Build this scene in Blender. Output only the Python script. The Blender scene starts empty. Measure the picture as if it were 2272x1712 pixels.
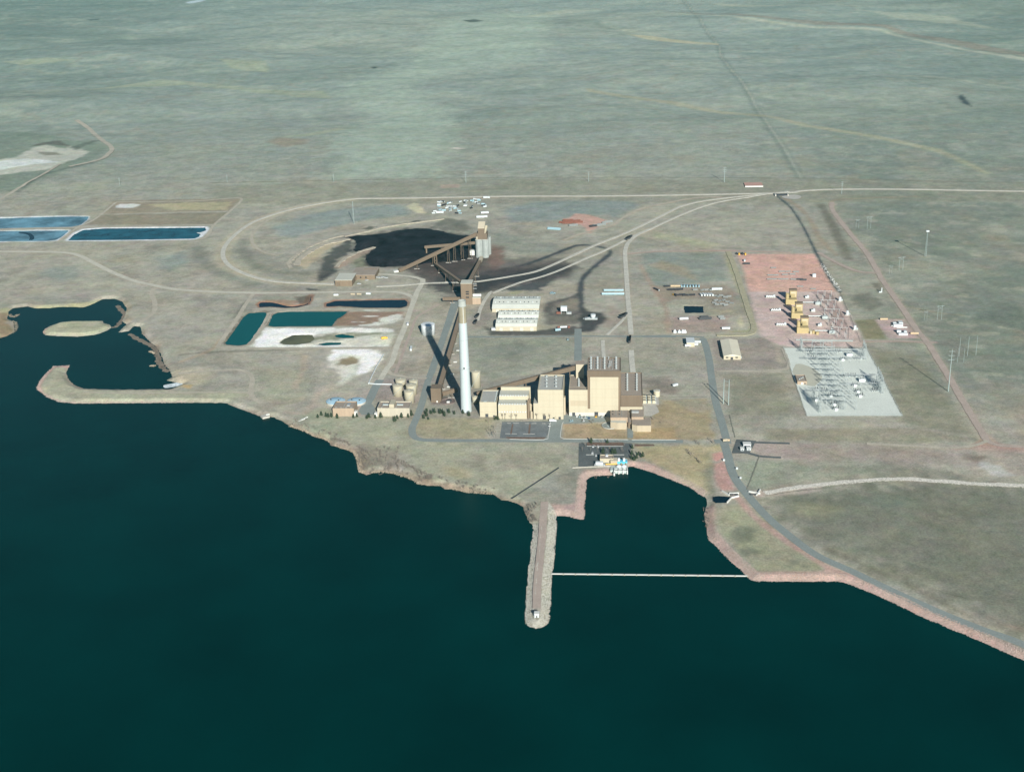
import bpy, math, random
import numpy as np
from mathutils import Matrix, Vector
random.seed(7); RNG = np.random.default_rng(11)
SC = bpy.context.scene
COL = SC.collection

# ------------------------------------------------------------------ camera
# solved from the plumb lines of the stack and poles and the rectangular grid
# of the site; the foot of the smokestack is the origin, metres, +Y away.
FPX, CXP, CYP = 2990.0, 1136.0, 856.0            # focal length / centre in photo pixels
YAW, PIT, ROL = (math.radians(a) for a in (-4.8, 21.45, -1.6))
_f = np.array([math.sin(YAW)*math.cos(PIT), math.cos(YAW)*math.cos(PIT), -math.sin(PIT)])
_r0 = np.array([math.cos(YAW), -math.sin(YAW), 0.0]); _u0 = np.cross(_r0, _f)
_r = _r0*math.cos(ROL)+_u0*math.sin(ROL); _u = -_r0*math.sin(ROL)+_u0*math.cos(ROL)
CAM = np.array([199.969, -1645.716, 684.501])
cd = bpy.data.cameras.new('camera'); cam = bpy.data.objects.new('camera', cd); COL.objects.link(cam)
cd.sensor_fit = 'HORIZONTAL'; cd.sensor_width = 36.0; cd.lens = FPX/2272*36.0
cd.clip_start = 1.0; cd.clip_end = 60000.0
cam.matrix_world = Matrix(((_r[0], _u[0], -_f[0], CAM[0]), (_r[1], _u[1], -_f[1], CAM[1]),
                           (_r[2], _u[2], -_f[2], CAM[2]), (0, 0, 0, 1)))
SC.camera = cam

# ------------------------------------------------------------------ light
SUN_AZ, SUN_EL = math.radians(163.4), math.radians(23.4)   # clockwise from +Y, from the stack's shadow
wd = bpy.data.worlds.new('World'); SC.world = wd; wd.use_nodes = True
nt = wd.node_tree; bg = nt.nodes['Background']
sky = nt.nodes.new('ShaderNodeTexSky'); sky.sky_type = 'NISHITA'; sky.sun_disc = False
sky.sun_elevation = SUN_EL; sky.sun_rotation = SUN_AZ; sky.altitude = 1700; sky.air_density = 1.0
sky.dust_density = 0.6; sky.ozone_density = 1.5
nt.links.new(sky.outputs[0], bg.inputs[0]); bg.inputs[1].default_value = 0.05
sd_ = bpy.data.lights.new('sun', 'SUN'); sd_.energy = 4.8; sd_.angle = math.radians(0.5); sd_.color = (1.0, 0.955, 0.88)
sun = bpy.data.objects.new('sun', sd_); COL.objects.link(sun)
sv = Vector((math.sin(SUN_AZ)*math.cos(SUN_EL), math.cos(SUN_AZ)*math.cos(SUN_EL), math.sin(SUN_EL)))
sun.rotation_euler = sv.to_track_quat('Z', 'Y').to_euler(); sun.location = (300, -900, 600)
SC.view_settings.view_transform = 'Standard'; SC.view_settings.look = 'None'
SC.view_settings.exposure = 0.62; SC.view_settings.gamma = 1.0
SC.render.resolution_x = 1024; SC.render.resolution_y = 771

# ------------------------------------------------------------------ pixel <-> place
ZO = dict(a=(900, 640, .27125), b=(640, 460, .27125), c=(400, 600, .27125), d=(1400, 540, .27125), e=(1200, 900, .27125),
          f=(0, 400, .32985), g=(0, 0, .51356), h=(1136, 0, .51356), i=(1700, 380, .37191), j=(1100, 400, .29385),
          k=(1100, 1080, .27125), l=(1600, 960, .32401), m=(400, 400, .31646), n=(650, 860, .27125), o=(920, 700, .14397),
          p=(1060, 780, .108), q=(1240, 770, .12), r=(940, 480, .13201), s=(680, 820, .12658), t=(1680, 620, .1085),
          u=(1720, 760, .13562), v=(1270, 960, .09494), S=(0, 0, 1.0))
def px(z, x, y):
    ox, oy, s = ZO[z]; return ox+x*s, oy+y*s
def G(p, z=0.0):                       # photo pixel -> point on the level z
    d = _f*FPX+_r*(p[0]-CXP)-_u*(p[1]-CYP); t = (z-CAM[2])/d[2]; return CAM+d*t
def GZ(z, x, y, h=0.0): return G(px(z, x, y), h)
def P(q):
    v = np.asarray(q, float)-CAM; w = v@_f; return CXP+FPX*(v@_r)/w, CYP-FPX*(v@_u)/w
def hgt(X, Y, py):                     # height above (X, Y) that shows at picture row py
    lo, hi = -20.0, 400.0
    for _ in range(40):
        m = (lo+hi)/2
        if P((X, Y, m))[1] > py: lo = m
        else: hi = m
    return (lo+hi)/2
def xat(pxx, Y, z=0.0):                # X of picture column pxx on the line (Y, z)
    lo, hi = -6000.0, 6000.0
    for _ in range(50):
        m = (lo+hi)/2
        if P((m, Y, z))[0] < pxx: lo = m
        else: hi = m
    return (lo+hi)/2
def PTS(z, s, h=0.0):
    out = []
    for w in s.split():
        x, y = w.split(','); out.append(GZ(z, float(x), float(y), h)[:2])
    return np.array(out)
def measure(z, xl, xr, yb, yr, yk):    # a box whose front shows xl..xr, foot row yb, roof edge yr, back roof edge yk
    ox, oy, s = ZO[z]; b = GZ(z, (xl+xr)/2, yb); Y0 = b[1]
    X0 = xat(ox+xl*s, Y0); X1 = xat(ox+xr*s, Y0); Hh = hgt((X0+X1)/2, Y0, oy+yr*s)
    Y1 = GZ(z, (xl+xr)/2, yk, Hh)[1]
    return X0, X1, Y0, Y1, Hh
def lin(c): return tuple(((v/255+.055)/1.055)**2.4 if v > 10 else v/255/12.92 for v in c)

# ------------------------------------------------------------------ numpy noise
def _hash(ix, iy, s):
    n = (ix.astype(np.int64)*374761393+iy.astype(np.int64)*668265263+s*974711) & 0x7fffffff
    n = ((n ^ (n >> 13))*1274126177) & 0x7fffffff
    return ((n ^ (n >> 16)) & 0xffff)/65535.0
def vnoise(x, y, s=0):
    ix = np.floor(x); iy = np.floor(y); fx = x-ix; fy = y-iy; fx = fx*fx*(3-2*fx); fy = fy*fy*(3-2*fy)
    a = _hash(ix, iy, s); b = _hash(ix+1, iy, s); c = _hash(ix, iy+1, s); d = _hash(ix+1, iy+1, s)
    return (a*(1-fx)+b*fx)*(1-fy)+(c*(1-fx)+d*fx)*fy
def fbm(x, y, s=0, o=4):
    t = 0; a = .5; n = 0
    for k in range(o):
        t = t+a*vnoise(x*2**k+k*17.3, y*2**k-k*9.1, s+k); n += a; a *= .5
    return t/n*2-1
def sdist(poly, X, Y):                 # signed distance to a polygon, positive inside
    A = np.asarray(poly); Bq = np.roll(A, -1, 0); best = np.full(X.shape, 1e18); ins = np.zeros(X.shape, bool)
    for (ax, ay), (bx, by) in zip(A, Bq):
        dx, dy = bx-ax, by-ay; L = dx*dx+dy*dy+1e-12
        t = np.clip(((X-ax)*dx+(Y-ay)*dy)/L, 0, 1)
        best = np.minimum(best, (X-ax-t*dx)**2+(Y-ay-t*dy)**2)
        if ay != by:
            c = (ay > Y) != (by > Y); ins ^= c & (X < (bx-ax)*(Y-ay)/(by-ay)+ax)
    d = np.sqrt(best); return np.where(ins, d, -d)
def ldist(line, X, Y):
    best = np.full(X.shape, 1e18)
    for (ax, ay), (bx, by) in zip(line[:-1], line[1:]):
        dx, dy = bx-ax, by-ay; L = dx*dx+dy*dy+1e-12
        t = np.clip(((X-ax)*dx+(Y-ay)*dy)/L, 0, 1)
        best = np.minimum(best, (X-ax-t*dx)**2+(Y-ay-t*dy)**2)
    return np.sqrt(best)
def sstep(a, b, x):
    t = np.clip((x-a)/(b-a), 0, 1); return t*t*(3-2*t)
def smooth(pts, step=6.0, closed=False):  # Catmull-Rom through the points
    pts = np.asarray(pts, float); out = []; n = len(pts)
    rng_ = range(n if closed else n-1)
    for i in rng_:
        if closed: p0, p1, p2, p3 = pts[i-1], pts[i], pts[(i+1) % n], pts[(i+2) % n]
        else: p0, p1, p2, p3 = pts[max(i-1, 0)], pts[i], pts[i+1], pts[min(i+2, n-1)]
        k = max(1, int(np.hypot(*(p2-p1))/step))
        for j in range(k):
            t = j/k
            out.append(.5*((2*p1)+(-p0+p2)*t+(2*p0-5*p1+4*p2-p3)*t*t+(-p0+3*p1-3*p2+p3)*t**3))
    if not closed: out.append(pts[-1])
    return np.array(out)

# ------------------------------------------------------------------ materials
MATS = {}
def mat(name, col, rough=.8, var=.12, scale=.15, bump=0.0, spec=.3, metal=0.0, ribs=None, attr=None, streak=None, grain=None, chroma=0.0):
    """procedural: base colour broken up by two noises, optional siding ribs, rain streaks and relief (object metres)"""
    if name in MATS: return MATS[name]
    m = bpy.data.materials.new(name); m.use_nodes = True; t = m.node_tree; N = t.nodes; L = t.links
    b = N['Principled BSDF']; b.inputs['Roughness'].default_value = rough; b.inputs['Metallic'].default_value = metal
    b.inputs['Specular IOR Level'].default_value = spec
    tc = N.new('ShaderNodeTexCoord')
    n1 = N.new('ShaderNodeTexNoise'); n1.inputs['Scale'].default_value = scale; n1.inputs['Detail'].default_value = 5
    n1.inputs['Roughness'].default_value = .62
    L.new(tc.outputs['Object'], n1.inputs['Vector'])
    mr = N.new('ShaderNodeMapRange'); mr.inputs[1].default_value = .3; mr.inputs[2].default_value = .7
    mr.inputs[3].default_value = 1-var; mr.inputs[4].default_value = 1+var; L.new(n1.outputs[0], mr.inputs[0])
    fac = mr.outputs[0]
    def mul(a, bb):
        q = N.new('ShaderNodeMath'); q.operation = 'MULTIPLY'; L.new(a, q.inputs[0]); L.new(bb, q.inputs[1]); return q.outputs[0]
    if grain:
        n2 = N.new('ShaderNodeTexNoise'); n2.inputs['Scale'].default_value = grain[0]; n2.inputs['Detail'].default_value = 4
        L.new(tc.outputs['Object'], n2.inputs['Vector'])
        m2 = N.new('ShaderNodeMapRange'); m2.inputs[1].default_value = .3; m2.inputs[2].default_value = .7
        m2.inputs[3].default_value = 1-grain[1]; m2.inputs[4].default_value = 1+grain[1]; L.new(n2.outputs[0], m2.inputs[0]); fac = mul(fac, m2.outputs[0])
    if streak:                        # vertical rain streaks on walls
        mp = N.new('ShaderNodeMapping'); mp.inputs['Scale'].default_value = (streak[0], streak[0], streak[0]*.05)
        L.new(tc.outputs['Object'], mp.inputs[0]); n3 = N.new('ShaderNodeTexNoise'); n3.inputs['Scale'].default_value = 1; n3.inputs['Detail'].default_value = 3
        L.new(mp.outputs[0], n3.inputs['Vector']); m3 = N.new('ShaderNodeMapRange'); m3.inputs[1].default_value = .35; m3.inputs[2].default_value = .7
        m3.inputs[3].default_value = 1+streak[1]*.4; m3.inputs[4].default_value = 1-streak[1]; L.new(n3.outputs[0], m3.inputs[0]); fac = mul(fac, m3.outputs[0])
    if attr:
        ca = N.new('ShaderNodeAttribute'); ca.attribute_name = attr; src = ca.outputs['Color']
    else:
        rgb = N.new('ShaderNodeRGB'); rgb.outputs[0].default_value = (*col, 1); src = rgb.outputs[0]
    vm = N.new('ShaderNodeVectorMath'); vm.operation = 'SCALE'; L.new(src, vm.inputs[0]); L.new(fac, vm.inputs['Scale'])
    out_ = vm.outputs[0]
    if chroma:
        nc = N.new('ShaderNodeTexNoise'); nc.inputs['Scale'].default_value = .06; nc.inputs['Detail'].default_value = 6; nc.inputs['Roughness'].default_value = .75
        L.new(tc.outputs['Object'], nc.inputs['Vector']); va = N.new('ShaderNodeVectorMath'); va.operation = 'MULTIPLY_ADD'
        L.new(nc.outputs['Color'], va.inputs[0]); va.inputs[1].default_value = (2*chroma,)*3; va.inputs[2].default_value = (1-chroma,)*3
        vq = N.new('ShaderNodeVectorMath'); vq.operation = 'MULTIPLY'; L.new(out_, vq.inputs[0]); L.new(va.outputs[0], vq.inputs[1]); out_ = vq.outputs[0]
    L.new(out_, b.inputs['Base Color'])
    hsrc = None
    if ribs:
        wv = N.new('ShaderNodeTexWave'); wv.wave_type = 'BANDS'; wv.bands_direction = ribs[1]; wv.inputs['Scale'].default_value = ribs[0]
        L.new(tc.outputs['Object'], wv.inputs['Vector']); hsrc = wv.outputs[1]
    elif bump: hsrc = n1.outputs[0] if not grain else n2.outputs[0]
    if hsrc is not None and bump:
        bp = N.new('ShaderNodeBump'); bp.inputs['Strength'].default_value = .6; bp.inputs['Distance'].default_value = bump
        L.new(hsrc, bp.inputs['Height']); L.new(bp.outputs[0], b.inputs['Normal'])
    MATS[name] = m; return m
def water_mat(name, col, rough=.12, wave=.08, scale=.06, var=.25):
    m = bpy.data.materials.new(name); m.use_nodes = True; t = m.node_tree; N = t.nodes; L = t.links; b = N['Principled BSDF']
    tc = N.new('ShaderNodeTexCoord'); n1 = N.new('ShaderNodeTexNoise'); n1.inputs['Scale'].default_value = scale*.08; n1.inputs['Detail'].default_value = 6
    L.new(tc.outputs['Object'], n1.inputs['Vector'])
    mr = N.new('ShaderNodeMapRange'); mr.inputs[1].default_value = .3; mr.inputs[2].default_value = .7; mr.inputs[3].default_value = 1-var; mr.inputs[4].default_value = 1+var
    L.new(n1.outputs[0], mr.inputs[0]); vm = N.new('ShaderNodeVectorMath'); vm.operation = 'SCALE'; vm.inputs[0].default_value = col
    L.new(mr.outputs[0], vm.inputs['Scale']); L.new(vm.outputs[0], b.inputs['Base Color'])
    b.inputs['Roughness'].default_value = rough; b.inputs['IOR'].default_value = 1.33; b.inputs['Specular IOR Level'].default_value = .08
    n2 = N.new('ShaderNodeTexNoise'); n2.inputs['Scale'].default_value = scale*6; n2.inputs['Detail'].default_value = 6; n2.inputs['Roughness'].default_value = .65
    mp = N.new('ShaderNodeMapping'); mp.inputs['Scale'].default_value = (.6, 1.6, 1); L.new(tc.outputs['Object'], mp.inputs[0]); L.new(mp.outputs[0], n2.inputs['Vector'])
    bp = N.new('ShaderNodeBump'); bp.inputs['Strength'].default_value = .5; bp.inputs['Distance'].default_value = wave
    L.new(n2.outputs[0], bp.inputs['Height']); L.new(bp.outputs[0], b.inputs['Normal'])
    MATS[name] = m; return m

# ------------------------------------------------------------------ mesh builder
class MB:
    def __init__(s): s.v = []; s.f = []
    def add(s, vs, fs):
        o = len(s.v); s.v += [tuple(map(float, q)) for q in vs]; s.f += [tuple(i+o for i in q) for q in fs]; return s
    def box(s, x0, x1, y0, y1, z0, z1):
        return s.add([(x0, y0, z0), (x1, y0, z0), (x1, y1, z0), (x0, y1, z0), (x0, y0, z1), (x1, y0, z1), (x1, y1, z1), (x0, y1, z1)],
                     [(3, 2, 1, 0), (4, 5, 6, 7), (0, 1, 5, 4), (1, 2, 6, 5), (2, 3, 7, 6), (3, 0, 4, 7)])
    def obox(s, c, L_, W, H, ang=0, z=None):
        ca, sa = math.cos(ang), math.sin(ang); z0 = c[2] if z is None else z; vs = []
        for zz in (z0, z0+H):
            for a, b in ((-1, -1), (1, -1), (1, 1), (-1, 1)):
                lx, ly = a*L_/2, b*W/2; vs.append((c[0]+lx*ca-ly*sa, c[1]+lx*sa+ly*ca, zz))
        return s.add(vs, [(3, 2, 1, 0), (4, 5, 6, 7), (0, 1, 5, 4), (1, 2, 6, 5), (2, 3, 7, 6), (3, 0, 4, 7)])
    def bar(s, p, q, w, h=None, up=(0, 0, 1)):
        p = Vector(p); q = Vector(q); d = (q-p).normalized(); h = h or w
        sx = d.cross(Vector(up)); sx = (sx if sx.length > 1e-4 else Vector((1, 0, 0))).normalized(); sz = sx.cross(d)
        vs = [e+sx*(a*w/2)+sz*(b*h/2) for e in (p, q) for a, b in ((-1, -1), (1, -1), (1, 1), (-1, 1))]
        return s.add(vs, [(3, 2, 1, 0), (4, 5, 6, 7), (0, 1, 5, 4), (1, 2, 6, 5), (2, 3, 7, 6), (3, 0, 4, 7)])
    def rings(s, cx, cy, prof, n=24, cap0=True, cap1=True, ph=0.0):
        vs = []; fs = []
        for z, r in prof:
            for k in range(n):
                a = 2*math.pi*k/n+ph; vs.append((cx+r*math.cos(a), cy+r*math.sin(a), z))
        for j in range(len(prof)-1):
            for k in range(n): fs.append((j*n+k, j*n+(k+1) % n, (j+1)*n+(k+1) % n, (j+1)*n+k))
        if cap0: fs.append(tuple(range(n-1, -1, -1)))
        if cap1: fs.append(tuple((len(prof)-1)*n+k for k in range(n)))
        return s.add(vs, fs)
    def cyl(s, cx, cy, z0, z1, r, n=20): return s.rings(cx, cy, [(z0, r), (z1, r)], n)
    def prism(s, poly, z0, z1):
        n = len(poly); vs = [(x, y, z0) for x, y in poly]+[(x, y, z1) for x, y in poly]
        return s.add(vs, [tuple(range(n-1, -1, -1)), tuple(range(n, 2*n))]+[(k, (k+1) % n, n+(k+1) % n, n+k) for k in range(n)])
    def tube(s, p, q, r, n=8):
        p = Vector(p); q = Vector(q); d = (q-p).normalized(); a = d.orthogonal().normalized(); b = d.cross(a); vs = []
        for e in (p, q):
            for k in range(n):
                t = 2*math.pi*k/n; vs.append(e+a*(r*math.cos(t))+b*(r*math.sin(t)))
        return s.add(vs, [(k, (k+1) % n, n+(k+1) % n, n+k) for k in range(n)]+[tuple(range(n-1, -1, -1)), tuple(range(n, 2*n))])
    def gable_x(s, x0, x1, y0, y1, z0, zr):   # roof with its ridge along X
        ym = (y0+y1)/2
        return s.add([(x0, y0, z0), (x1, y0, z0), (x1, y1, z0), (x0, y1, z0), (x0, ym, zr), (x1, ym, zr)],
                     [(0, 1, 5, 4), (2, 3, 4, 5), (0, 4, 3), (1, 2, 5), (3, 2, 1, 0)])
    def gable_y(s, x0, x1, y0, y1, z0, zr):
        xm = (x0+x1)/2
        return s.add([(x0, y0, z0), (x1, y0, z0), (x1, y1, z0), (x0, y1, z0), (xm, y0, zr), (xm, y1, zr)],
                     [(0, 1, 4), (1, 2, 5, 4), (2, 3, 5), (3, 0, 4, 5), (3, 2, 1, 0)])
    def build(s, name, material, parent=None, kind=None, smooth_=False):
        o0 = Vector(parent['_at']) if parent is not None and '_at' in parent else Vector((0, 0, 0))
        me = bpy.data.meshes.new(name); me.from_pydata([(x-o0.x, y-o0.y, z-o0.z) for x, y, z in s.v], [], s.f); me.update()
        if smooth_: me.polygons.foreach_set('use_smooth', [True]*len(me.polygons))
        me.materials.append(material)
        o = bpy.data.objects.new(name, me); COL.objects.link(o)
        if parent is not None:
            o.parent = parent
            o['_at'] = tuple(o0)
        if kind: o['kind'] = kind
        return o
HAZE = 1.6e-5
ROOF = {}
def thing(name, label, cat, at=(0, 0, 0), group=None):
    o = bpy.data.objects.new(name, None); COL.objects.link(o); o.empty_display_size = 2.0
    o.location = tuple(map(float, at)); o['_at'] = tuple(map(float, at)); o['label'] = label; o['category'] = cat
    if group: o['group'] = group
    return o
def tag(o, label, cat, group=None):
    o['label'] = label; o['category'] = cat
    if group: o['group'] = group
    return o
def copy_tree(root, loc, rz=0.0, sc=1.0, label=None, group=None):
    def cp(o, par):
        c = o.copy(); COL.objects.link(c); c.parent = par
        for ch in list(o.children): cp(ch, c)
        return c
    kids = list(root.children); r = root.copy(); COL.objects.link(r)
    for ch in kids: cp(ch, r)
    r.location = tuple(map(float, loc)); r.rotation_euler = (0, 0, rz); r.scale = (sc,)*3 if not hasattr(sc, '__len__') else sc
    if label: r['label'] = label
    if group: r['group'] = group
    return r
def place(root, loc, rz=0.0, sc=1.0):
    root.location = tuple(map(float, loc)); root.rotation_euler = (0, 0, rz); root.scale = (sc,)*3 if not hasattr(sc, '__len__') else sc
# ------------------------------------------------------------------ terrain
ZW = -3.0                                             # reservoir level
def join(*a): return np.concatenate(a)
SHORE = join(
    PTS('S', '-900,720 -300,742', ZW),
    PTS('f', '0,1062 55,1045 95,1015 90,950 50,930 60,885 90,860 180,850 250,862 330,860 420,850 560,855 620,835 690,800 770,797 820,815 '
             '848,860 840,900 818,950 850,968 785,1028 860,1012 900,980 945,985 950,1030 1000,1080 1050,1120 1085,1180 1100,1230 1140,1280 1160,1320 '
             '1120,1345 1190,1362 1225,1368 1150,1402 900,1405 700,1405 560,1398 500,1375 460,1330 447,1290 470,1243 360,1250 290,1320 245,1385 250,1410 '
             '310,1455 400,1490 500,1500 900,1498 1212,1495', ZW),
    PTS('c', '380,1085 420,1110 540,1150 660,1195 760,1200 850,1245 900,1280 1000,1310 1100,1360 1200,1390 1230,1430 1300,1450 1400,1480 1450,1530', ZW),
    PTS('n', '540,620 545,680 600,715 650,695 700,680 790,695 850,695 950,740 1050,790 1110,800 1200,800 1240,830 1300,830 1400,850 1480,850 '
             '1560,850 1640,870 1700,920 1760,925 1820,945 1880,975 1900,1030', ZW),
    PTS('k', '235,190 240,230 275,290 300,310 305,370 290,460 285,560 270,650 262,750 250,880 240,1050 245,1120 290,1150 330,1158 390,1145 430,1110 '
             '445,1050 450,900 458,720 470,650 485,500 495,350 495,240 520,235 600,245 690,265 715,265 725,245', ZW),
    PTS('e', '360,800 370,680 375,610 400,585 440,575 530,572 598,568 600,530 708,528 715,500 760,500 820,515 900,540 1000,580 1100,620 1180,650 1240,680 1290,720 1340,745 '
             '1360,790 1345,830 1335,900 1345,960 1355,1000 1355,1060 1380,1100 1440,1160 1500,1220 1560,1280 1620,1330 1660,1370 1690,1395 1720,1425 1760,1435', ZW),
    PTS('l', '800,1018 870,1035 1000,1085 1200,1175 1400,1270 1600,1355 1800,1435 1950,1505 2074,1555 2700,1850 3300,2150', ZW),
    np.array([[1500., -2600.], [-2500., -2600.], [-2500., 200.]]))
ISLE = PTS('f', '285,1020 300,1000 330,980 400,955 500,945 690,945 700,958 740,970 755,990 740,1000 700,1020 640,1040 520,1052 440,1050 350,1045 300,1042', ZW)
PONDS = dict(   # name: (zoom, outline, water level, depth, look)
    a=('c', '560,350 690,340 712,355 690,400 600,560 560,600 480,612 380,605 370,590 450,480 520,380', 'green'),
    b=('c', '720,450 740,400 760,360 800,345 900,337 1370,335 1330,370 1280,400 1240,455 900,457 760,458', 'green'),
    c=('c', '1190,295 1200,270 1260,250 1500,245 1840,240 1860,260 1850,290 1800,305 1500,303 1300,290', 'dark'),
    d=('c', '640,280 660,262 740,260 830,275 900,290 960,285 1030,270 1060,215 1075,205 1065,245 1040,280 960,300 860,305 740,295 650,300', 'dark'),
    e=('c', '810,590 850,560 920,530 1000,525 1080,525 1100,560 1060,590 960,605 850,605', 'mud'),
    f=('c', '1130,600 1200,590 1320,588 1310,605 1180,612 1130,608', 'green'),
    g=('c', '1260,530 1320,520 1420,535 1420,550 1330,552 1280,545', 'green'),
    h=('f', '-200,262 120,252 400,245 595,245 585,265 540,300 480,312 200,318 -200,326', 'ice'),
    i=('f', '-200,347 120,342 465,337 430,370 380,400 320,408 100,408 -200,414', 'ice'),
    j=('f', '460,403 500,365 560,335 700,325 1000,322 1380,318 1388,335 1350,350 1310,352 1350,362 1340,380 1310,392 1000,398 700,402', 'blue'),
    k=('d', '430,512 590,515 598,565 440,567', 'dark'))
PONDS = {k: (PTS(z, s, -1.0), look) for k, (z, s, look) in PONDS.items()}
COALP = smooth(PTS('m', '1145,410 1230,392 1300,387 1400,377 1470,362 1560,347 1700,338 1780,347 1900,372 2040,398 2060,420 2068,500 2050,520 2000,555 1900,568 1750,578 1640,598 '
            '1500,604 1400,608 1320,598 1292,560 1310,522 1362,472 1340,472 1250,500 1218,488 1226,430 1190,407'), 8, True)

def terrain(X, Y, detail=True):
    X = np.asarray(X, float); Y = np.asarray(Y, float)
    far = sstep(1320, 2600, Y)
    h = far*(fbm(X/900+3, Y/620, 5, 4)*26+fbm(X/260, Y/200, 9, 3)*5)
    h = h+sstep(2600, 9000, Y)*30*(fbm(X/2600, Y/1900, 21, 3)+.2)
    side = sstep(760, 1500, np.abs(X-80))*sstep(-300, 200, Y)
    h = h+side*fbm(X/300, Y/300, 31, 3)*4
    near = Y < 1000
    if near.any():
        xs, ys = X[near], Y[near]
        j = fbm(xs/9, ys/9, 41, 3)*1.6 if detail else 0
        s = -sdist(SHORE, xs, ys)
        b = (xs > ISLE[:, 0].min()-40) & (xs < ISLE[:, 0].max()+40) & (ys > ISLE[:, 1].min()-40) & (ys < ISLE[:, 1].max()+40)
        if b.any():
            s[b] = np.maximum(s[b], sdist(ISLE, xs[b], ys[b]))
        s = s+j*np.clip(1-np.abs(s)/30, 0, 1)
        drop = np.where(s > 0, ZW+3.0*sstep(0, 11, s), np.maximum(ZW+s*.45, -9))
        hh = h[near]; h[near] = np.where(s > 14, hh, drop+hh*np.clip(s/14, 0, 1))
    for poly, look in PONDS.values():
        x0, y0 = poly.min(0)-12; x1, y1 = poly.max(0)+12
        b = (X > x0) & (X < x1) & (Y > y0) & (Y < y1)
        if b.any():
            s = sdist(poly, X[b], Y[b])+(fbm(X[b]/7, Y[b]/7, 51, 2)*1.0)
            h[b] = h[b]-1.0*sstep(-5, 0, s)-1.6*sstep(0, 5, s)
    return h
# grid: finer near the site, coarser towards the horizon
def rows():
    y = -1000.0; out = []
    while y < 16000:
        out.append(y); d = math.hypot(y+1645, 684)
        y += max(2.3, min(2.3*(d/1900)**2.0, 140)) if y > -620 else 6.0
    return np.array(out)
YR = rows(); NC = 860
sN = np.linspace(-1, 1, NC); sN = np.sign(sN)*(.84*np.abs(sN)+.16*np.abs(sN)**4)
HW = 560+.60*np.clip(YR+900, 0, None); XC = 90-.085*(YR+0)
GX = XC[:, None]+HW[:, None]*sN[None, :]*1.0; GY = np.repeat(YR[:, None], NC, 1)
GXf, GYf = GX.ravel(), GY.ravel()
GH = terrain(GXf, GYf)
K = np.array([1.02, 1.02, .98])                       # light on level ground
def alb(c): return np.clip(np.array(lin(c))/K, 0, .9)
col = np.tile(alb((165, 162, 145)), (len(GXf), 1))
# broad tone of the short dry grass; far off it takes a painted haze tint
def tone(c, w): 
    global col
    w = np.clip(w, 0, 1)[:, None]; col = col*(1-w)+alb(c)*w
tone((150, 156, 140), sstep(900, 1700, GYf)*.8)
tone((120, 130, 115), sstep(500, 720, GXf-GYf*.02)*sstep(-60, 150, GYf)*.85)
tone((172, 172, 150), sstep(.05, .5, fbm(GXf/150, GYf/150, 3, 4))*.4)
tone((138, 140, 126), sstep(.05, .5, fbm(GXf/190+7, GYf/150, 13, 4))*.45)
tone((134, 128, 112), sstep(.15, .5, fbm(GXf/35+7, GYf/35, 19, 4))*.35)
tone((178, 176, 154), sstep(.15, .5, fbm(GXf/28, GYf/28, 23, 4))*.35)
tone((160, 148, 122), sstep(.1, .6, fbm(GXf/90+7, GYf/90, 17, 4))*.35)
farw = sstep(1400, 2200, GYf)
tone((147, 160, 148), sstep(700, 3000, GYf)*.85)  # far grass greyer green, some of the distance haze put into its colour
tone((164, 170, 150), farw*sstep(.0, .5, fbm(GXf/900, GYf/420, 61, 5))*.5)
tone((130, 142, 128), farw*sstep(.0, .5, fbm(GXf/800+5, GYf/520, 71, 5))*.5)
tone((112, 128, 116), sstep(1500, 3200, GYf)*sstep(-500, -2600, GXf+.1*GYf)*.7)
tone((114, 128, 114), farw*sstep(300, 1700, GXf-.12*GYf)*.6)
rid = 1-np.abs(fbm(GXf/520+2, GYf/420, 81, 5)); tone((170, 178, 156), farw*sstep(.93, .995, rid)*.3)
rid = 1-np.abs(fbm(GXf/430+9, GYf/300, 91, 5)); tone((118, 132, 122), farw*sstep(.94, .995, rid)*.28)
rid = 1-np.abs(fbm(GXf/240+9, GYf/240, 95, 4)); tone((150, 146, 128), sstep(900, 1500, GYf)*sstep(.95, .998, rid)*.35)
ER = fbm(GXf/14, GYf/14, 77, 3)
def paint(z, s, c, fe=4.0, na=3.0, st=1.0, h=0.0, sm=False):
    poly = PTS(z, s, h) if isinstance(s, str) else s
    if sm: poly = smooth(poly, 12, True)
    x0, y0 = poly.min(0)-fe*2-na*2; x1, y1 = poly.max(0)+fe*2+na*2
    b = np.nonzero((GXf > x0) & (GXf < x1) & (GYf > y0) & (GYf < y1))[0]
    if len(b) == 0: return
    d = sdist(poly, GXf[b], GYf[b])+ER[b]*na*(1 if fe < 30 else 6)
    w = (sstep(-fe, fe, d)*st)[:, None]; col[b] = col[b]*(1-w)+alb(c)*w
def stroke(z, s, c, wd=8.0, fe=3.0, na=1.0, st=1.0):
    line = smooth(PTS(z, s), 12); x0, y0 = line.min(0)-wd-fe*2; x1, y1 = line.max(0)+wd+fe*2
    b = np.nonzero((GXf > x0) & (GXf < x1) & (GYf > y0) & (GYf < y1))[0]
    if len(b) == 0: return
    d = wd/2-ldist(line, GXf[b], GYf[b])+ER[b]*na
    w = (sstep(-fe, fe, d)*st)[:, None]; col[b] = col[b]*(1-w)+alb(c)*w
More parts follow.
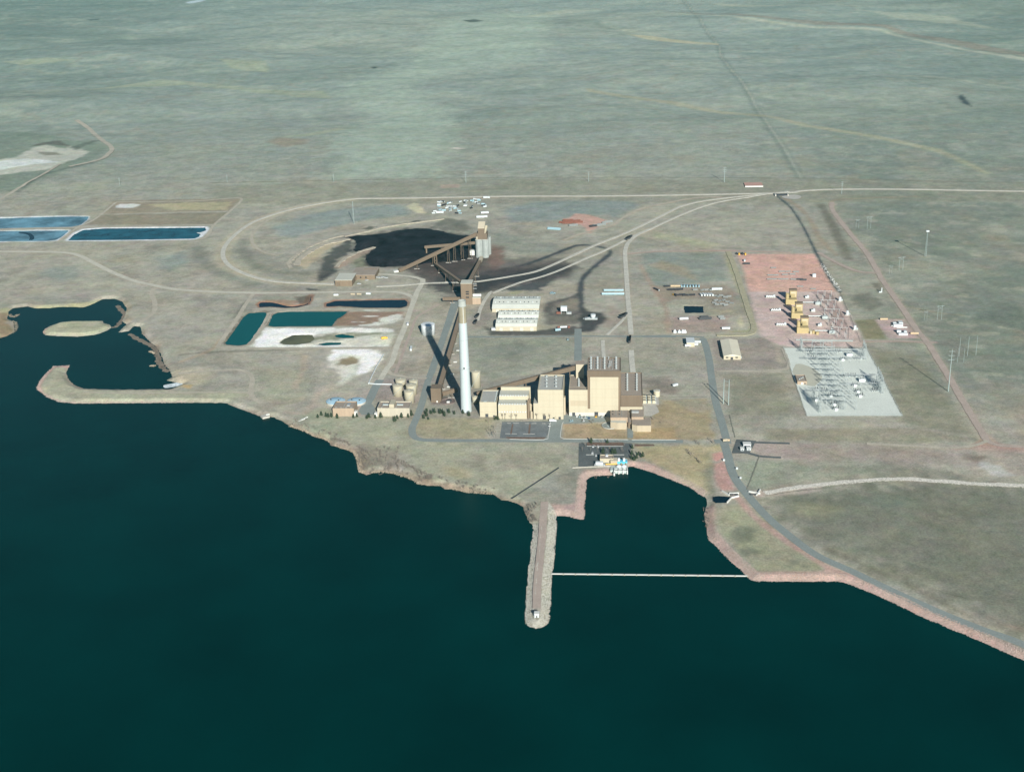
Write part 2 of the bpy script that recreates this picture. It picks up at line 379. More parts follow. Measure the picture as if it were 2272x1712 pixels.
# --- far prairie
paint('g', '1460,700 1440,640 1480,570 1600,520 1650,500 1440,400 1460,370 1600,330 1750,270 1850,180 1900,100 2100,60 2400,60 2300,260 1900,320 1760,380 1900,430 1970,520 1960,600 1900,700 1880,770 1420,770', (166, 180, 160), 60, 10, .7)
for q in ('380,380 700,330 900,345 1100,370 1400,380 1430,420 1100,385 800,350', '0,270 200,255 330,262 100,280', '950,260 1150,262 1160,300 1000,290', '1180,590 1300,575 1460,550 1500,555 1330,585'):
    paint('g', q, (165, 172, 142), 10, 5, .6)
for q in ('400,195 700,150 900,170 600,215', '1340,190 1700,205 1800,220 1500,225', '1520,110 1800,115 1700,125', '500,490 700,500 800,505 600,520', '1440,660 1470,690 1400,740 1380,700', '380,810 480,790 500,785 470,800'):
    paint('g', q, (124, 136, 124), 24, 6, .45)
paint('g', '1990,97 2050,90 2090,97 2040,103', (70, 75, 68), 10, 4, .8)
paint('g', '370,80 420,77 430,80 390,83', (60, 70, 70), 8, 3, .8)
paint('g', '1600,282 1620,280 1632,286 1612,290', (70, 80, 75), 6, 3, .9)
paint('g', '800,20 850,12 890,14 860,22 820,26', (190, 205, 205), 10, 4, .9)
paint('g', '1150,610 1200,590 1330,600 1330,620 1230,635', (150, 142, 122), 14, 4, .8)
paint('g', '1940,640 1970,636 2010,640 1980,646', (205, 200, 185), 4, 3, .9)
paint('g', '1905,798 1985,796 1985,812 1905,812', (190, 162, 150), 3, 1, 1)
paint('g', '-100,560 120,560 320,600 420,600 470,640 380,700 200,770 60,830 -100,850', (128, 140, 122), 20, 5, .8)
paint('g', '-100,700 0,690 60,680 150,630 200,620 290,640 300,625 385,650 340,680 260,710 200,735 100,745 -100,775', (188, 190, 172), 8, 8, .95)
paint('g', '-60,705 40,690 120,682 200,690 250,700 120,712 0,735', (214, 220, 210), 5, 8, .95)
paint('g', '160,650 230,650 270,662 190,668', (130, 125, 108), 5, 6, .8)
paint('g', '130,630 180,610 260,600 300,625 200,618', (105, 105, 92), 6, 6, .9)
paint('g', '300,630 400,600 420,600 330,640', (105, 112, 100), 6, 6, .8)
stroke('g', '80,830 170,765 260,735 400,705', (92, 100, 92), 10, 6, 5, .7)
stroke('h', '740,0 800,80 830,120 890,190 905,245 960,330 1030,430 1100,540 1170,640 1210,710 1245,770', (112, 124, 114), 20, 8, 4, .6)
stroke('h', '742,0 802,80 832,120 893,190 905,245 963,330 1035,430 1104,540 1175,640 1215,710 1250,770', (166, 170, 152), 7, 4, 2, .75)
paint('h', '620,45 800,65 1000,88 1300,112 1600,122 1800,170 2000,205 2300,245 2300,225 2000,180 1800,150 1600,112 1300,100 1000,80 800,60', (146, 134, 116), 14, 4, .6)
paint('h', '620,52 800,72 1000,98 1300,122 1600,132 1800,185 2000,222 2300,262 2300,248 2000,210 1800,178 1600,126 1300,116 1000,92 800,68', (180, 184, 160), 12, 4, .7)
paint('h', '500,150 600,152 750,170 890,180 890,188 720,180 560,165', (186, 182, 150), 10, 5, .85)
paint('h', '320,385 600,425 900,475 1100,500 1300,545 1600,595 1850,645 1990,705 2070,750 2040,752 1960,712 1840,660 1600,608 1300,560 1100,512 900,488 600,440 330,396', (170, 168, 138), 12, 4, .7)
for q in ('0,75 250,40 340,42 100,70', '850,12 1240,30 1100,32 900,22', '380,110 640,150 500,140', '1500,50 1900,60 2100,120 1800,90', '1650,330 1800,335 2000,360 2212,385 1950,355 1750,340'):
    paint('h', q, (180, 184, 158), 22, 6, .5)
for q in ('80,110 200,88 330,95 470,130 300,120', '1400,195 1600,210 1500,215', '1730,335 1950,350 1900,362 1760,348', '540,620 600,630 570,640', '1000,640 1100,625 1150,655 1040,660', '1700,0 2212,0 2212,60 1900,20'):
    paint('h', q, (126, 136, 122), 24, 6, .45)
paint('h', '1925,425 1945,418 1965,440 1985,468 1950,455', (62, 70, 72), 8, 5, .9)
stroke('h', '-1300,790 0,768 1240,770 1600,778 2400,795', (126, 124, 106), 6, 4, 2, .8)
paint('h', '-1300,800 0,772 1250,774 2400,800 2400,870 0,880 -1300,880', (142, 142, 122), 14, 4, .55)
stroke('h', '-300,804 100,800 700,806', (165, 160, 140), 5, 3, 2, .5)
# --- left side
paint('f', '100,75 300,30 700,20 720,60 400,75', (168, 172, 148), 10, 5, .5)
paint('f', '690,230 760,140 1000,130 1620,125 1540,205 1200,215', (150, 140, 118), 4, 3, .8)
paint('f', '1000,165 1250,150 1560,150 1520,200 1150,200', (178, 172, 135), 5, 8, .75)
paint('f', '770,185 800,160 900,155 945,165 900,185', (212, 216, 205), 3, 4, .95)
paint('f', '570,300 660,235 1530,215 1440,295', (142, 134, 112), 4, 3, .8)
for pk, w_, c_ in (('h', 7, (196, 206, 204)), ('i', 7, (196, 206, 204)), ('j', 9, (215, 222, 220)), ('d', 7, (150, 116, 94)), ('c', 7, (140, 110, 90)), ('a', 5, (120, 116, 100)), ('b', 4, (130, 124, 108))):
    pl = PONDS[pk][0]; x0, y0 = pl.min(0)-20; x1, y1 = pl.max(0)+20
    b = np.nonzero((GXf > x0) & (GXf < x1) & (GYf > y0) & (GYf < y1))[0]
    d = sdist(pl, GXf[b], GYf[b])+ER[b]*3; w = (sstep(-w_, -w_*.3, d))[:, None]; col[b] = col[b]*(1-w)+alb(c_)*w
paint('f', '1080,520 1260,470 1250,560 1150,610 1060,600', (138, 150, 140), 15, 6, .7)
paint('f', '320,590 520,570 560,640 420,680 250,640', (138, 150, 140), 15, 8, .6)
paint('f', '0,860 250,840 420,835 600,815 680,790 640,840 560,862 250,872 0,900', (172, 170, 132), 5, 4, .8)
paint('f', '0,890 60,880 40,960 100,990 60,1050 -60,1070 -60,900', (150, 132, 104), 5, 5, .9)
paint('f', '770,790 850,800 880,850 850,900 900,930 870,960 830,940 850,880 810,830', (160, 150, 125), 5, 5, .8)
paint('f', '840,1010 900,970 960,1000 990,1080 1060,1100 1100,1200 1150,1270 1090,1260 1040,1170 960,1110 880,1070', (132, 118, 98), 6, 5, .75)
paint('f', '1150,1280 1300,1260 1450,1280 1380,1360 1280,1400 1200,1390 1180,1330', (188, 180, 152), 8, 6, .7)
paint('f', '1230,1370 1300,1375 1280,1400 1230,1395', (190, 160, 110), 4, 4, .8)
paint('f', '280,1330 360,1262 455,1252 440,1300 470,1370 560,1410 1200,1415 1650,1420 1680,1450 1500,1470 500,1480 380,1465 290,1420', (172, 172, 146), 5, 2, .9)
stroke('f', '470,1243 360,1250 290,1320 245,1385 255,1415 310,1455 400,1488 500,1497 900,1495 1450,1492', (196, 162, 148), 9, 3, 2, .95)
stroke('f', '470,1245 449,1290 462,1330 502,1374 560,1396 700,1403 1150,1402', (176, 160, 140), 5, 3, 2, .8)
stroke('f', '285,1020 300,1000 330,980 400,957 500,948 690,948', (190, 162, 146), 7, 3, 2, .9)
paint(None, smooth(ISLE, 10, True)*.93+ISLE.mean(0)*.07, (176, 176, 146), 5, 3, .95)
stroke('f', '360,1000 500,985 640,990', (150, 150, 126), 6, 4, 2, .6)
# --- railway loop land
stroke('m', '1200,133 1000,160 800,200 640,245 500,300 400,370 330,440 300,500 310,560 360,610 450,655 560,690 700,715 1000,725', (182, 176, 150), 30, 8, 3, .75)
stroke('m', '1100,165 800,215 640,270 530,340 500,410 530,470 600,510 680,525 700,515', (175, 166, 136), 7, 4, 2, .7)
stroke('m', '440,420 450,520 520,590 640,640 900,650', (126, 128, 112), 20, 8, 4, .6)
stroke('m', '120,480 150,560 260,640 380,690 520,730', (120, 126, 112), 26, 10, 6, .5)
paint('m', '640,330 850,250 1080,210 1500,165 1580,190 1600,240 1300,280 1100,320 800,400 700,390', (138, 152, 146), 14, 6, .7)
paint('m', '1580,185 1640,155 1690,180 1725,235 1660,230', (196, 192, 158), 4, 5, .9)
paint('m', '810,590 870,520 1000,440 1200,405 1240,430 1180,420 1060,470 940,560 880,620', (184, 172, 142), 6, 4, .85)
paint('m', '1220,370 1440,320 1700,290 1850,270 1850,285 1560,320 1420,345 1260,385', (186, 184, 156), 6, 8, .7)
paint('m', '1850,265 2000,280 2030,340 1950,360 1850,350 1750,330', (105, 106, 94), 8, 8, .7)
paint('m', '960,710 985,600 1010,540 1080,470 1180,420 1225,440 1205,500 1100,560 1080,630 1000,690', (72, 74, 70), 7, 10, .85)
paint('m', '1085,610 1130,550 1250,500 1370,465 1330,510 1220,560 1120,620', (170, 150, 130), 5, 6, .8)
paint('m', '1220,560 1300,520 1290,570 1330,605 1230,610', (138, 140, 112), 5, 5, .8)
for q in ('1240,345 1330,325 1400,322 1330,345', '1600,290 1680,282 1700,292 1640,300', '1500,310 1560,300 1600,305 1540,318'):
    paint('m', q, (80, 84, 74), 4, 10, .8)
paint(None, COALP, (84, 80, 76), 30, 5, .75)
paint(None, COALP, (48, 49, 52), 14, 11, .9)
paint('b', '1040,470 1250,420 1420,470 1560,430 1620,480 1500,560 1400,580 1260,580 1120,570 1030,520', (112, 96, 88), 10, 8, .85)
paint('b', '980,490 1250,420 1640,330 1800,420 2100,400 2300,420 2300,560 1900,640 1600,700 1300,690 1150,620 1040,560', (104, 98, 92), 14, 9, .7)
paint('b', '1640,340 1760,330 1760,460 1680,520 1630,470', (138, 112, 98), 8, 8, .7)
paint('b', '750,540 900,490 1060,560 1090,590 900,560 780,575', (150, 150, 135), 6, 6, .8)
paint('b', '1640,200 1800,220 2212,300 2212,380 1900,380 1700,330', (140, 146, 132), 12, 6, .6)
paint('b', '1500,610 1640,560 1900,520 2000,520 2000,560 1850,600 1640,640 1520,650', (50, 54, 58), 8, 8, .9)
paint('b', '1200,560 1480,545 1500,640 1640,640 1620,690 1380,690 1200,650', (92, 90, 84), 12, 8, .8)
paint('b', '1520,660 1620,645 1650,665 1540,680', (40, 44, 50), 5, 5, .9)
paint('j', '-120,690 120,655 300,670 415,688 385,740 150,772 -120,780', (52, 58, 64), 8, 7, .92)
paint('j', '30,820 200,785 470,705 495,722 400,790 330,830 100,835', (62, 68, 72), 8, 9, .85)
paint('j', '-120,640 120,640 300,600 480,540 600,490 620,500 420,590 120,680', (105, 106, 100), 10, 8, .5)
paint('j', '80,850 160,835 240,840 150,862', (168, 166, 130), 5, 4, .8)
stroke('j', '-60,690 120,665 300,610 480,540 620,490 740,495 850,520 868,545 820,590 700,690 650,760 640,850 640,960', (72, 76, 78), 10, 4, 3, .95)
stroke('j', '640,850 600,880 450,915 400,950 420,1010 560,1020 630,1000', (84, 84, 80), 11, 5, 4, .9)
paint('j', '370,930 450,900 600,880 640,960 700,985 800,995 845,1040 820,1080 740,1130 640,1150 620,1090 380,1090', (104, 100, 92), 8, 7, .75)
paint('j', '640,960 700,985 790,1000 835,1040 815,1080 730,1130 645,1145 625,1090', (72, 74, 72), 6, 7, .9)
paint('j', '460,950 560,890 620,900 610,980 500,960', (148, 142, 122), 5, 5, .8)
paint('j', '860,940 960,990 940,1060 860,1120 790,1110 850,1040', (156, 144, 126), 6, 8, .6)
paint('a', '640,310 740,345 1070,345 1400,300 1420,345 1380,382 690,382', (84, 84, 80), 5, 5, .9)
paint('a', '560,90 700,80 730,230 640,300 560,330 540,260 600,150', (140, 132, 120), 8, 6, .6)
paint('j', '60,220 300,160 700,150 1000,160 1100,190 900,280 840,260 600,260 480,300 100,320', (134, 146, 140), 14, 5, .75)
paint('j', '505,290 560,285 600,250 700,260 860,310 855,325 780,340 720,400 690,395 680,360 640,335 560,320', (192, 158, 142), 4, 2, .95)
stroke('j', '520,450 560,435 620,410 700,390 860,345 960,285 1080,220 1250,180 1500,135 1700,125', (184, 164, 142), 7, 3, 2, .85)
paint('j', '1180,380 1300,400 1500,440 1700,480 1650,500 1400,480 1200,430', (168, 172, 138), 10, 6, .55)
paint('j', '1100,540 1700,550 1760,760 1540,770 1180,800 1140,720', (132, 142, 130), 12, 5, .7)
paint('j', '1160,640 1250,610 1420,650 1500,720 1520,755 1400,720 1200,660', (160, 150, 126), 10, 5, .8)
paint('j', '1180,800 1230,800 1740,790 1810,850 1800,920 1640,960 1600,900 1350,900 1280,930 1240,880', (152, 140, 122), 7, 4, .8)
paint('j', '1330,1030 1600,1020 1760,1030 1740,1140 1330,1150', (164, 148, 136), 7, 4, .85)
paint('j', '1820,1050 1850,1025 1870,1060 1860,1110 1830,1090', (190, 186, 152), 4, 3, .8)
paint('j', '1600,970 1700,985 1850,980 1700,1000', (178, 170, 140), 6, 5, .7)
stroke('j', '1090,640 1180,800 1260,920 1290,1000 1300,1150', (166, 146, 126), 8, 5, 3, .7)
stroke('j', '1000,555 1100,545 1300,535 1760,532 2212,545', (188, 156, 138), 7, 3, 1, .9)
paint('j', '1720,560 1760,545 1800,660 1880,900 1945,1080 1935,1135 1890,1150 1750,1150 1760,1140 1900,1130 1920,1080 1850,880 1780,720', (160, 158, 122), 5, 3, .8)
# --- gas turbine pad, substation and the right
paint('d', '870,85 1500,85 1560,180 1680,400 960,400 930,250', (208, 170, 152), 5, 2, .97)
paint('d', '965,395 1690,395 1880,760 1900,850 1330,850 1200,830 1060,760 1030,660 1000,540', (200, 181, 169), 5, 3, .95)
paint('d', '1060,440 1260,420 1290,640 1250,760 1100,740 1050,600', (192, 172, 162), 10, 5, .7)
paint('d', '1550,400 1640,410 1790,700 1700,720 1620,560', (158, 132, 122), 8, 5, .6)
paint('d', '640,770 1060,770 1250,860 1290,1000 1230,1030 720,1030 660,900', (150, 142, 130), 8, 4, .8)
paint('d', '1180,850 1215,850 1225,940 1235,1000 1200,960', (182, 172, 150), 4, 3, .8)
paint('d', '800,1060 1220,1070 1330,1390 820,1390 780,1280', (132, 132, 110), 10, 6, .6)
paint('d', '0,790 590,790 640,1020 300,1060 0,1100', (154, 152, 134), 10, 5, .6)
paint('d', '90,1120 300,1090 400,1180 380,1230 200,1220 100,1190', (126, 118, 106), 8, 7, .7)
paint('d', '240,1280 620,1270 690,1600 20,1605 60,1500 170,1420', (166, 150, 116), 5, 6, .8)
paint('d', '300,1270 600,1290 640,1350 560,1380 400,1330', (160, 158, 140), 8, 8, .6)
paint('d', '1420,1340 1560,1290 1500,1390 1300,1395', (150, 146, 126), 6, 4, .3)
paint('i', '530,890 660,880 720,1000 590,1000', (134, 130, 96), 4, 2, .8)
paint('i', '650,885 840,880 915,995 730,998', (184, 166, 156), 3, 1, .97)
paint('i', '510,740 620,720 700,800 620,830 530,790', (112, 112, 96), 8, 6, .7)
paint('i', '640,670 700,660 720,710 660,720', (110, 104, 90), 6, 6, .7)
stroke('i', '390,185 400,240 500,370 600,490 660,590 700,660 800,800 900,950 960,1020 1060,1180 1150,1330 1250,1500 1310,1600', (180, 152, 136), 8, 3, 1, .92)
stroke('i', '390,185 420,170 600,160 900,150', (150, 140, 118), 8, 5, 2, .7)
stroke('i', '310,485 450,560 560,600 660,605', (182, 148, 130), 7, 3, 1, .9)
stroke('i', '580,1015 780,1012 930,1018 1010,1020', (186, 160, 146), 7, 3, 1, .9)
stroke('i', '860,810 1000,840 1180,860', (150, 142, 112), 4, 3, 1, .7)
stroke('i', '100,150 200,220 260,290 320,400 420,500', (158, 142, 118), 10, 5, 3, .6)
stroke('i', '330,200 400,330 440,420 490,520', (112, 108, 92), 18, 6, 4, .7)
paint('i', '1240,880 1330,790 1538,780 1538,950 1300,900', (104, 112, 98), 14, 6, .5)
paint('i', '620,1050 900,1100 1060,1300 1230,1560 1260,1600 820,1500 700,1250', (124, 124, 98), 12, 6, .55)
paint('i', '0,1540 900,1530 1270,1600 900,1620 0,1600', (146, 140, 116), 8, 5, .6)
paint('i', '1230,1640 1290,1580 1320,1570 1380,1620 1640,1655 1640,1680 1100,1660', (182, 152, 136), 5, 2, .92)
paint('e', '1720,300 2300,310 2300,430 2000,440 1780,410 1740,360', (172, 158, 146), 8, 4, .85)
paint('l', '480,70 1100,80 1640,95 2074,110 2300,120 2300,330 1800,260 1600,210 1200,200 600,190 440,170', (162, 152, 138), 14, 5, .75)
paint('l', '600,210 1100,215 1400,240 1700,310 1400,300 900,290 700,250', (132, 136, 118), 12, 6, .6)
paint('l', '1780,200 1900,230 2000,290 1850,290 1760,240', (190, 188, 180), 5, 8, .8)
paint('l', '1660,150 1800,160 1750,200 1640,180', (120, 110, 96), 5, 8, .7)
paint('l', '100,190 480,190 780,290 400,350 250,390 190,400 120,290', (150, 158, 136), 8, 4, .7)
paint('l', '140,480 350,580 500,720 720,900 700,950 250,960 120,820 0,700 -30,520', (158, 158, 130), 6, 3, .85)
for q in ('100,640 180,640 270,660 180,740 110,760 60,700', '130,800 220,790 260,820 180,850', '455,860 500,850 515,880 480,915', '570,915 600,910 595,935'):
    paint('l', q, (118, 122, 106), 6, 5, .7)
paint('l', '250,440 700,380 1100,340 1400,340 2200,380 2400,700 2400,1400 2074,1400 1700,1230 1200,1000 900,880 650,750 400,580', (116, 119, 102), 34, 4, .85)
paint('l', '500,500 700,480 860,530 700,580 540,570', (150, 150, 120), 14, 8, .6)
paint('l', '860,450 1200,440 1400,470 1100,510 900,490', (116, 126, 110), 12, 8, .5)
paint('l', '700,800 1000,930 1400,1120 1500,1170 1700,1250 1300,1030 900,850 740,770', (108, 106, 86), 10, 6, .6)
paint('l', '1450,1070 1700,1130 1900,1170 1700,1145', (100, 102, 86), 5, 5, .6)
paint('l', '1850,1270 2074,1340 2200,1400 1900,1310', (150, 140, 120), 8, 5, .6)
# pink rip-rap faces
stroke('l', '100,430 160,500 260,600 430,730 600,840 760,935 900,985', (180, 154, 140), 9, 3, 1, .9)
paint('l', '180,985 225,960 700,955 720,915 760,930 900,985 1100,1080 1500,1260 1800,1390 2074,1500 2400,1640 2400,1720 2074,1560 1800,1440 1400,1275 1000,1090 870,1040 800,1020 220,1018', (186, 160, 146), 4, 2, .95, ZW*.5)
paint('e', '1320,850 1410,800 1420,900 1415,1020 1480,1100 1580,1200 1680,1320 1760,1370 1800,1440 1700,1420 1600,1320 1450,1170 1350,1060', (182, 158, 144), 4, 3, .92, ZW*.5)
paint('e', '720,460 860,465 960,505 1100,580 1220,640 1300,690 1340,745 1240,682 1100,622 1000,582 900,542 810,515 715,502', (182, 158, 145), 4, 2, .92, ZW*.5)
paint('e', '300,700 310,570 350,530 450,520 570,520 600,570 440,577 375,610 365,800 350,930 130,900 90,820 250,810 290,790', (182, 158, 145), 4, 2, .95, ZW*.5)
paint('e', '1400,390 1460,375 1500,385 1490,430 1440,455 1405,440', (196, 150, 138), 3, 2, .9)
paint('e', '1400,480 1500,450 1540,560 1600,690 1480,690 1440,650', (188, 152, 140), 4, 3, .9)
stroke('e', '1390,480 1360,560 1370,640 1385,700', (144, 142, 118), 11, 3, 2, .8)
paint('e', '780,330 1480,320 1500,370 1400,390 1390,470 1340,560 1350,690 1250,640 1100,560 960,490 860,450', (176, 166, 128), 7, 5, .85)
paint('e', '1700,700 1780,690 1900,690 2300,640 2300,700 1850,740 1800,750 1700,740', (184, 172, 158), 4, 3, .8)
# --- plant yard
paint('n', '100,180 300,130 340,230 360,440 200,400 60,300', (160, 164, 136), 10, 6, .7)
paint('n', '0,200 200,250 900,250 960,420 2212,460 2212,650 1800,900 1300,830 1000,700 860,520 500,470 250,350', (166, 168, 142), 10, 8, .7)
paint('n', '1020,250 1640,240 1600,420 1060,410 980,350', (166, 160, 128), 8, 6, .8)
paint('n', '1500,560 1600,560 1560,680 1480,650', (132, 130, 112), 10, 8, .6)
paint('n', '1250,650 1440,670 1440,740 1300,720', (176, 164, 126), 8, 6, .5)
paint('n', '1640,520 2212,470 2212,600 1900,700 1700,600', (152, 148, 130), 12, 9, .6)
for (zz, s_) in (('c', '400,1095 540,1160 700,1200 860,1250 1000,1315 1200,1395 1400,1480'), ('n', '480,500 560,620 600,700 790,690 1000,740 1200,790 1500,840 1700,890 1880,960')):
    stroke(zz, s_, (138, 122, 104), 16, 6, 5, .8)
paint('n', '480,480 600,470 860,500 870,620 800,700 600,710 550,620', (132, 126, 110), 8, 8, .55)
paint('n', '740,90 1000,60 1050,240 1660,240 1640,160 1540,240 1380,240 1180,230', (146, 138, 124), 6, 5, .7)
paint('a', '160,700 480,690 540,1000 600,1060 480,1010 200,960', (142, 138, 126), 8, 6, .6)
paint('a', '520,410 1370,400 1380,560 1000,680 640,760 560,640', (146, 150, 132), 10, 5, .8)
paint('a', '640,480 900,440 1100,470 900,580 700,560', (128, 134, 120), 14, 8, .6)
paint('a', '540,760 1100,700 1500,560 1500,1060 540,1060', (134, 130, 120), 8, 5, .6)
paint('a', '1290,1110 1620,1105 1820,1150 1815,1230 1290,1225', (168, 152, 120), 3, 2, .95)
paint('a', '1860,1160 2200,1130 2212,1230 1860,1230', (172, 150, 110), 4, 4, .8)
paint('a', '200,890 400,880 420,930 200,950', (110, 100, 92), 5, 4, .8)
paint('c', '1180,1020 1560,1010 1600,900 1480,1180 1090,1110', (170, 156, 142), 8, 5, .8)
paint('c', '1110,960 1260,920 1300,950 1200,1000 1120,1010', (196, 176, 160), 6, 5, .8)
paint('c', '1600,880 2000,880 1960,1060 1880,1090 1560,1060', (160, 148, 138), 7, 4, .8)
# ash basin
paint('c', '1080,650 1700,640 1680,800 1600,900 1560,1080 1300,1120 1060,1100 1120,900', (176, 173, 156), 14, 9, .65)
paint('c', '1240,640 1520,640 1660,680 1640,760 1560,830 1440,860 1330,930 1280,930 1340,850 1240,800 1210,720', (214, 214, 194), 7, 9, .92)
paint('c', '1270,760 1330,720 1420,695 1470,705 1440,750 1350,785', (140, 126, 96), 4, 8, .9)
paint('c', '560,620 700,460 1200,470 1700,470 1760,520 1730,620 1300,625 620,630', (200, 200, 180), 5, 5, .9)
paint('c', '600,620 690,478 1000,470 1300,472 1720,476 1740,500 1500,515 1250,505 1080,528 900,530 810,580 830,605 1120,605 1400,612 1700,600 1690,622 1000,628 640,628', (236, 238, 226), 5, 6, .97)
paint('c', '1240,630 1560,636 1660,680 1640,720 1500,730 1380,690 1280,720 1230,700', (226, 228, 208), 6, 8, .9)
paint('c', '1240,455 1280,400 1370,338 1830,335 1830,380 1640,390 1600,450', (146, 124, 104), 4, 3, .95)
paint('c', '1640,385 1820,355 1820,395 1740,430 1480,455 1450,445 1650,425', (214, 216, 200), 4, 8, .9)
for q in ('1460,372 1530,368 1620,372 1620,376 1500,377', '1410,420 1500,418 1620,424 1620,428 1450,426', '1500,322 1640,325 1640,330 1520,328'):
    paint('c', q, (220, 222, 208), 2, 4, .85)
paint('c', '1180,520 1400,505 1660,505 1500,530 1280,560 1100,560', (138, 140, 116), 4, 10, .8)
paint('c', '640,240 960,240 1000,260 900,290 720,255', (160, 130, 106), 5, 5, .7)
paint('c', '1190,280 1290,285 1270,305 1180,302', (170, 134, 110), 4, 3, .8)
paint('c', '920,210 1060,205 1050,260 960,275', (96, 86, 74), 5, 9, .8)
paint('c', '1040,148 1110,148 1140,158 1060,164', (58, 62, 64), 4, 5, .9)
paint('c', '1130,80 1200,20 1240,0 1300,0 1200,60 1140,95', (70, 72, 70), 5, 6, .8)
for s_ in ('540,255 440,385 ', '1180,640 300,665 0,690'):
    stroke('c', s_, (108, 106, 92), 7, 4, 3, .6)
stroke('c', '0,745 250,650 330,560', (176, 156, 130), 7, 4, 3, .6)
paint('c', '600,760 1000,820 1100,950 1000,1080 700,1050 620,900', (164, 166, 138), 14, 9, .5)
stroke('c', '940,960 1000,820 1020,700', (186, 170, 146), 8, 5, 4, .6)
stroke('c', '880,1160 1000,1170 1080,1100 1120,1000', (176, 164, 146), 10, 5, 3, .8)
stroke('i', '60,145 150,220 220,330 300,490 380,640 440,720', (84, 96, 96), 6, 3, 2, .85)
# soft worn verges along the tracks and roads, coal dust, chalky ash
for z_, s_, w_ in (('m', '2212,122 1600,125 1300,128 1200,133 1000,160 800,200 640,245 500,300 400,370 330,440 300,500 310,560 360,610 450,655 560,690 700,712 900,722 1080,728', 20),
                   ('h', '3000,835 2212,827 1700,818 1400,818 1250,825 1150,834 500,846 0,848', 18),
                   ('j', '2110,97 1900,117 1650,145 1500,170 1380,205 1240,275 1000,390 740,495 600,560', 16), ('j', '1900,130 1750,152 1600,187 1400,262 1150,377 1050,417 820,532 700,582', 15),
                   ('f', '-200,478 0,478 250,480 420,485 530,505 640,560 760,620 900,675 1030,705 1200,735 1500,752 1819,758', 20), ('c', '600,187 1200,178 1700,175 1820,185 1880,210 1910,240 1880,330 1830,480 1780,600 1730,750 1685,810', 20),
                   ('j', '1170,368 1080,405 1030,440 995,480 980,520 976,560 985,700 998,900 1008,1000 1022,1165', 16), ('i', '390,185 400,240 500,370 600,490 660,590 700,660 800,800 900,950 960,1020 1060,1180 1150,1330 1250,1500 1320,1610', 16)):
    stroke(z_, s_, (170, 162, 142), w_, 6, 4, .6)
for q, c_, st_ in (('980,500 1250,420 1500,400 1640,330 1700,480 1900,470 2300,440 2300,560 1900,640 1600,700 1300,690 1150,640 1040,570', (92, 86, 80), .75),
                   ('1180,600 1400,560 1640,560 1900,520 2212,470 2300,520 1900,610 1640,670 1480,700 1250,690', (58, 60, 62), .75), ('1240,650 1420,640 1400,760 1300,800 1240,740', (112, 108, 98), .6), ('1040,470 1280,400 1500,380 1560,480 1400,560 1200,540', (76, 68, 64), .7)):
    paint('b', q, c_, 16, 14, st_, sm=True)
paint('b', '1640,310 1700,300 1760,330 1770,460 1690,520 1640,480', (126, 106, 94), 10, 10, .6)
for q, c_ in (('600,620 700,474 900,468 1010,474 1000,520 880,532 812,575 806,606 700,628 630,628', (244, 246, 236)), ('1000,474 1400,470 1740,478 1720,500 1400,500 1100,512', (232, 234, 220)), ('1330,560 1500,540 1720,548 1700,618 1340,622 1330,600', (226, 226, 206)),
              ('1250,648 1500,640 1650,690 1630,760 1540,830 1440,850 1480,770 1500,700 1400,680 1300,700 1230,740', (248, 248, 236)), ('1340,850 1420,840 1340,920 1290,940', (206, 206, 192))):
    paint('c', q, c_, 5, 8, .95)
paint('c', '560,625 690,630 1300,632 1700,630 1700,640 1200,648 600,645', (184, 178, 158), 4, 3, .7)
stroke('f', '465,404 700,405 1000,401 1310,394 1345,381 1388,340', (230, 236, 234), 8, 3, 2, .9)
stroke('f', '0,413 100,411 320,410 385,402 465,340', (220, 228, 228), 6, 3, 2, .85)
nearw = sstep(2600, 1200, GYf)
col *= (1+nearw*(.19*fbm(GXf/5.0, GYf/5.0, 99, 3)+.11*fbm(GXf/24, GYf/24, 103, 4)+.08*fbm(GXf/90, GYf/70, 105, 3))+(1-nearw)*(.09*fbm(GXf/70, GYf/90, 101, 4)+.10*fbm(GXf/18, GYf/30, 104, 3)))[:, None]
col *= 1+np.stack([.05*fbm(GXf/30, GYf/30, 111, 3), .025*fbm(GXf/34, GYf/34, 113, 3), .06*fbm(GXf/38, GYf/38, 117, 3)], 1)
col = np.clip(col, .004, .9)
gme = bpy.data.meshes.new('ground'); R_ = len(YR)
vv = np.stack([GXf, GYf, GH], 1).astype(np.float32)
ii = (np.arange(R_-1)[:, None]*NC+np.arange(NC-1)[None, :]).ravel()
q4 = np.stack([ii, ii+1, ii+NC+1, ii+NC], 1)
# drop faces far under the reservoir
keep = (GH[q4].max(1) > -8.5) | (GYf[q4].min(1) > 900); q4 = q4[keep]
gme.vertices.add(len(vv)); gme.vertices.foreach_set('co', vv.ravel())
gme.loops.add(len(q4)*4); gme.loops.foreach_set('vertex_index', q4.ravel().astype(np.int32))
gme.polygons.add(len(q4)); gme.polygons.foreach_set('loop_start', np.arange(0, len(q4)*4, 4, dtype=np.int32))
gme.polygons.foreach_set('use_smooth', np.ones(len(q4), bool)); gme.update()
at_ = gme.attributes.new('Col', 'FLOAT_COLOR', 'POINT')
at_.data.foreach_set('color', np.concatenate([col, np.ones((len(col), 1))], 1).astype(np.float32).ravel())
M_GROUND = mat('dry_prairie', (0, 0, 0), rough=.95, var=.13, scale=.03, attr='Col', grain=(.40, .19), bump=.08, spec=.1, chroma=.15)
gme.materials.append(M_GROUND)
ground = bpy.data.objects.new('ground', gme); COL.objects.link(ground); ground['kind'] = 'structure'
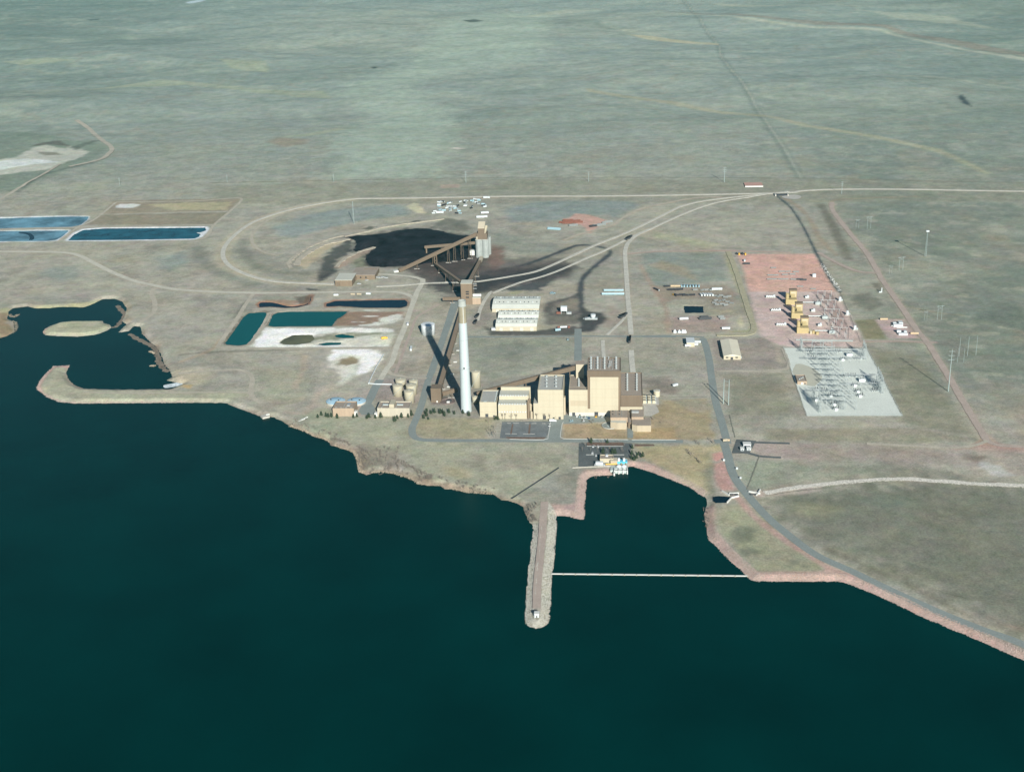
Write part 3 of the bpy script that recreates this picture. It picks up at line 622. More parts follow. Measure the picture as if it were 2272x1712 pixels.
# ------------------------------------------------------------------ water
M_LAKE = water_mat('lake_water', (0.0001, .0215, .0195), rough=.22, wave=.14, scale=.09, var=.22)
wb = MB(); nx, ny = 24, 24; xs = np.linspace(-2600, 1600, nx+1); ys = np.linspace(-2600, 760, ny+1)
wb.add([(x, y, ZW) for y in ys for x in xs], [(j*(nx+1)+i, j*(nx+1)+i+1, (j+1)*(nx+1)+i+1, (j+1)*(nx+1)+i) for j in range(ny) for i in range(nx)])
wb.build('reservoir_water', M_LAKE, kind='structure')
WM = dict(green=water_mat('pond_green', (.004, .085, .085), .15, .04, .1, .1), dark=water_mat('pond_dark', (.006, .018, .03), .12, .04, .1, .3),
          mud=water_mat('pond_mud', (.11, .11, .06), .3, .03, .3, .35), blue=water_mat('pond_blue', (.010, .075, .105), .15, .04, .5, .5))
M_ICE = mat('pond_ice', (.11, .23, .29), rough=.4, var=.8, scale=.016, spec=.4, grain=(.2, .15))
for k, (pl, look) in PONDS.items():
    pc = smooth(pl, 6, True); c = pc.mean(0); d = pc-c; L_ = np.hypot(*d.T)[:, None]; pc = c+d*(1+3.0/L_)
    b = MB(); n = len(pc); b.add([(x, y, -1.0) for x, y in pc], [tuple(range(n))])
    b.build('pond', M_ICE if look == 'ice' else WM[look], kind='structure')
# dark open lead in the ice of one pond
ld = smooth(PTS('f', '130,347 190,352 225,372 230,392 215,402 195,402 200,388 185,366 120,352', -.98), 4, True)
MB().add([(x, y, -.97) for x, y in ld], [tuple(range(len(ld)))]).build('pond', WM['dark'], kind='structure')
# ------------------------------------------------------------------ coal heap
cx0, cy0 = COALP.min(0); cx1, cy1 = COALP.max(0); gs = 5.0
ax = np.arange(cx0-gs, cx1+gs, gs); ay = np.arange(cy0-gs, cy1+gs, gs); AX, AY = np.meshgrid(ax, ay)
sdc = sdist(COALP, AX, AY)+fbm(AX/16, AY/16, 5, 3)*5
hz = np.where(sdc > 0, np.minimum(sdc*.25, 7)*(1+.35*fbm(AX/40, AY/40, 8, 3))+.15, -1.5)+np.where(sdc > 4, fbm(AX/12, AY/12, 3, 3)*1.3, 0)
nxx = len(ax); fs = [(j*nxx+i, j*nxx+i+1, (j+1)*nxx+i+1, (j+1)*nxx+i) for j in range(len(ay)-1) for i in range(nxx-1) if max(sdc[j, i], sdc[j, i+1], sdc[j+1, i], sdc[j+1, i+1]) > 0]
M_COAL = mat('coal', (.014, .014, .017), rough=.85, var=.8, scale=.03, grain=(.25, .4), bump=.4, spec=.2)
MB().add(list(zip(AX.ravel(), AY.ravel(), hz.ravel())), fs).build('coal_pile', M_COAL, kind='structure', smooth_=True)
# ------------------------------------------------------------------ roads, tracks, pads
M_ASPH = mat('asphalt_old', (.235, .27, .255), rough=.9, var=.08, scale=.05, grain=(.5, .1), spec=.15)
M_ASPHD = mat('asphalt_dark', (.115, .13, .13), rough=.9, var=.2, scale=.06, grain=(.5, .12), spec=.15)
M_GRAV = mat('gravel_pale', (.50, .49, .41), rough=.95, var=.12, scale=.05, grain=(.6, .15), spec=.1)
M_DIRT = mat('dirt_track', (.43, .40, .325), rough=.95, var=.14, scale=.05, grain=(.6, .15), spec=.1)
M_PINK = mat('pink_gravel', (.41, .345, .295), rough=.95, var=.1, scale=.05, grain=(.6, .12), spec=.1)
M_BALL = mat('ballast', (.50, .495, .43), rough=.95, var=.12, scale=.07, grain=(.7, .2), spec=.1)
M_RAIL = mat('rail_steel', (.16, .13, .11), rough=.5, var=.2, scale=.2, metal=.6)
M_CONC = mat('concrete', (.44, .43, .385), rough=.85, var=.1, scale=.15, streak=(.5, .12))
M_CONCW = mat('concrete_white', (.56, .58, .55), rough=.8, var=.08, scale=.2)
_zc = [0]
def strip(name, z, s, w, m, zo=.12, step=6.0, jit=.0, kind='structure', thick=None, raw=None):
    ln = smooth(PTS(z, s) if raw is None else raw, step); n = len(ln); _zc[0] += 1; zo += _zc[0]*.004
    t = np.gradient(ln, axis=0); t /= np.hypot(*t.T)[:, None]+1e-9; nn = np.stack([-t[:, 1], t[:, 0]], 1)
    j1 = (RNG.random(n)-.5)*jit; j2 = (RNG.random(n)-.5)*jit
    A = ln+nn*(w/2+j1)[:, None]; Bq = ln-nn*(w/2+j2)[:, None]
    hA = terrain(A[:, 0], A[:, 1], False); hB = terrain(Bq[:, 0], Bq[:, 1], False); hc = terrain(ln[:, 0], ln[:, 1], False)
    far = np.where(ln[:, 1] > 1350, 1.0, 0.0)
    zA = np.maximum(hA, hc-.4)+zo+far; zB = np.maximum(hB, hc-.4)+zo+far
    b = MB(); b.add([(x, y, h) for (x, y), h in zip(A, zA)]+[(x, y, h) for (x, y), h in zip(Bq, zB)], [(n+k, n+k+1, k+1, k) for k in range(n-1)])
    if thick:                                         # side faces down to the ground
        b.add([(x, y, h-thick) for (x, y), h in zip(A, zA)]+[(x, y, h) for (x, y), h in zip(A, zA)], [(k, k+1, n+k+1, n+k) for k in range(n-1)])
        b.add([(x, y, h-thick) for (x, y), h in zip(Bq, zB)]+[(x, y, h) for (x, y), h in zip(Bq, zB)], [(n+k, n+k+1, k+1, k) for k in range(n-1)])
    return b.build(name, m, kind=kind), ln
def sheet(name, z, s, m, zo=.06, jit=0.0, sm=False, raw=None, step=8):
    pl = PTS(z, s) if raw is None else raw; _zc[0] += 1; zo += _zc[0]*.004
    if sm: pl = smooth(pl, step, True)
    if jit:
        q = []
        for a, b in zip(pl, np.roll(pl, -1, 0)):
            k = max(1, int(np.hypot(*(b-a))/5)); q += [a+(b-a)*i/k+(RNG.random(2)-.5)*jit for i in range(k)]
        pl = np.array(q)
    return MB().add([(x, y, zo) for x, y in pl], [tuple(range(len(pl)))] if np.cross(pl[1]-pl[0], pl[2]-pl[1]) > 0 or True else []).build(name, m, kind='structure')
# plant roads
strip('road', 'a', '400,100 330,330 220,650 170,800 130,950 80,1080 52,1150 68,1210 130,1236 300,1243 700,1243 1400,1245 2000,1250 2212,1250 2270,1252', 9.5, M_ASPH, .14)
strip('road', 'l', '20,70 45,150 80,280 160,400 300,560 450,690 650,835 900,950 1200,1095 1500,1230 1800,1350 2074,1450 2700,1745', 10.5, M_ASPH, .18)
strip('road', 'd', '790,1640 740,1450 690,1280 660,1100 640,950 610,830 585,775', 10, M_ASPH, .16)
strip('road', 'e', '1420,292 1480,290 1530,300', 12, M_ASPH, .20)
strip('road', 'a', '1410,330 1411,460 1408,590', 11, M_ASPH, .12)
strip('road', 'b', '1395,740 1330,900 1240,1150 1170,1360', 9.5, M_ASPH, .13)
strip('road', 'a', '500,395 900,394 1400,390 2212,395', 5.5, M_ASPHD if False else M_ASPH, .10)
strip('road', 'd', '0,762 300,755 600,768', 6, M_ASPH, .11)
strip('gravel_road', 'f', '-200,478 0,478 250,480 420,485 530,505 640,560 760,620 900,675 1030,705 1200,735 1500,752 1819,758', 10, M_GRAV, .14, jit=1)
strip('gravel_road', 'c', '600,187 1200,178 1700,175 1820,185 1880,210 1910,240 1880,330 1830,480 1780,600 1730,750 1685,810 1640,890 1560,1040', 8.5, M_GRAV, .15, jit=1)
strip('gravel_road', 'b', '690,545 850,552 1000,566 1080,585 1100,605 1050,700 1020,780', 9, M_GRAV, .16, jit=1)
strip('dirt_road', 'b', '1020,780 970,920 900,1080 830,1250 808,1310 830,1355 950,1385 1130,1400', 7, M_DIRT, .13, jit=1)
strip('dirt_road', 'c', '2120,275 2000,340 1930,390 1880,520 1830,650 1760,840', 4.5, M_PINK, .12)
strip('dirt_road', 'f', '1040,725 1020,760 1042,830 1030,890 950,950 850,1000 800,1024', 8, M_DIRT, .12, jit=1)
strip('dirt_road', 'f', '1200,1300 1400,1282 1600,1274 1670,1296 1697,1340 1690,1440 1760,1500', 7, M_DIRT, .12, jit=1)
strip('dirt_road', 'f', '1690,1428 1400,1425 900,1432 560,1425', 5, M_DIRT, .12, jit=1)
strip('dirt_road', 'f', '1300,402 1385,382 1440,300 1540,215 1625,130 1550,122 1300,140 780,147', 6, M_DIRT, .14, jit=1)
strip('dirt_road', 'f', '780,147 640,260 520,320 390,412', 6, M_DIRT, .15, jit=1)
strip('dirt_road', 'f', '-200,336 0,332 250,324 500,318 900,310 1440,300', 6, M_DIRT, .13, jit=1)
strip('dirt_road', 'f', '680,230 1200,215 1530,210', 4.5, M_DIRT, .12, jit=1)
strip('dirt_road', 'c', '600,190 540,270 440,430 308,620 340,632 700,637 1300,634 1700,632', 7, M_DIRT, .13, jit=1)
strip('dirt_road', 'c', '590,318 1200,320 1860,315', 5.5, M_DIRT, .12, jit=1)
strip('dirt_road', 'c', '725,345 720,375 665,470 560,605', 8, M_DIRT, .14, jit=1)
strip('dirt_road', 'g', '330,510 380,540 430,590 482,632 470,660 430,690 300,722', 13, M_DIRT, .2, step=14, jit=2)
strip('dirt_road', 'g', '260,710 180,760 100,805 -40,890', 8, M_DIRT, .2, step=14, jit=2)
strip('dirt_road', 'd', '700,1045 730,1046 900,1044 1230,1050', 6, M_DIRT, .12, jit=1)
strip('gravel_road', 's', '980,740 1060,600 1130,480 1200,330 1290,180', 12, M_ASPH, .15)
sheet('gravel_yard', 's', '930,740 980,650 1060,590 1140,600 1190,660 1210,760 1160,790 960,790', M_ASPH, .11, sm=True)
# pier crest, dam toe path
strip('dirt_road', 'k', '400,120 385,300 378,420 355,640 340,800 335,990', 8.5, M_PINK, .2)
sheet('substation_pad', 'u', '135,90 1495,98 2075,1195 520,1200', mat('crushed_stone', (.62, .67, .61), rough=.95, var=.07, scale=.03, grain=(.5, .1), spec=.1), .10, jit=1.2)
sheet('substation_pad', 'u', '330,350 450,350 640,430 740,520 760,545 740,640 680,680 640,720 520,700 350,620 280,480', mat('crushed_stone_dull', (.47, .475, .39), rough=.95, var=.06, scale=.05, spec=.1), .16, jit=1.5)
# parking lots
M_LOT = mat('car_park_asphalt', (.165, .185, .19), rough=.9, var=.2, scale=.08, grain=(.5, .12), spec=.15)
lot = sheet('parking_lot', 'a', '790,1090 1180,1085 1165,1190 1140,1225 850,1228 770,1225', M_LOT, .10)
sheet('parking_lot', 'a', '1170,1075 1290,1075 1265,1235 1130,1240 1165,1200', M_ASPH, .09)
sheet('parking_lot', 'v', '150,240 1280,240 1240,560 1060,640 560,790 140,790', M_ASPHD, .09)
sheet('parking_lot', 'v', '1250,240 1400,250 1320,590 1240,590', M_ASPHD, .11)
sheet('paved_yard', 'q', '100,1250 860,1270 860,1380 640,1390 90,1420 60,1400', M_ASPH, .09)
sheet('paved_yard', 'q', '1560,1080 1780,1060 1860,1200 1700,1280 1570,1270', M_CONC, .09, jit=1)
sheet('paved_yard', 'l', '105,45 240,55 200,130 190,140 75,130', M_ASPHD, .12)
strip('road', 'l', '195,65 300,68 470,73', 5.5, M_ASPHD, .10)
strip('road', 'l', '75,135 180,137 260,160 410,170', 5.5, M_ASPHD, .11)
strip('footpath', 'q', '1315,1500 1318,1560 1320,1680', 7, M_ASPH, .13)
# kerbs as real steps
def kerb(z, s, raw=None): return strip('kerb', z, s, .7, M_CONCW, .26, thick=.3, raw=raw)
kerb('a', '1290,1092 1280,1110 1265,1215 1290,1228 1820,1236')
kerb('a', '1850,1237 2212,1238')
kerb('v', '340,312 700,314 1190,316'); kerb('v', '320,515 560,512'); kerb('v', '960,515 1210,515')
kerb('a', '1185,1090 1165,1205 1130,1236 850,1232')
# planted islands of the car park
M_BED = mat('bark_mulch', (.16, .11, .085), rough=.95, var=.25, scale=.2, grain=(1.2, .25))
sheet('planting_bed', 'v', '340,225 1190,225 1200,300 340,300', M_BED, .17)
sheet('planting_bed', 'a', '870,1110 882,1110 868,1190 855,1190', M_BED, .2)
sheet('planting_bed', 'a', '1010,1110 1024,1110 1016,1190 1002,1190', M_BED, .2)
sheet('planting_bed', 'a', '815,1215 1150,1218 1130,1232 850,1232', M_BED, .2)
sheet('planting_bed', 'v', '1450,265 1910,270 1915,310 1460,320', M_BED, .14)
M_LINE = mat('road_paint', (.72, .72, .66), rough=.7, var=.15, scale=.5)
for s_ in ('815,1188 910,1190', '962,1190 1058,1191', '880,1103 925,1103', '830,1103 860,1103', '975,1104 1010,1104', '1030,1105 1070,1104', '1115,1105 1145,1105'):
    strip('parking_line', 'a', s_, 1.1, M_LINE, .16)
# railway: ballast bed with a pair of rails
def railway(z, s, w=5.0, raw=None, rails=True):
    o, ln = strip('railway_track', z, s, w, M_BALL, .30, step=10, thick=.4, raw=raw)
    if rails:
        n = len(ln); t = np.gradient(ln, axis=0); t /= np.hypot(*t.T)[:, None]+1e-9; nn = np.stack([-t[:, 1], t[:, 0]], 1)
        far = np.where(ln[:, 1] > 1350, 1.0, 0.0)
        for sg in (-1, 1):
            c = ln+nn*sg*.75; h = terrain(c[:, 0], c[:, 1], False)+.30+far; b = MB()
            vs = []
            for (x, y), z_, d in zip(c, h, nn):
                for a, e in ((-.07, 0.02), (-.07, .2), (.07, .2), (.07, 0.02)): vs.append((x+d[0]*a, y+d[1]*a, z_+e))
            b.add(vs, [(4*k+q, 4*k+4+q, 4*k+5+q, 4*k+1+q) for k in range(n-1) for q in range(3)])
            b.build('rail', M_RAIL, parent=o)
    return o
r1 = np.concatenate([PTS('h', '3000,835 2212,827 1700,818 1400,818 1250,825 1150,834 500,846 0,848'), PTS('m', '1600,125 1300,128 1200,133 1000,160 800,200 640,245 500,300 400,370 330,440 300,500 310,560 360,610 450,655 560,690 700,712 900,722 1080,728')])
railway(None, None, 8.5, raw=r1)
r2 = np.concatenate([PTS('j', '2212,84 2110,97 1900,117 1650,145 1500,170 1380,205 1240,275 1000,390 740,495 600,560 450,630 300,690 120,725 0,745'), PTS('b', '1500,612 1250,618 1120,622 900,640 720,648')])
railway(None, None, 7.0, raw=r2)
r3 = np.concatenate([PTS('j', '2050,103 1900,130 1750,152 1600,187 1400,262 1150,377 1050,417 820,532 700,582 500,672 350,727 200,767 50,822 -20,850'), PTS('b', '1660,690 1615,745 1570,830 1545,930')])
railway(None, None, 6.0, raw=r3)
railway('j', '1170,368 1080,405 1030,440 995,480 980,520 976,560 985,700 998,900 1008,1000 1022,1165', 8.0)
railway('j', '1002,960 985,1020 930,1085 835,1170', 4.5)
railway('a', '1612,425 1616,500 1622,575', 6.0)
railway('a', '1845,505 1850,590 1860,690', 8.0)
# stone channel on the right
strip('stone_channel', 'l', '300,415 500,378 700,352 900,335 1100,318 1300,318 1500,332 1800,352 2074,362 2700,390', 8.5, mat('channel_stone', (.60, .58, .51), rough=.95, var=.3, scale=.35, grain=(1.0, .25), bump=.5), .14, jit=3)

# pink graded roads of the right side, the yellowish berm of the turbine yard, thin field edges
strip('dirt_road', 'i', '390,185 400,240 500,370 600,490 660,590 700,660 800,800 900,950 960,1020 1060,1180 1150,1330 1250,1500 1320,1610', 9.5, M_PINK, .12, jit=1.2)
strip('dirt_road', 'i', '310,485 450,560 560,600 660,605', 8, M_PINK, .12, jit=1.2)
strip('dirt_road', 'i', '560,1015 780,1012 930,1018 1010,1020', 6.5, M_PINK, .12, jit=1.2)
strip('dirt_road', 'i', '1310,1600 1370,1632 1538,1645 1800,1660', 8, M_PINK, .12, jit=1.5)
strip('dirt_road', 'i', '1320,1605 1250,1635 1100,1650 900,1640 600,1625', 6, M_DIRT, .12, jit=1.5)
strip('dirt_road', 'j', '990,556 1100,545 1300,535 1760,530 2212,545', 7, M_PINK, .12, jit=1.2)
strip('dirt_road', 'j', '520,450 560,435 620,410 700,390 860,345 960,285 1080,220 1250,180 1500,135 1700,125', 6, M_DIRT, .12, jit=1)
strip('earth_berm', 'd', '795,68 830,150 870,260 920,420 965,560 1003,680 985,735 940,748 700,752', 9, mat('berm_grass', (.37, .35, .24), rough=.95, var=.12, scale=.08, grain=(.5, .15)), .5, thick=.7, jit=1)
strip('ditch', 'd', '800,72 838,160 880,280 932,440 975,575 1012,690 1000,740', 2.2, M_ASPHD, .25, jit=.8)
strip('dirt_road', 'm', '1100,165 800,215 640,270 530,340 500,410 530,470 600,510 680,525 700,515', 6, M_DIRT, .12, jit=1.5)
strip('dirt_road', 'd', '1240,860 1290,1000 1230,1035 1100,1035', 5, M_DIRT, .12, jit=1)
for z_, s_ in (('d', '820,1395 1100,1398 1430,1400'), ('d', '805,1400 850,1590'), ('d', '90,1235 300,1255 620,1255'), ('d', '1840,610 2212,615'), ('l', '260,160 215,290 175,390'), ('l', '300,432 500,402 720,378'), ('l', '1450,1070 1700,1130 1900,1175')):
    strip('ditch', z_, s_, 1.1, mat('ditch_grass', (.20, .205, .165), rough=.95, var=.2, scale=.2), .08, jit=.9)

for s_, w_ in (('810,600 850,545 930,490 1030,445 1190,412', 11), ('1090,612 1150,555 1260,502 1362,470', 7), ('1150,395 1260,372 1450,326 1700,292 1850,272', 6), ('780,620 760,590 800,540 900,470 1040,415 1140,390', 7)):
    strip('earth_berm', 'm', s_, w_, mat('pale_berm_soil', (.42, .385, .305), rough=.95, var=.2, scale=.12, grain=(.5, .2)), .7, thick=.9, jit=4)
# ------------------------------------------------------------------ plant buildings
M_CREAM = mat('cream_siding', (.445, .41, .305), rough=.55, var=.03, scale=.05, ribs=(1.6, 'DIAGONAL'), bump=.03, streak=(.25, .05))
M_CREAM2 = mat('cream_panel_pale', (.40, .35, .255), rough=.6, var=.03, scale=.05, streak=(.25, .05))
M_TANW = mat('tan_wall', (.35, .275, .20), rough=.7, var=.05, scale=.08, streak=(.3, .06))
M_BROWN = mat('brown_siding', (.15, .117, .083), rough=.6, var=.06, scale=.06, streak=(.3, .08))
M_BRNL = mat('brown_siding_light', (.185, .143, .10), rough=.6, var=.05, scale=.06, streak=(.3, .07))
M_ROOFB = mat('brown_gravel_roof', (.30, .26, .215), rough=.95, var=.09, scale=.06, grain=(.5, .1))
M_ROOFG = mat('grey_membrane_roof', (.36, .37, .34), rough=.9, var=.08, scale=.05, grain=(.4, .08))
M_ROOFS = mat('pale_metal_roof', (.50, .51, .435), rough=.6, var=.05, scale=.06, ribs=(1.2, 'X'), bump=.03)
M_WHITE = mat('white_paint', (.54, .59, .60), rough=.5, var=.04, scale=.1, streak=(.4, .05))
M_SILO = mat('silo_concrete', (.30, .335, .32), rough=.8, var=.12, scale=.12, streak=(.5, .16))
M_CTANK = mat('cream_tank_paint', (.46, .435, .325), rough=.45, var=.04, scale=.1, streak=(.4, .05))
M_FAN = mat('roof_fan_grey', (.33, .37, .37), rough=.6, var=.08, scale=.3)
M_GLASS = mat('dark_glass', (.025, .032, .04), rough=.15, var=.1, scale=.3, spec=.6)
M_DARK = mat('dark_steel', (.055, .06, .065), rough=.6, var=.15, scale=.3)
M_STEEL = mat('galvanised_steel', (.44, .48, .48), rough=.45, var=.12, scale=.4, metal=.4)
M_GREYP = mat('grey_equipment_paint', (.36, .42, .42), rough=.5, var=.1, scale=.3)
M_TUR = mat('gas_turbine_tan_paint', (.39, .32, .165), rough=.55, var=.05, scale=.2, streak=(.5, .06))
M_BLUE = mat('pale_blue_dome', (.30, .46, .56), rough=.5, var=.1, scale=.25, streak=(.5, .1))
M_RUST = mat('rust_red_steel', (.20, .085, .06), rough=.8, var=.25, scale=.5)
M_YEL = mat('yellow_paint', (.72, .42, .06), rough=.5, var=.1, scale=.4)

def walls_roof(t, X0, X1, Y0, Y1, H, wall, roof, par=1.2, pw=.8, wname='wall', z0=-1.0):
    """four wall panels, a parapet ring and a recessed roof deck, each its own part"""
    MB().box(X0, X1, Y0, Y1, z0, H-par).build(wname, wall, t)
    b = MB(); b.box(X0-.05, X1+.05, Y0-.05, Y0+pw, H-par, H).box(X0-.05, X1+.05, Y1-pw, Y1+.05, H-par, H)
    b.box(X0-.05, X0+pw, Y0+pw, Y1-pw, H-par, H).box(X1-pw, X1+.05, Y0+pw, Y1-pw, H-par, H); b.build('parapet', wall, t)
    ROOF[t.name] = MB().box(X0+pw, X1-pw, Y0+pw, Y1-pw, H-par+.02, H-par+.12).build('roof', roof, t)
    return H-par+.12
def fan(t, x, y, z, r=1.5, h=1.7, body=None):
    o = MB().rings(x, y, [(z, r), (z+h*.8, r), (z+h, r*1.12), (z+h, r*.8), (z+h*.75, r*.78)], 12).build('roof_fan', body or M_GREYP, ROOF.get(t.name, t))
    return o
# --- smokestack
t = thing('smokestack', 'tall white tapering smokestack with bare concrete tip towering over the plant', 'chimney', (0, 0, 0))
def rr(z): return 7.3-(7.3-4.9)*z/154
prof = [(-1, 7.35)]+[(z, rr(z)) for z in np.linspace(0, 124, 20)]
MB().rings(0, 0, prof, 40, True, False).build('shaft', mat('stack_white_paint', (.42, .485, .495), rough=.6, var=.03, scale=.06, streak=(.3, .05)), t, smooth_=True)
MB().rings(0, 0, [(124, rr(124)), (134, rr(134)+.02), (146, rr(146)+.03)], 40, False, False).build('bare_concrete_band', mat('stack_concrete', (.27, .25, .18), rough=.85, var=.08, scale=.2, streak=(.6, .15)), t, smooth_=True)
MB().rings(0, 0, [(146, 5.03), (146.4, 5.7), (147.2, 5.7), (147.6, 5.15), (153.2, 5.05), (154, 5.25), (154, 4.2), (148, 4.1)], 40, False, True).build('crown', mat('stack_crown', (.32, .35, .325), rough=.8, var=.08, scale=.3), t, smooth_=True)
MB().rings(0, 0, [(151.5, 4.4), (151.6, 1.6)], 24).build('flue', M_DARK, t)
for zz in (61, 101):
    b = MB(); n = 36
    b.rings(0, 0, [(zz, rr(zz)+.02), (zz, rr(zz)+.75), (zz+.12, rr(zz)+.75), (zz+.12, rr(zz)+.02)], 36, False, False).build('platform', M_STEEL, t)
MB().box(-1.0, 1.0, -rr(60)-.12, -rr(60)+.5, 61.5, 63.7).build('port', M_DARK, t)
MB().bar((2.2, -6.7, 0), (1.6, -5.0, 146), .5).build('ladder', M_WHITE, t)
# --- A: block beside the stack
def bld(name, label, cat, z, xl, xr, yb, yr, yk): 
    X0, X1, Y0, Y1, H = measure(z, xl, xr, yb, yr, yk); return thing(name, label, cat, ((X0+X1)/2, (Y0+Y1)/2, 0)), X0, X1, Y0, Y1, H
t, X0, X1, Y0, Y1, H = bld('fan_house', 'small cream block with flat grey roof beside the foot of the smokestack', 'building', 'p', 48, 395, 1340, 1035, 785)
zr = walls_roof(t, X0, X1, Y0, Y1, H, M_CREAM, M_ROOFG)
for k in range(6): fan(t, X1-2.6, Y0+4+(Y1-Y0-8)*k/5, zr, .8, 1.2)
b = MB().box(X0+5, X0+9, Y0+3, Y0+5, zr, zr+.9).build('roof_hatch', M_GREYP, t)
FA = (X0, X1, Y0, Y1, H)
# --- B: baghouse in three stepped tiers
X0, X1, Y0, _, H1 = measure('p', 425, 1010, 1380, 1090, 985); Xm = (X0+X1)/2
t = thing('baghouse', 'cream baghouse stepping back in tiers with rows of white hoppers along its ledges', 'building', (Xm, Y0+20, 0))
H1 = hgt(Xm, Y0, 780+1080*.108); Y1 = GZ('p', 717, 982, H1)[1]; H2 = hgt(Xm, Y1, 780+905*.108); Y2 = GZ('p', 730, 792, H2)[1]; H3 = hgt(Xm, Y2, 780+728*.108)
HL = hgt(Xm, Y0, 780+1240*.108)
MB().box(X0, X1, Y0, Y1, -1, H1).build('wall', M_CREAM, t)
MB().box(X0+.4, X1-.4, Y0+.8, Y1+.2, H1+.02, H1+.3).build('roof', M_ROOFS, t)
MB().box(X0+.2, X1+1.8, Y1, Y2, -1, H2).build('wall', M_CREAM, t)
MB().box(X0+.6, X1+1.4, Y1+.8, Y2+.2, H2+.02, H2+.3).build('roof', M_ROOFS, t)
MB().box(X0+1.2, X1+3.0, Y2, Y2+3.5, -1, H3).build('wall', M_CREAM, t)
for (yy, zz) in ((Y0, HL), (Y0, H1), (Y1, H2)):
    lg = MB().box(X0+.1, X1-.1, yy-.7, yy-.02, zz-.5, zz+.05).build('ledge', M_CONC, t)
    for k in range(11):
        x = X0+1.6+(X1-X0-3.2)*k/10
        MB().rings(x, yy-.1, [(zz+.06, .95), (zz+.7, .95), (zz+1.1, .5)], 8).build('hopper', M_WHITE, lg)
b = MB()
for k, (dx, dy, z0, z1) in enumerate(((2.0, 4, 0, 24), (4.5, 8, 0, 17), (3.0, 14, 0, 22), (6.0, 2, 0, 9), (5.5, 16, 0, 13))):
    b = MB(); b.rings(X1+dx, Y0+dy, [(z0, 1.7), (z1, 1.7), (z1+1.2, .8)], 12); b.build('duct', M_CREAM2 if k % 2 else M_BRNL, t)
MB().bar((X1+1, Y0+6, 20), (X1+7, Y0+11, 14), 2.4).build('duct', M_CREAM2, t)
# --- C: scrubber building
t, X0, X1, Y0, Y1, H = bld('scrubber_building', 'cream box with grey roof of eight fans between the baghouse and the boiler house', 'building', 'p', 1245, 1762, 1385, 785, 470)
zr = walls_roof(t, X0, X1, Y0, Y1, H, M_CREAM, M_ROOFG, 1.4, 1.3)
for cxx in (1395, 1590):
    for ryy in (520, 588, 655, 722):
        q = GZ('p', cxx, ryy, zr); fan(t, q[0]+1.2, q[1], zr, 1.4, 2.2, M_FAN)
ZL = hgt(X0, Y0, 780+1065*.108); XL = xat(1060+1150*.108, Y0)
MB().box(XL, X0-.02, Y0+.3, Y1-4, -1, ZL).build('side_wing', M_CREAM, t)
MB().box(XL+.6, X0-.1, Y0+1, Y1-5, ZL+.02, ZL+.2).build('roof', M_ROOFG, t)
MB().box(X1+.02, X1+2.2, Y0+14, Y0+20, 0, 25).build('duct', M_CREAM2, t)
# --- D: boiler house and turbine hall
XA0, XA1, YA0, YA1, HA = measure('q', 190, 525, 1272, 790, 510)
t = thing('boiler_house', 'tallest cream boiler house with brown top band and rows of roof fans', 'building', ((XA0+XA1)/2+20, (YA0+YA1)/2, 0))
Yf = YA0
XB0 = xat(1240+530*.12, Yf, 40); XB1 = xat(1240+1140*.12, Yf, 40); Xbm = (XB0+XB1)/2
HB = hgt(Xbm, Yf, 770+435*.12); HBb = hgt(Xbm, Yf, 770+552*.12); YB1 = GZ('q', 830, 192, HB)[1]
zrA = walls_roof(t, XA0, XB0-.02, Yf, YA1, HA, M_CREAM, M_ROOFB, 1.0, .8, 'annex_wall')
MB().box(XA0+2, XB0-.5, Yf-.12, Yf-.02, hgt(XA0, Yf, 770+1085*.12), hgt(XA0, Yf, 770+985*.12)).build('wall_panel', M_CREAM2, t)
MB().box(XA0, XB1-6, Yf-.15, Yf-.02, -1, hgt(XA0, Yf, 770+1205*.12)).build('plinth', mat('plinth_concrete', (.52, .51, .44), rough=.9, var=.06, scale=.1), t)
for ryy in (600, 640, 680, 720):
    q = GZ('q', 370, ryy, zrA); fan(t, q[0], q[1], zrA, 1.3, 2.3, M_FAN)
# tower: cream face, brown returns and brown top band
MB().box(XB0, XB1, Yf+.9, YB1, -1, HBb).build('tower_wall', M_BRNL, t)
xf0 = xat(1240+577*.12, Yf, 40); xf1 = xat(1240+1100*.12, Yf, 40)
MB().box(xf0, xf1, Yf, Yf+.88, -1, HBb).build('tower_face', M_CREAM, t)
zs = hgt(XB0, Yf, 770+1140*.12)
MB().box(XB0+.02, xf0-.02, Yf+.02, Yf+.86, -1, zs).build('tower_face', M_CREAM, t)
MB().box(XB0-.35, XB1+.35, Yf-.35, YB1+.35, HBb+.02, HB-1.1).build('top_band', M_BROWN, t)
b = MB(); b.box(XB0-.4, XB1+.4, Yf-.4, Yf+.6, HB-1.1, HB).box(XB0-.4, XB1+.4, YB1-.6, YB1+.4, HB-1.1, HB).box(XB0-.4, XB0+.6, Yf+.6, YB1-.6, HB-1.1, HB).box(XB1-.6, XB1+.4, Yf+.6, YB1-.6, HB-1.1, HB)
b.build('parapet', M_BROWN, t)
ROOF[t.name] = MB().box(XB0+.6, XB1-.6, Yf+.6, YB1-.6, HB-1.08, HB-.9).build('roof', M_ROOFB, t); zrB = HB-.9
for cxx in (595, 715, 845, 1060):
    for ryy in (210, 248, 298, 350, 398):
        q = GZ('q', cxx, ryy, zrB); fan(t, q[0], q[1], zrB, 1.35, 2.6, M_FAN)
for cxx, ryy in ((920, 220), (940, 295), (930, 350), (925, 380), (965, 295), (960, 350)):
    q = GZ('q', cxx, ryy, zrB); MB().rings(q[0], q[1], [(zrB, .6), (zrB+3.6, .6)], 8).build('steam_vent', M_STEEL, t)
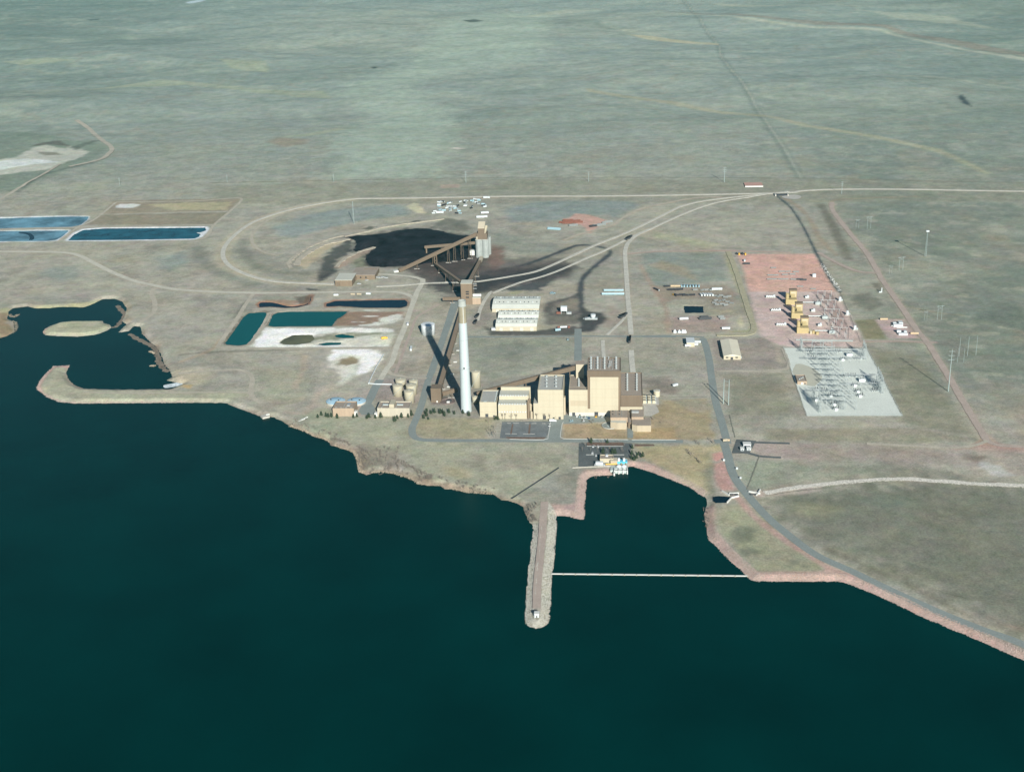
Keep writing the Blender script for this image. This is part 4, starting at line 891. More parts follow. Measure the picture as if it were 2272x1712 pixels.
for cxx in (650, 770, 990):
    a = GZ('q', cxx, 205, zrB); c = GZ('q', cxx, 410, zrB); MB().box(a[0]-.35, a[0]+.35, c[1], a[1], zrB, zrB+.6).build('roof_rib', M_ROOFG, t)
# head house of the coal gallery on the annex roof
yh = GZ('q', 330, 580, zrA)[1]; xh0 = xat(1240+315*.12, yh, zrA+20); xh1 = xat(1240+460*.12, yh, zrA+20); hh = hgt((xh0+xh1)/2, yh, 770+322*.12); yh1 = GZ('q', 400, 262, hh)[1]
MB().box(xh0, xh1, yh, yh1, zrA-12, hh).build('head_house', M_CREAM, t)
MB().box(xh0-.3, xh1+.3, yh-.3, yh1+.3, hh+.02, hh+.5).build('roof', M_ROOFB, t)
HEADX, HEADY, HEADZ = xh0, (yh+yh1)/2, hh
# turbine hall on the right
XC0 = XB1+.02; XC1 = xat(1240+1545*.12, Yf, 20); XC = (XC0+XC1)/2; HC = hgt(XC, Yf, 770+893*.12); YC1 = GZ('q', 1330, 467, HC)[1]
zC1 = hgt(XC, Yf, 770+1102*.12)
t2 = thing('turbine_hall', 'lower cream turbine hall with deep brown band and two rows of roof fans', 'building', (XC, (Yf+YC1)/2, 0))
MB().box(XC0, XC1, Yf+.1, YC1, -1, zC1).build('wall', M_CREAM, t2)
MB().box(XC0, XC1+.3, Yf-.3, YC1, zC1+.02, HC-1).build('brown_band', M_BROWN, t2)
b = MB(); b.box(XC0, XC1+.4, Yf-.35, Yf+.5, HC-1, HC).box(XC0, XC1+.4, YC1-.5, YC1+.3, HC-1, HC).box(XC1-.5, XC1+.4, Yf+.5, YC1-.5, HC-1, HC).box(XC0, XC0+.6, Yf+.5, YC1-.5, HC-1, HC); b.build('parapet', M_BRNL, t2)
ROOF[t2.name] = MB().box(XC0+.6, XC1-.5, Yf+.5, YC1-.5, HC-.98, HC-.8).build('roof', M_ROOFB, t2); zrC = HC-.8
for cxx in (1265, 1440):
    for ryy in (515, 560, 608, 655, 703, 750, 798):
        q = GZ('q', cxx, ryy, zrC); fan(t2, q[0], q[1], zrC, 1.25, 2.5, M_FAN)
# transformer yard against the hall
ty = thing('transformer_bank', 'cluster of cream and grey transformers by the end wall of the turbine hall', 'transformer', GZ('q', 1680, 1000))
gx, gy, _ = GZ('q', 1680, 1000)
for i_ in range(3):
    for j_ in range(3):
        x = gx-7+i_*6.2; y = gy-6+j_*8.5
        MB().box(x-2, x+2, y-2.4, y+2.4, 0.2, 4.2).build('tank_body', M_CTANK, ty)
        b = MB()
        for q in range(3): b.rings(x-1.2+q*1.2, y, [(4.2, .3), (6.0, .22)], 6)
        b.build('bushing', M_DARK, ty)
        MB().box(x+2.1, x+3.0, y-2, y+2, .4, 3.6).build('radiator', M_GREYP, ty)
MB().box(gx-12, gx+12, gy-12, gy+18, -.5, .22).build('slab', M_CONC, ty)
q = GZ('q', 1810, 900); st = thing('storage_tank', 'short round cream tank beside the transformers', 'tank', (q[0], q[1], 0))
MB().rings(q[0], q[1], [(0, 4.4), (7.5, 4.4), (8.6, .4)], 24).build('shell', M_CTANK, st); MB().rings(q[0], q[1], [(7.45, 4.55), (7.7, 4.55)], 24).build('rim', M_WHITE, st)
# --- E: offices in front
def slabroof(t, poly, z0, z1, over=.0, wall=M_TANW, roof=M_ROOFB):
    MB().prism(poly, -1, z1-.6).build('wall', wall, t)
    c = np.mean(poly, 0); pl = [tuple(c+(np.array(p)-c)*1.012) for p in poly]
    MB().prism(pl, z1-.58, z1).build('fascia', wall, t)
    pl = [tuple(c+(np.array(p)-c)*.955) for p in poly]; MB().prism(pl, z1+.02, z1+.12).build('roof', roof, t)
HE = 11.0
def poly_roof(z, s, h): return [tuple(p) for p in PTS(z, s, h)]
oe = thing('office_building', 'low tan office block with angled corner and dark window strip below the boiler house', 'building', GZ('q', 1110, 1400))
slabroof(oe, poly_roof('q', '955,1300 955,1168 1278,1165 1272,1300', 13)[::-1], 0, 13, wall=M_TANW)
pw_ = poly_roof('q', '955,1385 955,1305 1250,1302 1250,1400 1085,1400', 9)[::-1]
slabroof(oe, pw_, 0, 9, wall=M_CREAM2, roof=M_ROOFS)
p1, p2 = GZ('q', 962, 1392, 7), GZ('q', 1082, 1440, 4)
MB().bar((p1[0], p1[1]-.3, 5.2), (p2[0], p2[1]-.3, 5.2), .3, 2.6).build('window_strip', M_GLASS, oe)
for xx in (1000, 1120):
    for yy in (1190, 1245):
        q = GZ('q', xx, yy, 13); MB().rings(q[0], q[1], [(13.1, .7), (14.2, .7)], 8).build('roof_vent', M_DARK, oe)
for xx in (1055, 1165):
    q = GZ('q', xx, 1290, 13); q2 = GZ('q', xx, 1170, 13); MB().box(q[0]-.3, q[0]+.3, q[1], q2[1], 13.1, 13.5).build('roof_rib', M_ROOFG, oe)
lk = thing('link_corridor', 'narrow brown roofed corridor joining the two office blocks', 'building', GZ('q', 1310, 1400))
slabroof(lk, poly_roof('q', '1282,1395 1282,1165 1338,1165 1338,1395', 8)[::-1], 0, 8, wall=M_BRNL)
ow = thing('office_building', 'low office block with grey stepped roof and white framed dark window facing the lake', 'building', GZ('q', 1500, 1480))
slabroof(ow, poly_roof('q', '1345,1290 1345,1150 1565,1150 1565,1290', 12)[::-1], 0, 12, wall=M_TANW)
slabroof(ow, poly_roof('q', '1352,1430 1352,1320 1590,1318 1590,1300 1700,1300 1705,1450 1450,1450', 8.5)[::-1], 0, 8.5, wall=M_CREAM2)
a = GZ('q', 1470, 1525); b_ = GZ('q', 1700, 1525)
MB().box(a[0]+.6, b_[0]-.6, a[1]-.25, a[1]+1.5, 3.2, 6.2).build('window_strip', M_GLASS, ow)
p1, p2 = GZ('q', 1362, 1440, 5), GZ('q', 1448, 1495, 3)
MB().bar((p1[0], p1[1]-.2, 4.8), (p2[0], p2[1]+.2, 4.8), .4, 2.8).build('window_strip', M_GLASS, ow)
q = GZ('q', 1410, 1200, 12); MB().box(q[0]-4.5, q[0]+4.5, q[1]-3, q[1]+3, 12.1, 13.6).build('rooftop_unit', M_STEEL, ow)
pt = thing('round_terrace', 'oval paved terrace in front of the office block', 'terrace', GZ('q', 950, 1450)); q = GZ('q', 950, 1455)
MB().rings(q[0], q[1], [(-.3, 11), (.55, 11), (.55, 9.6), (.4, 9.6)], 28).build('paving', M_ASPH, pt); MB().rings(q[0], q[1], [(.42, 11.2), (1.2, 11.2), (1.2, 10.7), (.42, 10.7)], 28, False, False).build('low_wall', M_CONC, pt)
MB().rings(q[0], q[1], [(.41, 4.2), (.75, 3.8)], 20).build('planter', M_GREYP, pt)
# --- tanks
def tank(z, xc, ybf, wd, yt, label, m=M_CTANK, group=None, name='storage_tank', roofh=1.4, at=None, spiral=True):
    ox, oy, s = ZO[z]; q = GZ(z, xc, ybf); sc = FPX/((q-CAM)@_f); r = wd*s/2/sc; cy = q[1]+r; H = hgt(q[0], cy-r, oy+yt*s)
    t = thing(name, label, 'tank', (q[0], cy, 0), group)
    MB().rings(q[0], cy, [(-.5, r), (H, r)], 32, True, False).build('shell', m, t, smooth_=True)
    MB().rings(q[0], cy, [(H, r+.12), (H+.25, r+.12), (H+.3, r-.1), (H+roofh, .3)], 32).build('roof', m, t)
    if spiral:
        b = MB(); n = 16; pr = None
        for k in range(n+1):
            a = math.radians(-150+k*110/n); p = (q[0]+(r+.5)*math.cos(a), cy+(r+.5)*math.sin(a), .5+(H-.5)*k/n)
            if pr: b.bar(pr, p, .9, .25)
            pr = p
        b.build('spiral_stair', M_GREYP, t)
        MB().rings(q[0], cy, [(H+roofh-.1, .5), (H+roofh+.6, .5)], 8).build('roof_vent', M_GREYP, t)
    return t, q[0], cy, r, H
tank('o', 197, 318, 212, 168, 'wide low white tank crossed by the shadow of the smokestack', mat('tank_white_paint', (.64, .69, .70), rough=.5, var=.03, scale=.1), name='water_tank')
tank('o', 945, 1120, 140, 885, 'tall slim cream silo just behind the smokestack', M_CTANK, name='lime_silo')
G5 = 'cream tanks grouped by the water treatment building'
tank('s', 1640, 300, 190, 200, 'cream tank at the back of the five tank cluster, pipe running to its foot', group=G5)
tank('s', 1868, 330, 160, 215, 'cream tank at the back corner of the cluster nearest the asphalt road', group=G5)
tank('s', 1595, 480, 180, 305, 'cream tank of the cluster standing furthest from the asphalt road', group=G5)
tank('s', 1830, 460, 190, 300, 'cream tank in the middle of the cluster, half hidden by the front one', group=G5)
tank('s', 1795, 600, 180, 405, 'front cream tank of the cluster, touching the treatment building', group=G5)
tank('o', 930, 1360, 100, 1270, 'short round cream hopper tank between stack and cream block', M_CTANK, name='hopper_tank')
# --- clarifier domes
for k, (xc, yb_, wd) in enumerate(((482, 640, 335), (850, 640, 330))):
    q = GZ('s', xc, yb_); sc = FPX/((q-CAM)@_f); r = wd*.12658/2/sc
    t = thing('clarifier', ('pale blue domed clarifier with a clear view of its rim' if k == 0 else 'pale blue domed clarifier half hidden behind the tan treatment building'), 'tank', (q[0], q[1]+r, 0), 'blue domed clarifiers')
    MB().rings(q[0], q[1]+r, [(-.5, r), (2.6, r)], 40, True, False).build('basin', M_CONC, t)
    MB().rings(q[0], q[1]+r, [(2.6, r+.2), (2.9, r+.2), (3.6, r*.9), (4.9, r*.6), (5.6, r*.3), (5.9, .5)], 40).build('dome', M_BLUE, t)
    b = MB()
    for a in range(0, 360, 30):
        c_, s_ = math.cos(math.radians(a)), math.sin(math.radians(a)); b.bar((q[0]+r*c_, q[1]+r+r*s_, 3.05), (q[0]+r*.6*c_, q[1]+r+r*.6*s_, 5.05), .3)
    b.build('dome_rib', M_STEEL, t)
    for a in (200, 320):
        c_, s_ = math.cos(math.radians(a)), math.sin(math.radians(a)); MB().box(q[0]+r*.5*c_-.8, q[0]+r*.5*c_+.8, q[1]+r+r*.5*s_-.8, q[1]+r+r*.5*s_+.8, 4.6, 6.2).build('hatch', M_DARK, t)
t, X0, X1, Y0, Y1, H = bld('treatment_building', 'plain tan flat roofed building in front of the blue domes', 'building', 's', 468, 838, 815, 675, 550)
zr = walls_roof(t, X0, X1, Y0, Y1, H, M_TANW, M_ROOFB, 1.2, .8)
MB().box(X0+(X1-X0)*.47, X0+(X1-X0)*.5, Y0+1, Y1-1, zr, zr+1).build('roof_divider', M_ROOFG, t)
for k in range(4): fan(t, X0+4+k*(X1-X0-8)/3, Y0+3, zr, 1.5, .9, M_ROOFG)
MB().box(X0+(X1-X0)*.6, X0+(X1-X0)*.75, Y0+10, Y0+18, zr, zr+1.4).build('rooftop_unit', M_STEEL, t)
MB().box(X1+.05, X1+4, Y0+1, Y0+7, 0, 6).build('side_porch', M_CONCW, t)
t, X0, X1, Y0, Y1, H = bld('treatment_building', 'pale cream building with roof parapets and raised stair tower beside the five tanks', 'building', 's', 1248, 1812, 815, 672, 550)
zr = walls_roof(t, X0, X1, Y0, Y1, H, mat('pale_block_wall', (.40, .375, .30), rough=.75, var=.05, scale=.1, streak=(.3, .06)), M_ROOFB, 1.4, .9)
MB().box(X0+(X1-X0)*.36, X0+(X1-X0)*.51, Y0+4, Y1-4, zr, zr+5).build('stair_tower', M_CREAM, t)
for fx in (.12, .56):
    MB().box(X0+(X1-X0)*fx, X0+(X1-X0)*(fx+.02), Y0+3, Y1-3, zr, zr+1.1).build('roof_divider', M_ROOFG, t)
    MB().box(X0+(X1-X0)*fx, X0+(X1-X0)*(fx+.2), Y1-12, Y1-9, zr, zr+1.3).build('rooftop_unit', M_GREYP, t)
MB().box(X0-4, X0-.1, Y0-2, Y0+4, 0, 5).build('side_porch', M_CONCW, t)

# cladding joints, doors and louvres on the big fronts
def joints(t, X0, X1, Y, zs, m=M_CREAM2):
    for z_ in zs: MB().box(X0+.3, X1-.3, Y-.07, Y-.01, z_, z_+.35).build('cladding_joint', m, t)
def doors(t, spots, Y, m=M_DARK):
    for x, w_, h_ in spots: MB().box(x-w_/2, x+w_/2, Y-.09, Y-.02, 0, h_).build('door', m, t)
_t = bpy.data.objects['scrubber_building']; _c = measure('p', 1245, 1762, 1385, 785, 470); joints(_t, _c[0], _c[1], _c[2], (8, 17, 26, 35)); doors(_t, ((_c[0]+8, 4, 5), (_c[0]+20, 2, 2.6), (_c[1]-5, 3, 3.4)), _c[2])
_t = bpy.data.objects['boiler_house']; joints(_t, xf0, xf1, Yf, (14, 26, 38, 50)); joints(_t, XA0, XB0-.4, Yf, (30, 40)); doors(_t, ((XA0+6, 4, 5), (XA0+14, 2, 2.6), (xf0+8, 5, 6), (xf0+20, 2, 2.6)), Yf-.16)
_t = bpy.data.objects['fan_house']; joints(_t, FA[0], FA[1], FA[2], (7, 14)); doors(_t, ((FA[0]+9, 4, 4.5), (FA[1]-4, 2, 2.6)), FA[2])
# ------------------------------------------------------------------ coal handling
def gallery(name, label, p, q, w=4.2, h=3.6, m=None, legs=(), mroof=None, cat='conveyor', group=None, footings=0, hood=True):
    """enclosed inclined conveyor: deck, walls, roof sheet, trestle bents as parts"""
    p = Vector(p); q = Vector(q); t = thing(name, label, cat, (p.x, p.y, 0), group); m = m or M_BROWN
    MB().bar(p, q, w, h).build('housing', m, t)
    d = (q-p).normalized(); sx = d.cross(Vector((0, 0, 1))).normalized(); up = sx.cross(d)
    MB().bar(p+up*(h/2+.14), q+up*(h/2+.14), w+.5, .24).build('roof', mroof or M_GROOF, t)
    MB().bar(p-up*(h/2+.3), q-up*(h/2+.3), w*.7, .55).build('truss', M_DARK, t)
    for f in legs:
        c = p+(q-p)*f; zt = c.z-h/2-.4
        if zt < 1.2: continue
        b = MB(); s2 = w*.5; e2 = w*.5+zt*.06
        b.bar((c.x-sx.x*e2, c.y-sx.y*e2, -.3), (c.x-sx.x*s2, c.y-sx.y*s2, zt), .55); b.bar((c.x+sx.x*e2, c.y+sx.y*e2, -.3), (c.x+sx.x*s2, c.y+sx.y*s2, zt), .55)
        n = max(1, int(zt/9))
        for k in range(n):
            z0, z1 = zt*k/n, zt*(k+1)/n; a0 = e2+(s2-e2)*k/n; a1 = e2+(s2-e2)*(k+1)/n
            b.bar((c.x-sx.x*a0, c.y-sx.y*a0, z0), (c.x+sx.x*a1, c.y+sx.y*a1, z1), .3); b.bar((c.x-sx.x*a1, c.y-sx.y*a1, z1), (c.x+sx.x*a1, c.y+sx.y*a1, z1), .35)
        b.build('trestle', m, t)
        MB().box(c.x-w*.9, c.x+w*.9, c.y-1.4, c.y+1.4, -.3, .5).build('footing', M_CONC, t)
    return t
M_GROOF = mat('gallery_roof_sheet', (.25, .19, .13), rough=.7, var=.06, scale=.08)
# transfer tower north of the stack
TT = measure('r', 635, 822, 1480, 1130, 1072); X0, X1, Y0, Y1, H = TT
t = thing('transfer_tower', 'tall brown coal transfer tower with three dark louvres behind the smokestack', 'tower', ((X0+X1)/2, (Y0+Y1)/2, 0))
MB().box(X0, X1, Y0, Y1, -1, H).build('wall', M_BRNL, t); MB().box(X0-.4, X1+.4, Y0-.4, Y1+.4, H+.02, H+.6).build('roof', M_ROOFS, t)
for yy in (1265, 1303, 1360):
    zc = hgt((X0+X1)/2, Y0, 480+yy*.132); xc = X0+(X1-X0)*.57
    MB().box(xc-2.6, xc+2.6, Y0-.15, Y0-.02, zc-.9, zc+.9).build('louvre', M_GLASS, t)
    MB().box(xc-2.8, xc+2.8, Y0-.4, Y0-.02, zc-1.25, zc-.95).build('sill', M_BROWN, t)
ax0 = X1+.02; ax1 = xat(940+962*.132, Y0+2)
MB().box(ax0, ax1, Y0+1, Y0+13, -1, 11).build('annex', M_TANW, t); MB().box(ax0, ax1+.3, Y0+.7, Y0+13.3, 11.02, 11.5).build('annex_roof', M_ROOFS, t)
MB().box(ax0, ax1, Y0+10, Y0+13, 11.5, 14.5).build('annex_upper', M_CONCW, t)
for zz in (10, 22, 30): MB().box(X1+.02, X1+6, Y1-4, Y1-1, zz, zz+.5).build('platform', M_STEEL, t)
TX0, TX1, TY0, TY1, TH = TT
gallery('conveyor_gallery', 'short low brown conveyor stub leaving the transfer tower towards the ash ponds', (X0, Y0+9, 7), (GZ('r', 350, 1312, 7)[0], Y0+9, 7), 4.5, 4.2, legs=(.5,))
# transfer house by the stack
HH = measure('o', 257, 412, 1338, 1130, 1062); X0, X1, Y0, Y1, H = HH
t = thing('transfer_house', 'windowless brown transfer house beside the asphalt road left of the stack', 'building', ((X0+X1)/2, (Y0+Y1)/2, 0))
MB().box(X0, X1, Y0, Y1, -1, H).build('wall', M_BROWN, t); MB().box(X0-.3, X1+.3, Y0-.3, Y1+.3, H+.02, H+.5).build('roof', M_BRNL, t)
q = GZ('o', 350, 1330); MB().box(q[0]-.9, q[0]+.9, Y0-.15, Y0-.02, 0, 2.6).build('door', M_CONCW, t)
for zz in (5, 11, 17): MB().box(X0-.06, X1+.06, Y0-.1, Y1+.1, zz, zz+.18).build('wall_joint', M_BRNL, t)
lc = thing('coal_reclaim_ring', 'dark ring shaped retaining wall with pump gear at the foot of the transfer house', 'wall', GZ('o', 520, 1320)); q = GZ('o', 510, 1330)
MB().rings(q[0], q[1], [(0, 10), (1.6, 10), (1.6, 9.2), (.2, 9.2)], 28, True, True).build('ring_wall', mat('stained_concrete', (.16, .13, .12), rough=.9, var=.2, scale=.3), lc)
MB().rings(q[0]+2, q[1]+2, [(0, 3.2), (2.4, 3.2), (2.6, 2.6)], 16).build('pump_pit', M_DARK, lc); MB().box(q[0]-1, q[0]+3, q[1]-4, q[1]-1, 0, 2.2).build('pump_shed', M_CONCW, lc)
# gallery from tower down to the transfer house
ga = ((TX0+TX1)/2-4, TY0-.2, 4.5); gb = ((X0+X1)/2+2.2, Y1+.2, 12)
g1 = gallery('conveyor_gallery', 'long straight brown conveyor gallery crossed by the smokestack shadow', ga, gb, 5.6, 5.0, legs=np.linspace(.12, .92, 8))
for f in np.linspace(.3, .9, 6):
    x, y = ga[0]+(gb[0]-ga[0])*f+9, ga[1]+(gb[1]-ga[1])*f
    ft = MB().box(x-2.6, x+2.6, y-1.6, y+1.6, -.2, .9).build('concrete_footing', M_CONCW, g1)
a = GZ('o', 415, 1250); c = GZ('o', 640, 1195, 9)
gallery('conveyor_gallery', 'stubby brown conveyor between transfer house and smokestack', (X1, Y0+12, 7.5), (c[0], Y0+22, 10), 5.0, 4.4, legs=(.6,))
gallery('conveyor_gallery', 'long slanting brown conveyor gallery rising to the top of the boiler house', (FA[0]-9, FA[3]+16, 9), (HEADX+1, HEADY, HEADZ-6), 5.2, 5.0, legs=np.linspace(.2, .93, 6))
# silos
SI = thing('coal_silos', 'cluster of round pale concrete coal silos under a brown head house', 'silo', GZ('r', 985, 690))
q = GZ('r', 985, 700); sc = FPX/((q-CAM)@_f); wS = 210*.132/sc; rS = wS/4*1.02; zS = hgt(q[0], q[1]+rS, 480+385*.132)
SX, SY = q[0], q[1]+rS
for dx, dy in ((-rS*.98, 0), (rS*.98, 0), (-rS*.98, 2*rS), (rS*.98, 2*rS), (rS*1.45, 3.5*rS)):
    MB().rings(SX+dx, SY+dy, [(-1, rS), (zS, rS)], 28, True, True).build('silo', M_SILO, SI, smooth_=False)
    b = MB()
    for k in range(8):
        a_ = math.radians(200+k*20); b.bar((SX+dx+rS*1.01*math.cos(a_), SY+dy+rS*1.01*math.sin(a_), 0), (SX+dx+rS*1.01*math.cos(a_), SY+dy+rS*1.01*math.sin(a_), zS-.1), .35)
    b.build('buttress', M_SILO, SI)
MB().box(SX-2*rS, SX+2*rS, SY-rS*.9, SY+3*rS, zS+.02, zS+1).build('silo_roof', M_ROOFG, SI)
hx0, hx1 = xat(940+890*.132, SY-rS, zS), xat(940+1065*.132, SY-rS, zS); zl = hgt(SX, SY-rS*.8, 480+290*.132)
MB().box(hx0, hx1, SY-rS*.85, SY+2.6*rS, zS+1.02, zl).build('lower_head_house', M_BROWN, SI)
ux0, ux1 = xat(940+918*.132, SY, zl), xat(940+1025*.132, SY, zl); zu = hgt((ux0+ux1)/2, SY-rS*.8, 480+203*.132)
MB().box(ux0, ux1, SY-rS*.82, SY+2.4*rS, zl+.02, zu).build('upper_head_house', M_BROWN, SI)
MB().box(ux0-.3, ux1+.3, SY-rS*.9, SY+2.5*rS, zu+.02, zu+.6).build('roof', mat('pale_cream', (.50, .455, .345), rough=.6, var=.04, scale=.1), SI)  # one even cream, paler than the siding; also on hood, filters and wing roof
b = MB(); b.add([(ux0-.3, SY-rS*.9, zu+.6), (ux1+.3, SY-rS*.9, zu+.6), (ux1+.3, SY+2.5*rS, zu+8), (ux0-.3, SY+2.5*rS, zu+8), (ux0-.3, SY+2.5*rS, zu+.6), (ux1+.3, SY+2.5*rS, zu+.6)], [(0, 1, 2, 3), (0, 3, 4), (1, 5, 2), (4, 3, 2, 5), (0, 4, 5, 1)])
b.build('sloping_roof', MATS['pale_cream'], SI)
p1 = (xat(940+1022*.132, SY, zl-1), SY-rS*.5, zl-2); p2 = (xat(940+1058*.132, SY+8, zu), SY+9, zu+1)
MB().bar(p1, p2, 3.4, 3.2).build('lift_casing', M_CREAM, SI)
MB().box(hx0-.6, hx0+2.0, SY-rS*1.02, SY-rS*.87, zS+2, zS+6).build('light_panel', M_CREAM, SI)
MB().box(GZ('r', 780, 650)[0], GZ('r', 860, 650)[0], GZ('r', 820, 655)[1], GZ('r', 820, 655)[1]+9, 0, 9).build('valve_house', M_CONCW, SI)
# reclaim gallery silo foot -> tower top
pA = GZ('r', 975, 725, 3); bend = GZ('r', 905, 870, 14)
g2 = gallery('conveyor_gallery', 'brown conveyor gallery climbing from the silo foot to the transfer tower', tuple(GZ('r', 948, 755, 6)), ((TX0+TX1)/2+2.4, TY1, TH-5), 5.4, 4.8, legs=(.35, .6, .82))
MB().bar(tuple(GZ('r', 972, 690, 4)), tuple(GZ('r', 948, 752, 6)), 5.8, 5.0).build('feeder_hood', MATS['pale_cream'], g2)
gallery('conveyor_gallery', 'thin brown conveyor rising from the coal pile hopper to the transfer tower', tuple(GZ('r', 200, 805, 5)), (TX0+.4, TY1-3, TH-4), 4.2, 3.8, legs=(.18, .45, .72))
q = GZ('r', 205, 815); hp = thing('reclaim_hopper', 'tall thin brown hopper frame at the edge of the coal pile', 'hopper', (q[0], q[1], 0))
for dx, dy in ((-2, -2), (2, -2), (2, 2), (-2, 2)): MB().bar((q[0]+dx*1.1, q[1]+dy*1.1, 0), (q[0]+dx, q[1]+dy, 17), .6).build('leg', M_BRNL, hp)
b = MB()
for z0 in (0, 6, 12):
    b.bar((q[0]-2.1, q[1]-2.1, z0), (q[0]+2, q[1]-2, z0+5.5), .3).bar((q[0]+2.1, q[1]-2.1, z0), (q[0]-2, q[1]-2, z0+5.5), .3)
b.build('bracing', M_BRNL, hp); MB().box(q[0]-2.6, q[0]+2.6, q[1]-2.6, q[1]+2.6, 17.02, 19).build('hopper_box', M_BROWN, hp)
# long gallery dumper -> silo top and the stacking boom
a = GZ('b', 905, 520, 2.5)
gallery('conveyor_gallery', 'longest brown conveyor gallery slanting over the coal pile up to the silos', tuple(a), (hx0+.5, SY+rS*.2, zl-2), 5.4, 4.6, legs=(.22, .43, .62, .7, .8, .9))
MB_ = thing('dumper_portal', 'low white concrete mouth where the long conveyor leaves the ground', 'portal', GZ('b', 890, 525)); q = GZ('b', 890, 525)
MB().obox((q[0], q[1], -.5), 14, 7, 3.2, math.radians(32)).build('ramp', M_CONCW, MB_); MB().obox((q[0]+6, q[1]+5, -.5), 8, 6, 5.5, math.radians(32)).build('hood', M_BRNL, MB_)
zb = zS-8; e1 = (GZ('r', 50, 430, zb-6)[0], SY+6, zb-8)
gs_ = gallery('stacker_boom', 'level brown stacking conveyor reaching out over the black coal pile', (SX-2*rS, SY+6, zb), e1, 4.6, 4.0, legs=(.3,))
MB().rings(e1[0]+3, e1[1], [(e1[2]-11, 1.5), (e1[2]-1.5, 1.5)], 10).build('drop_chute', M_BRNL, gs_)
pc = GZ('r', 388, 668); MB().rings(pc[0], pc[1]+10, [(0, 3.0), (1.5, 2.0), (12, 1.4)], 12).build('support_pillar', M_CONCW, gs_)
for xx in (e1[0]+10, pc[0]+9): MB().bar((pc[0], pc[1]+10, 11), (xx, SY+6, zb-6), .9).build('brace', M_BRNL, gs_)
# dumper sheds
def shed_box(label, z, xl, xr, yb, yr, yk, wall, roof, name='rail_dumper_building'):
    t, X0, X1, Y0, Y1, H = bld(name, label, 'building', z, xl, xr, yb, yr, yk)
    MB().box(X0, X1, Y0, Y1, -1, H).build('wall', wall, t); MB().box(X0-.3, X1+.3, Y0-.3, Y1+.3, H+.02, H+.6).build('roof', roof, t); return t, X0, X1, Y0, Y1, H
t, X0, X1, Y0, Y1, H = shed_box('plain brown rail dumper shed straddling the loop track, pale flat roof', 'b', 385, 522, 645, 597, 540, M_BRNL, M_ROOFS)
MB().box(X0+2, X0+8, Y0-.14, Y0-.02, 0, 7).build('door', M_BROWN, t)
t, X0, X1, Y0, Y1, H = shed_box('long low brown workshop with two dark windows behind the dumper shed', 'b', 520, 708, 592, 555, 492, M_BRNL, M_ROOFB, 'workshop')
for fx in (.35, .58): MB().box(X0+(X1-X0)*fx, X0+(X1-X0)*fx+2.6, Y0-.14, Y0-.02, 3, 5.5).build('window', M_GLASS, t)
MB().box(X0, X0+9, Y0-4, Y0-.05, -1, 5).build('lean_to', M_BRNL, t); MB().box(X0+16, X1-2, Y1-12, Y1-10, H+.6, H+1.4).build('roof_rib', M_BROWN, t)
# ------------------------------------------------------------------ storage sheds
M_SHEDR = mat('white_shed_roof', (.60, .63, .56), rough=.6, var=.06, scale=.06, ribs=(1.2, 'X'), bump=.03)
def arch_shed(label, z, xl, xr, yb, ye, yr, rows_, H=8.0, rise=4.0, depth=None):
    X0, X1, Y0, Y1, H = measure(z, xl, xr, yb, ye, yr)
    Y1 = Y0+depth; t = thing('storage_shed', label, 'shed', ((X0+X1)/2, (Y0+Y1)/2, 0), 'long sheds side by side')
    prof = [(Y0, H), (Y0+depth*.18, H+rise*.6), (Y0+depth*.5, H+rise), (Y0+depth*.82, H+rise*.6), (Y1, H)]
    MB().box(X0, X1, Y0, Y1, -1, H).build('wall', M_CREAM, t)
    b = MB(); n = len(prof)
    b.add([(X0-.4, y, z_+.03) for y, z_ in prof]+[(X1+.4, y, z_+.03) for y, z_ in prof], [(k, n+k, n+k+1, k+1) for k in range(n-1)]+[tuple(range(n)), tuple(range(2*n-1, n-1, -1)), (0, n-1, 2*n-1, n)])
    rf = b.build('roof', M_SHEDR, t)
    for f_ in (.18, .5, .82):
        zz = H+rise*(1.0 if f_ == .5 else .6)+.06; MB().box(X0-.3, X1+.3, Y0+depth*f_-.35, Y0+depth*f_+.35, zz, zz+.12).build('roof_seam', M_GREYP, rf)
    for side in (.30, .68):
        for k in range(11):
            x = X0+4+(X1-X0-8)*k/10; y = Y0+depth*side; zz = H+rise*(.80 if side < .5 else .8)
            white = k % 3 == (0 if side < .5 else 1)
            MB().rings(x, y, [(zz-.5, .75 if white else .55), (zz+1.1, .75 if white else .55), (zz+1.5, .3)], 8).build('roof_ventilator', M_WHITE if white else M_DARK, rf)
    for k in range(4): MB().box(X0+6+k*(X1-X0-16)/3, X0+11+k*(X1-X0-16)/3, Y0-.16, Y0-.02, 0, min(5, H-1.5)).build('door', M_ROOFS, t)
    return X0, X1, Y0, Y1
a1 = arch_shed('broad pale storage shed furthest from the boiler house in the row of three', 'a', 708, 1090, 192, 165, 70, 2, depth=64, rise=6)
a2 = arch_shed('middle pale storage shed in the row of three', 'a', 757, 1085, 258, 240, 183, 2, depth=34, rise=5)
a3 = arch_shed('pale storage shed of the row of three with open cream wall on the black yard', 'a', 737, 1072, 346, 312, 250, 2, depth=40, rise=5)
q = GZ('a', 735, 340); po = thing('white_lean_to', 'small white porch at the corner of the front storage shed', 'shed', (q[0], q[1], 0)); MB().box(q[0]-6, q[0]+1, q[1]-2, q[1]+3, 0, 3.4).build('wall', M_CONCW, po); MB().box(q[0]-6.3, q[0]+1.2, q[1]-2.3, q[1]+3.2, 3.42, 3.7).build('roof', M_WHITE, po)
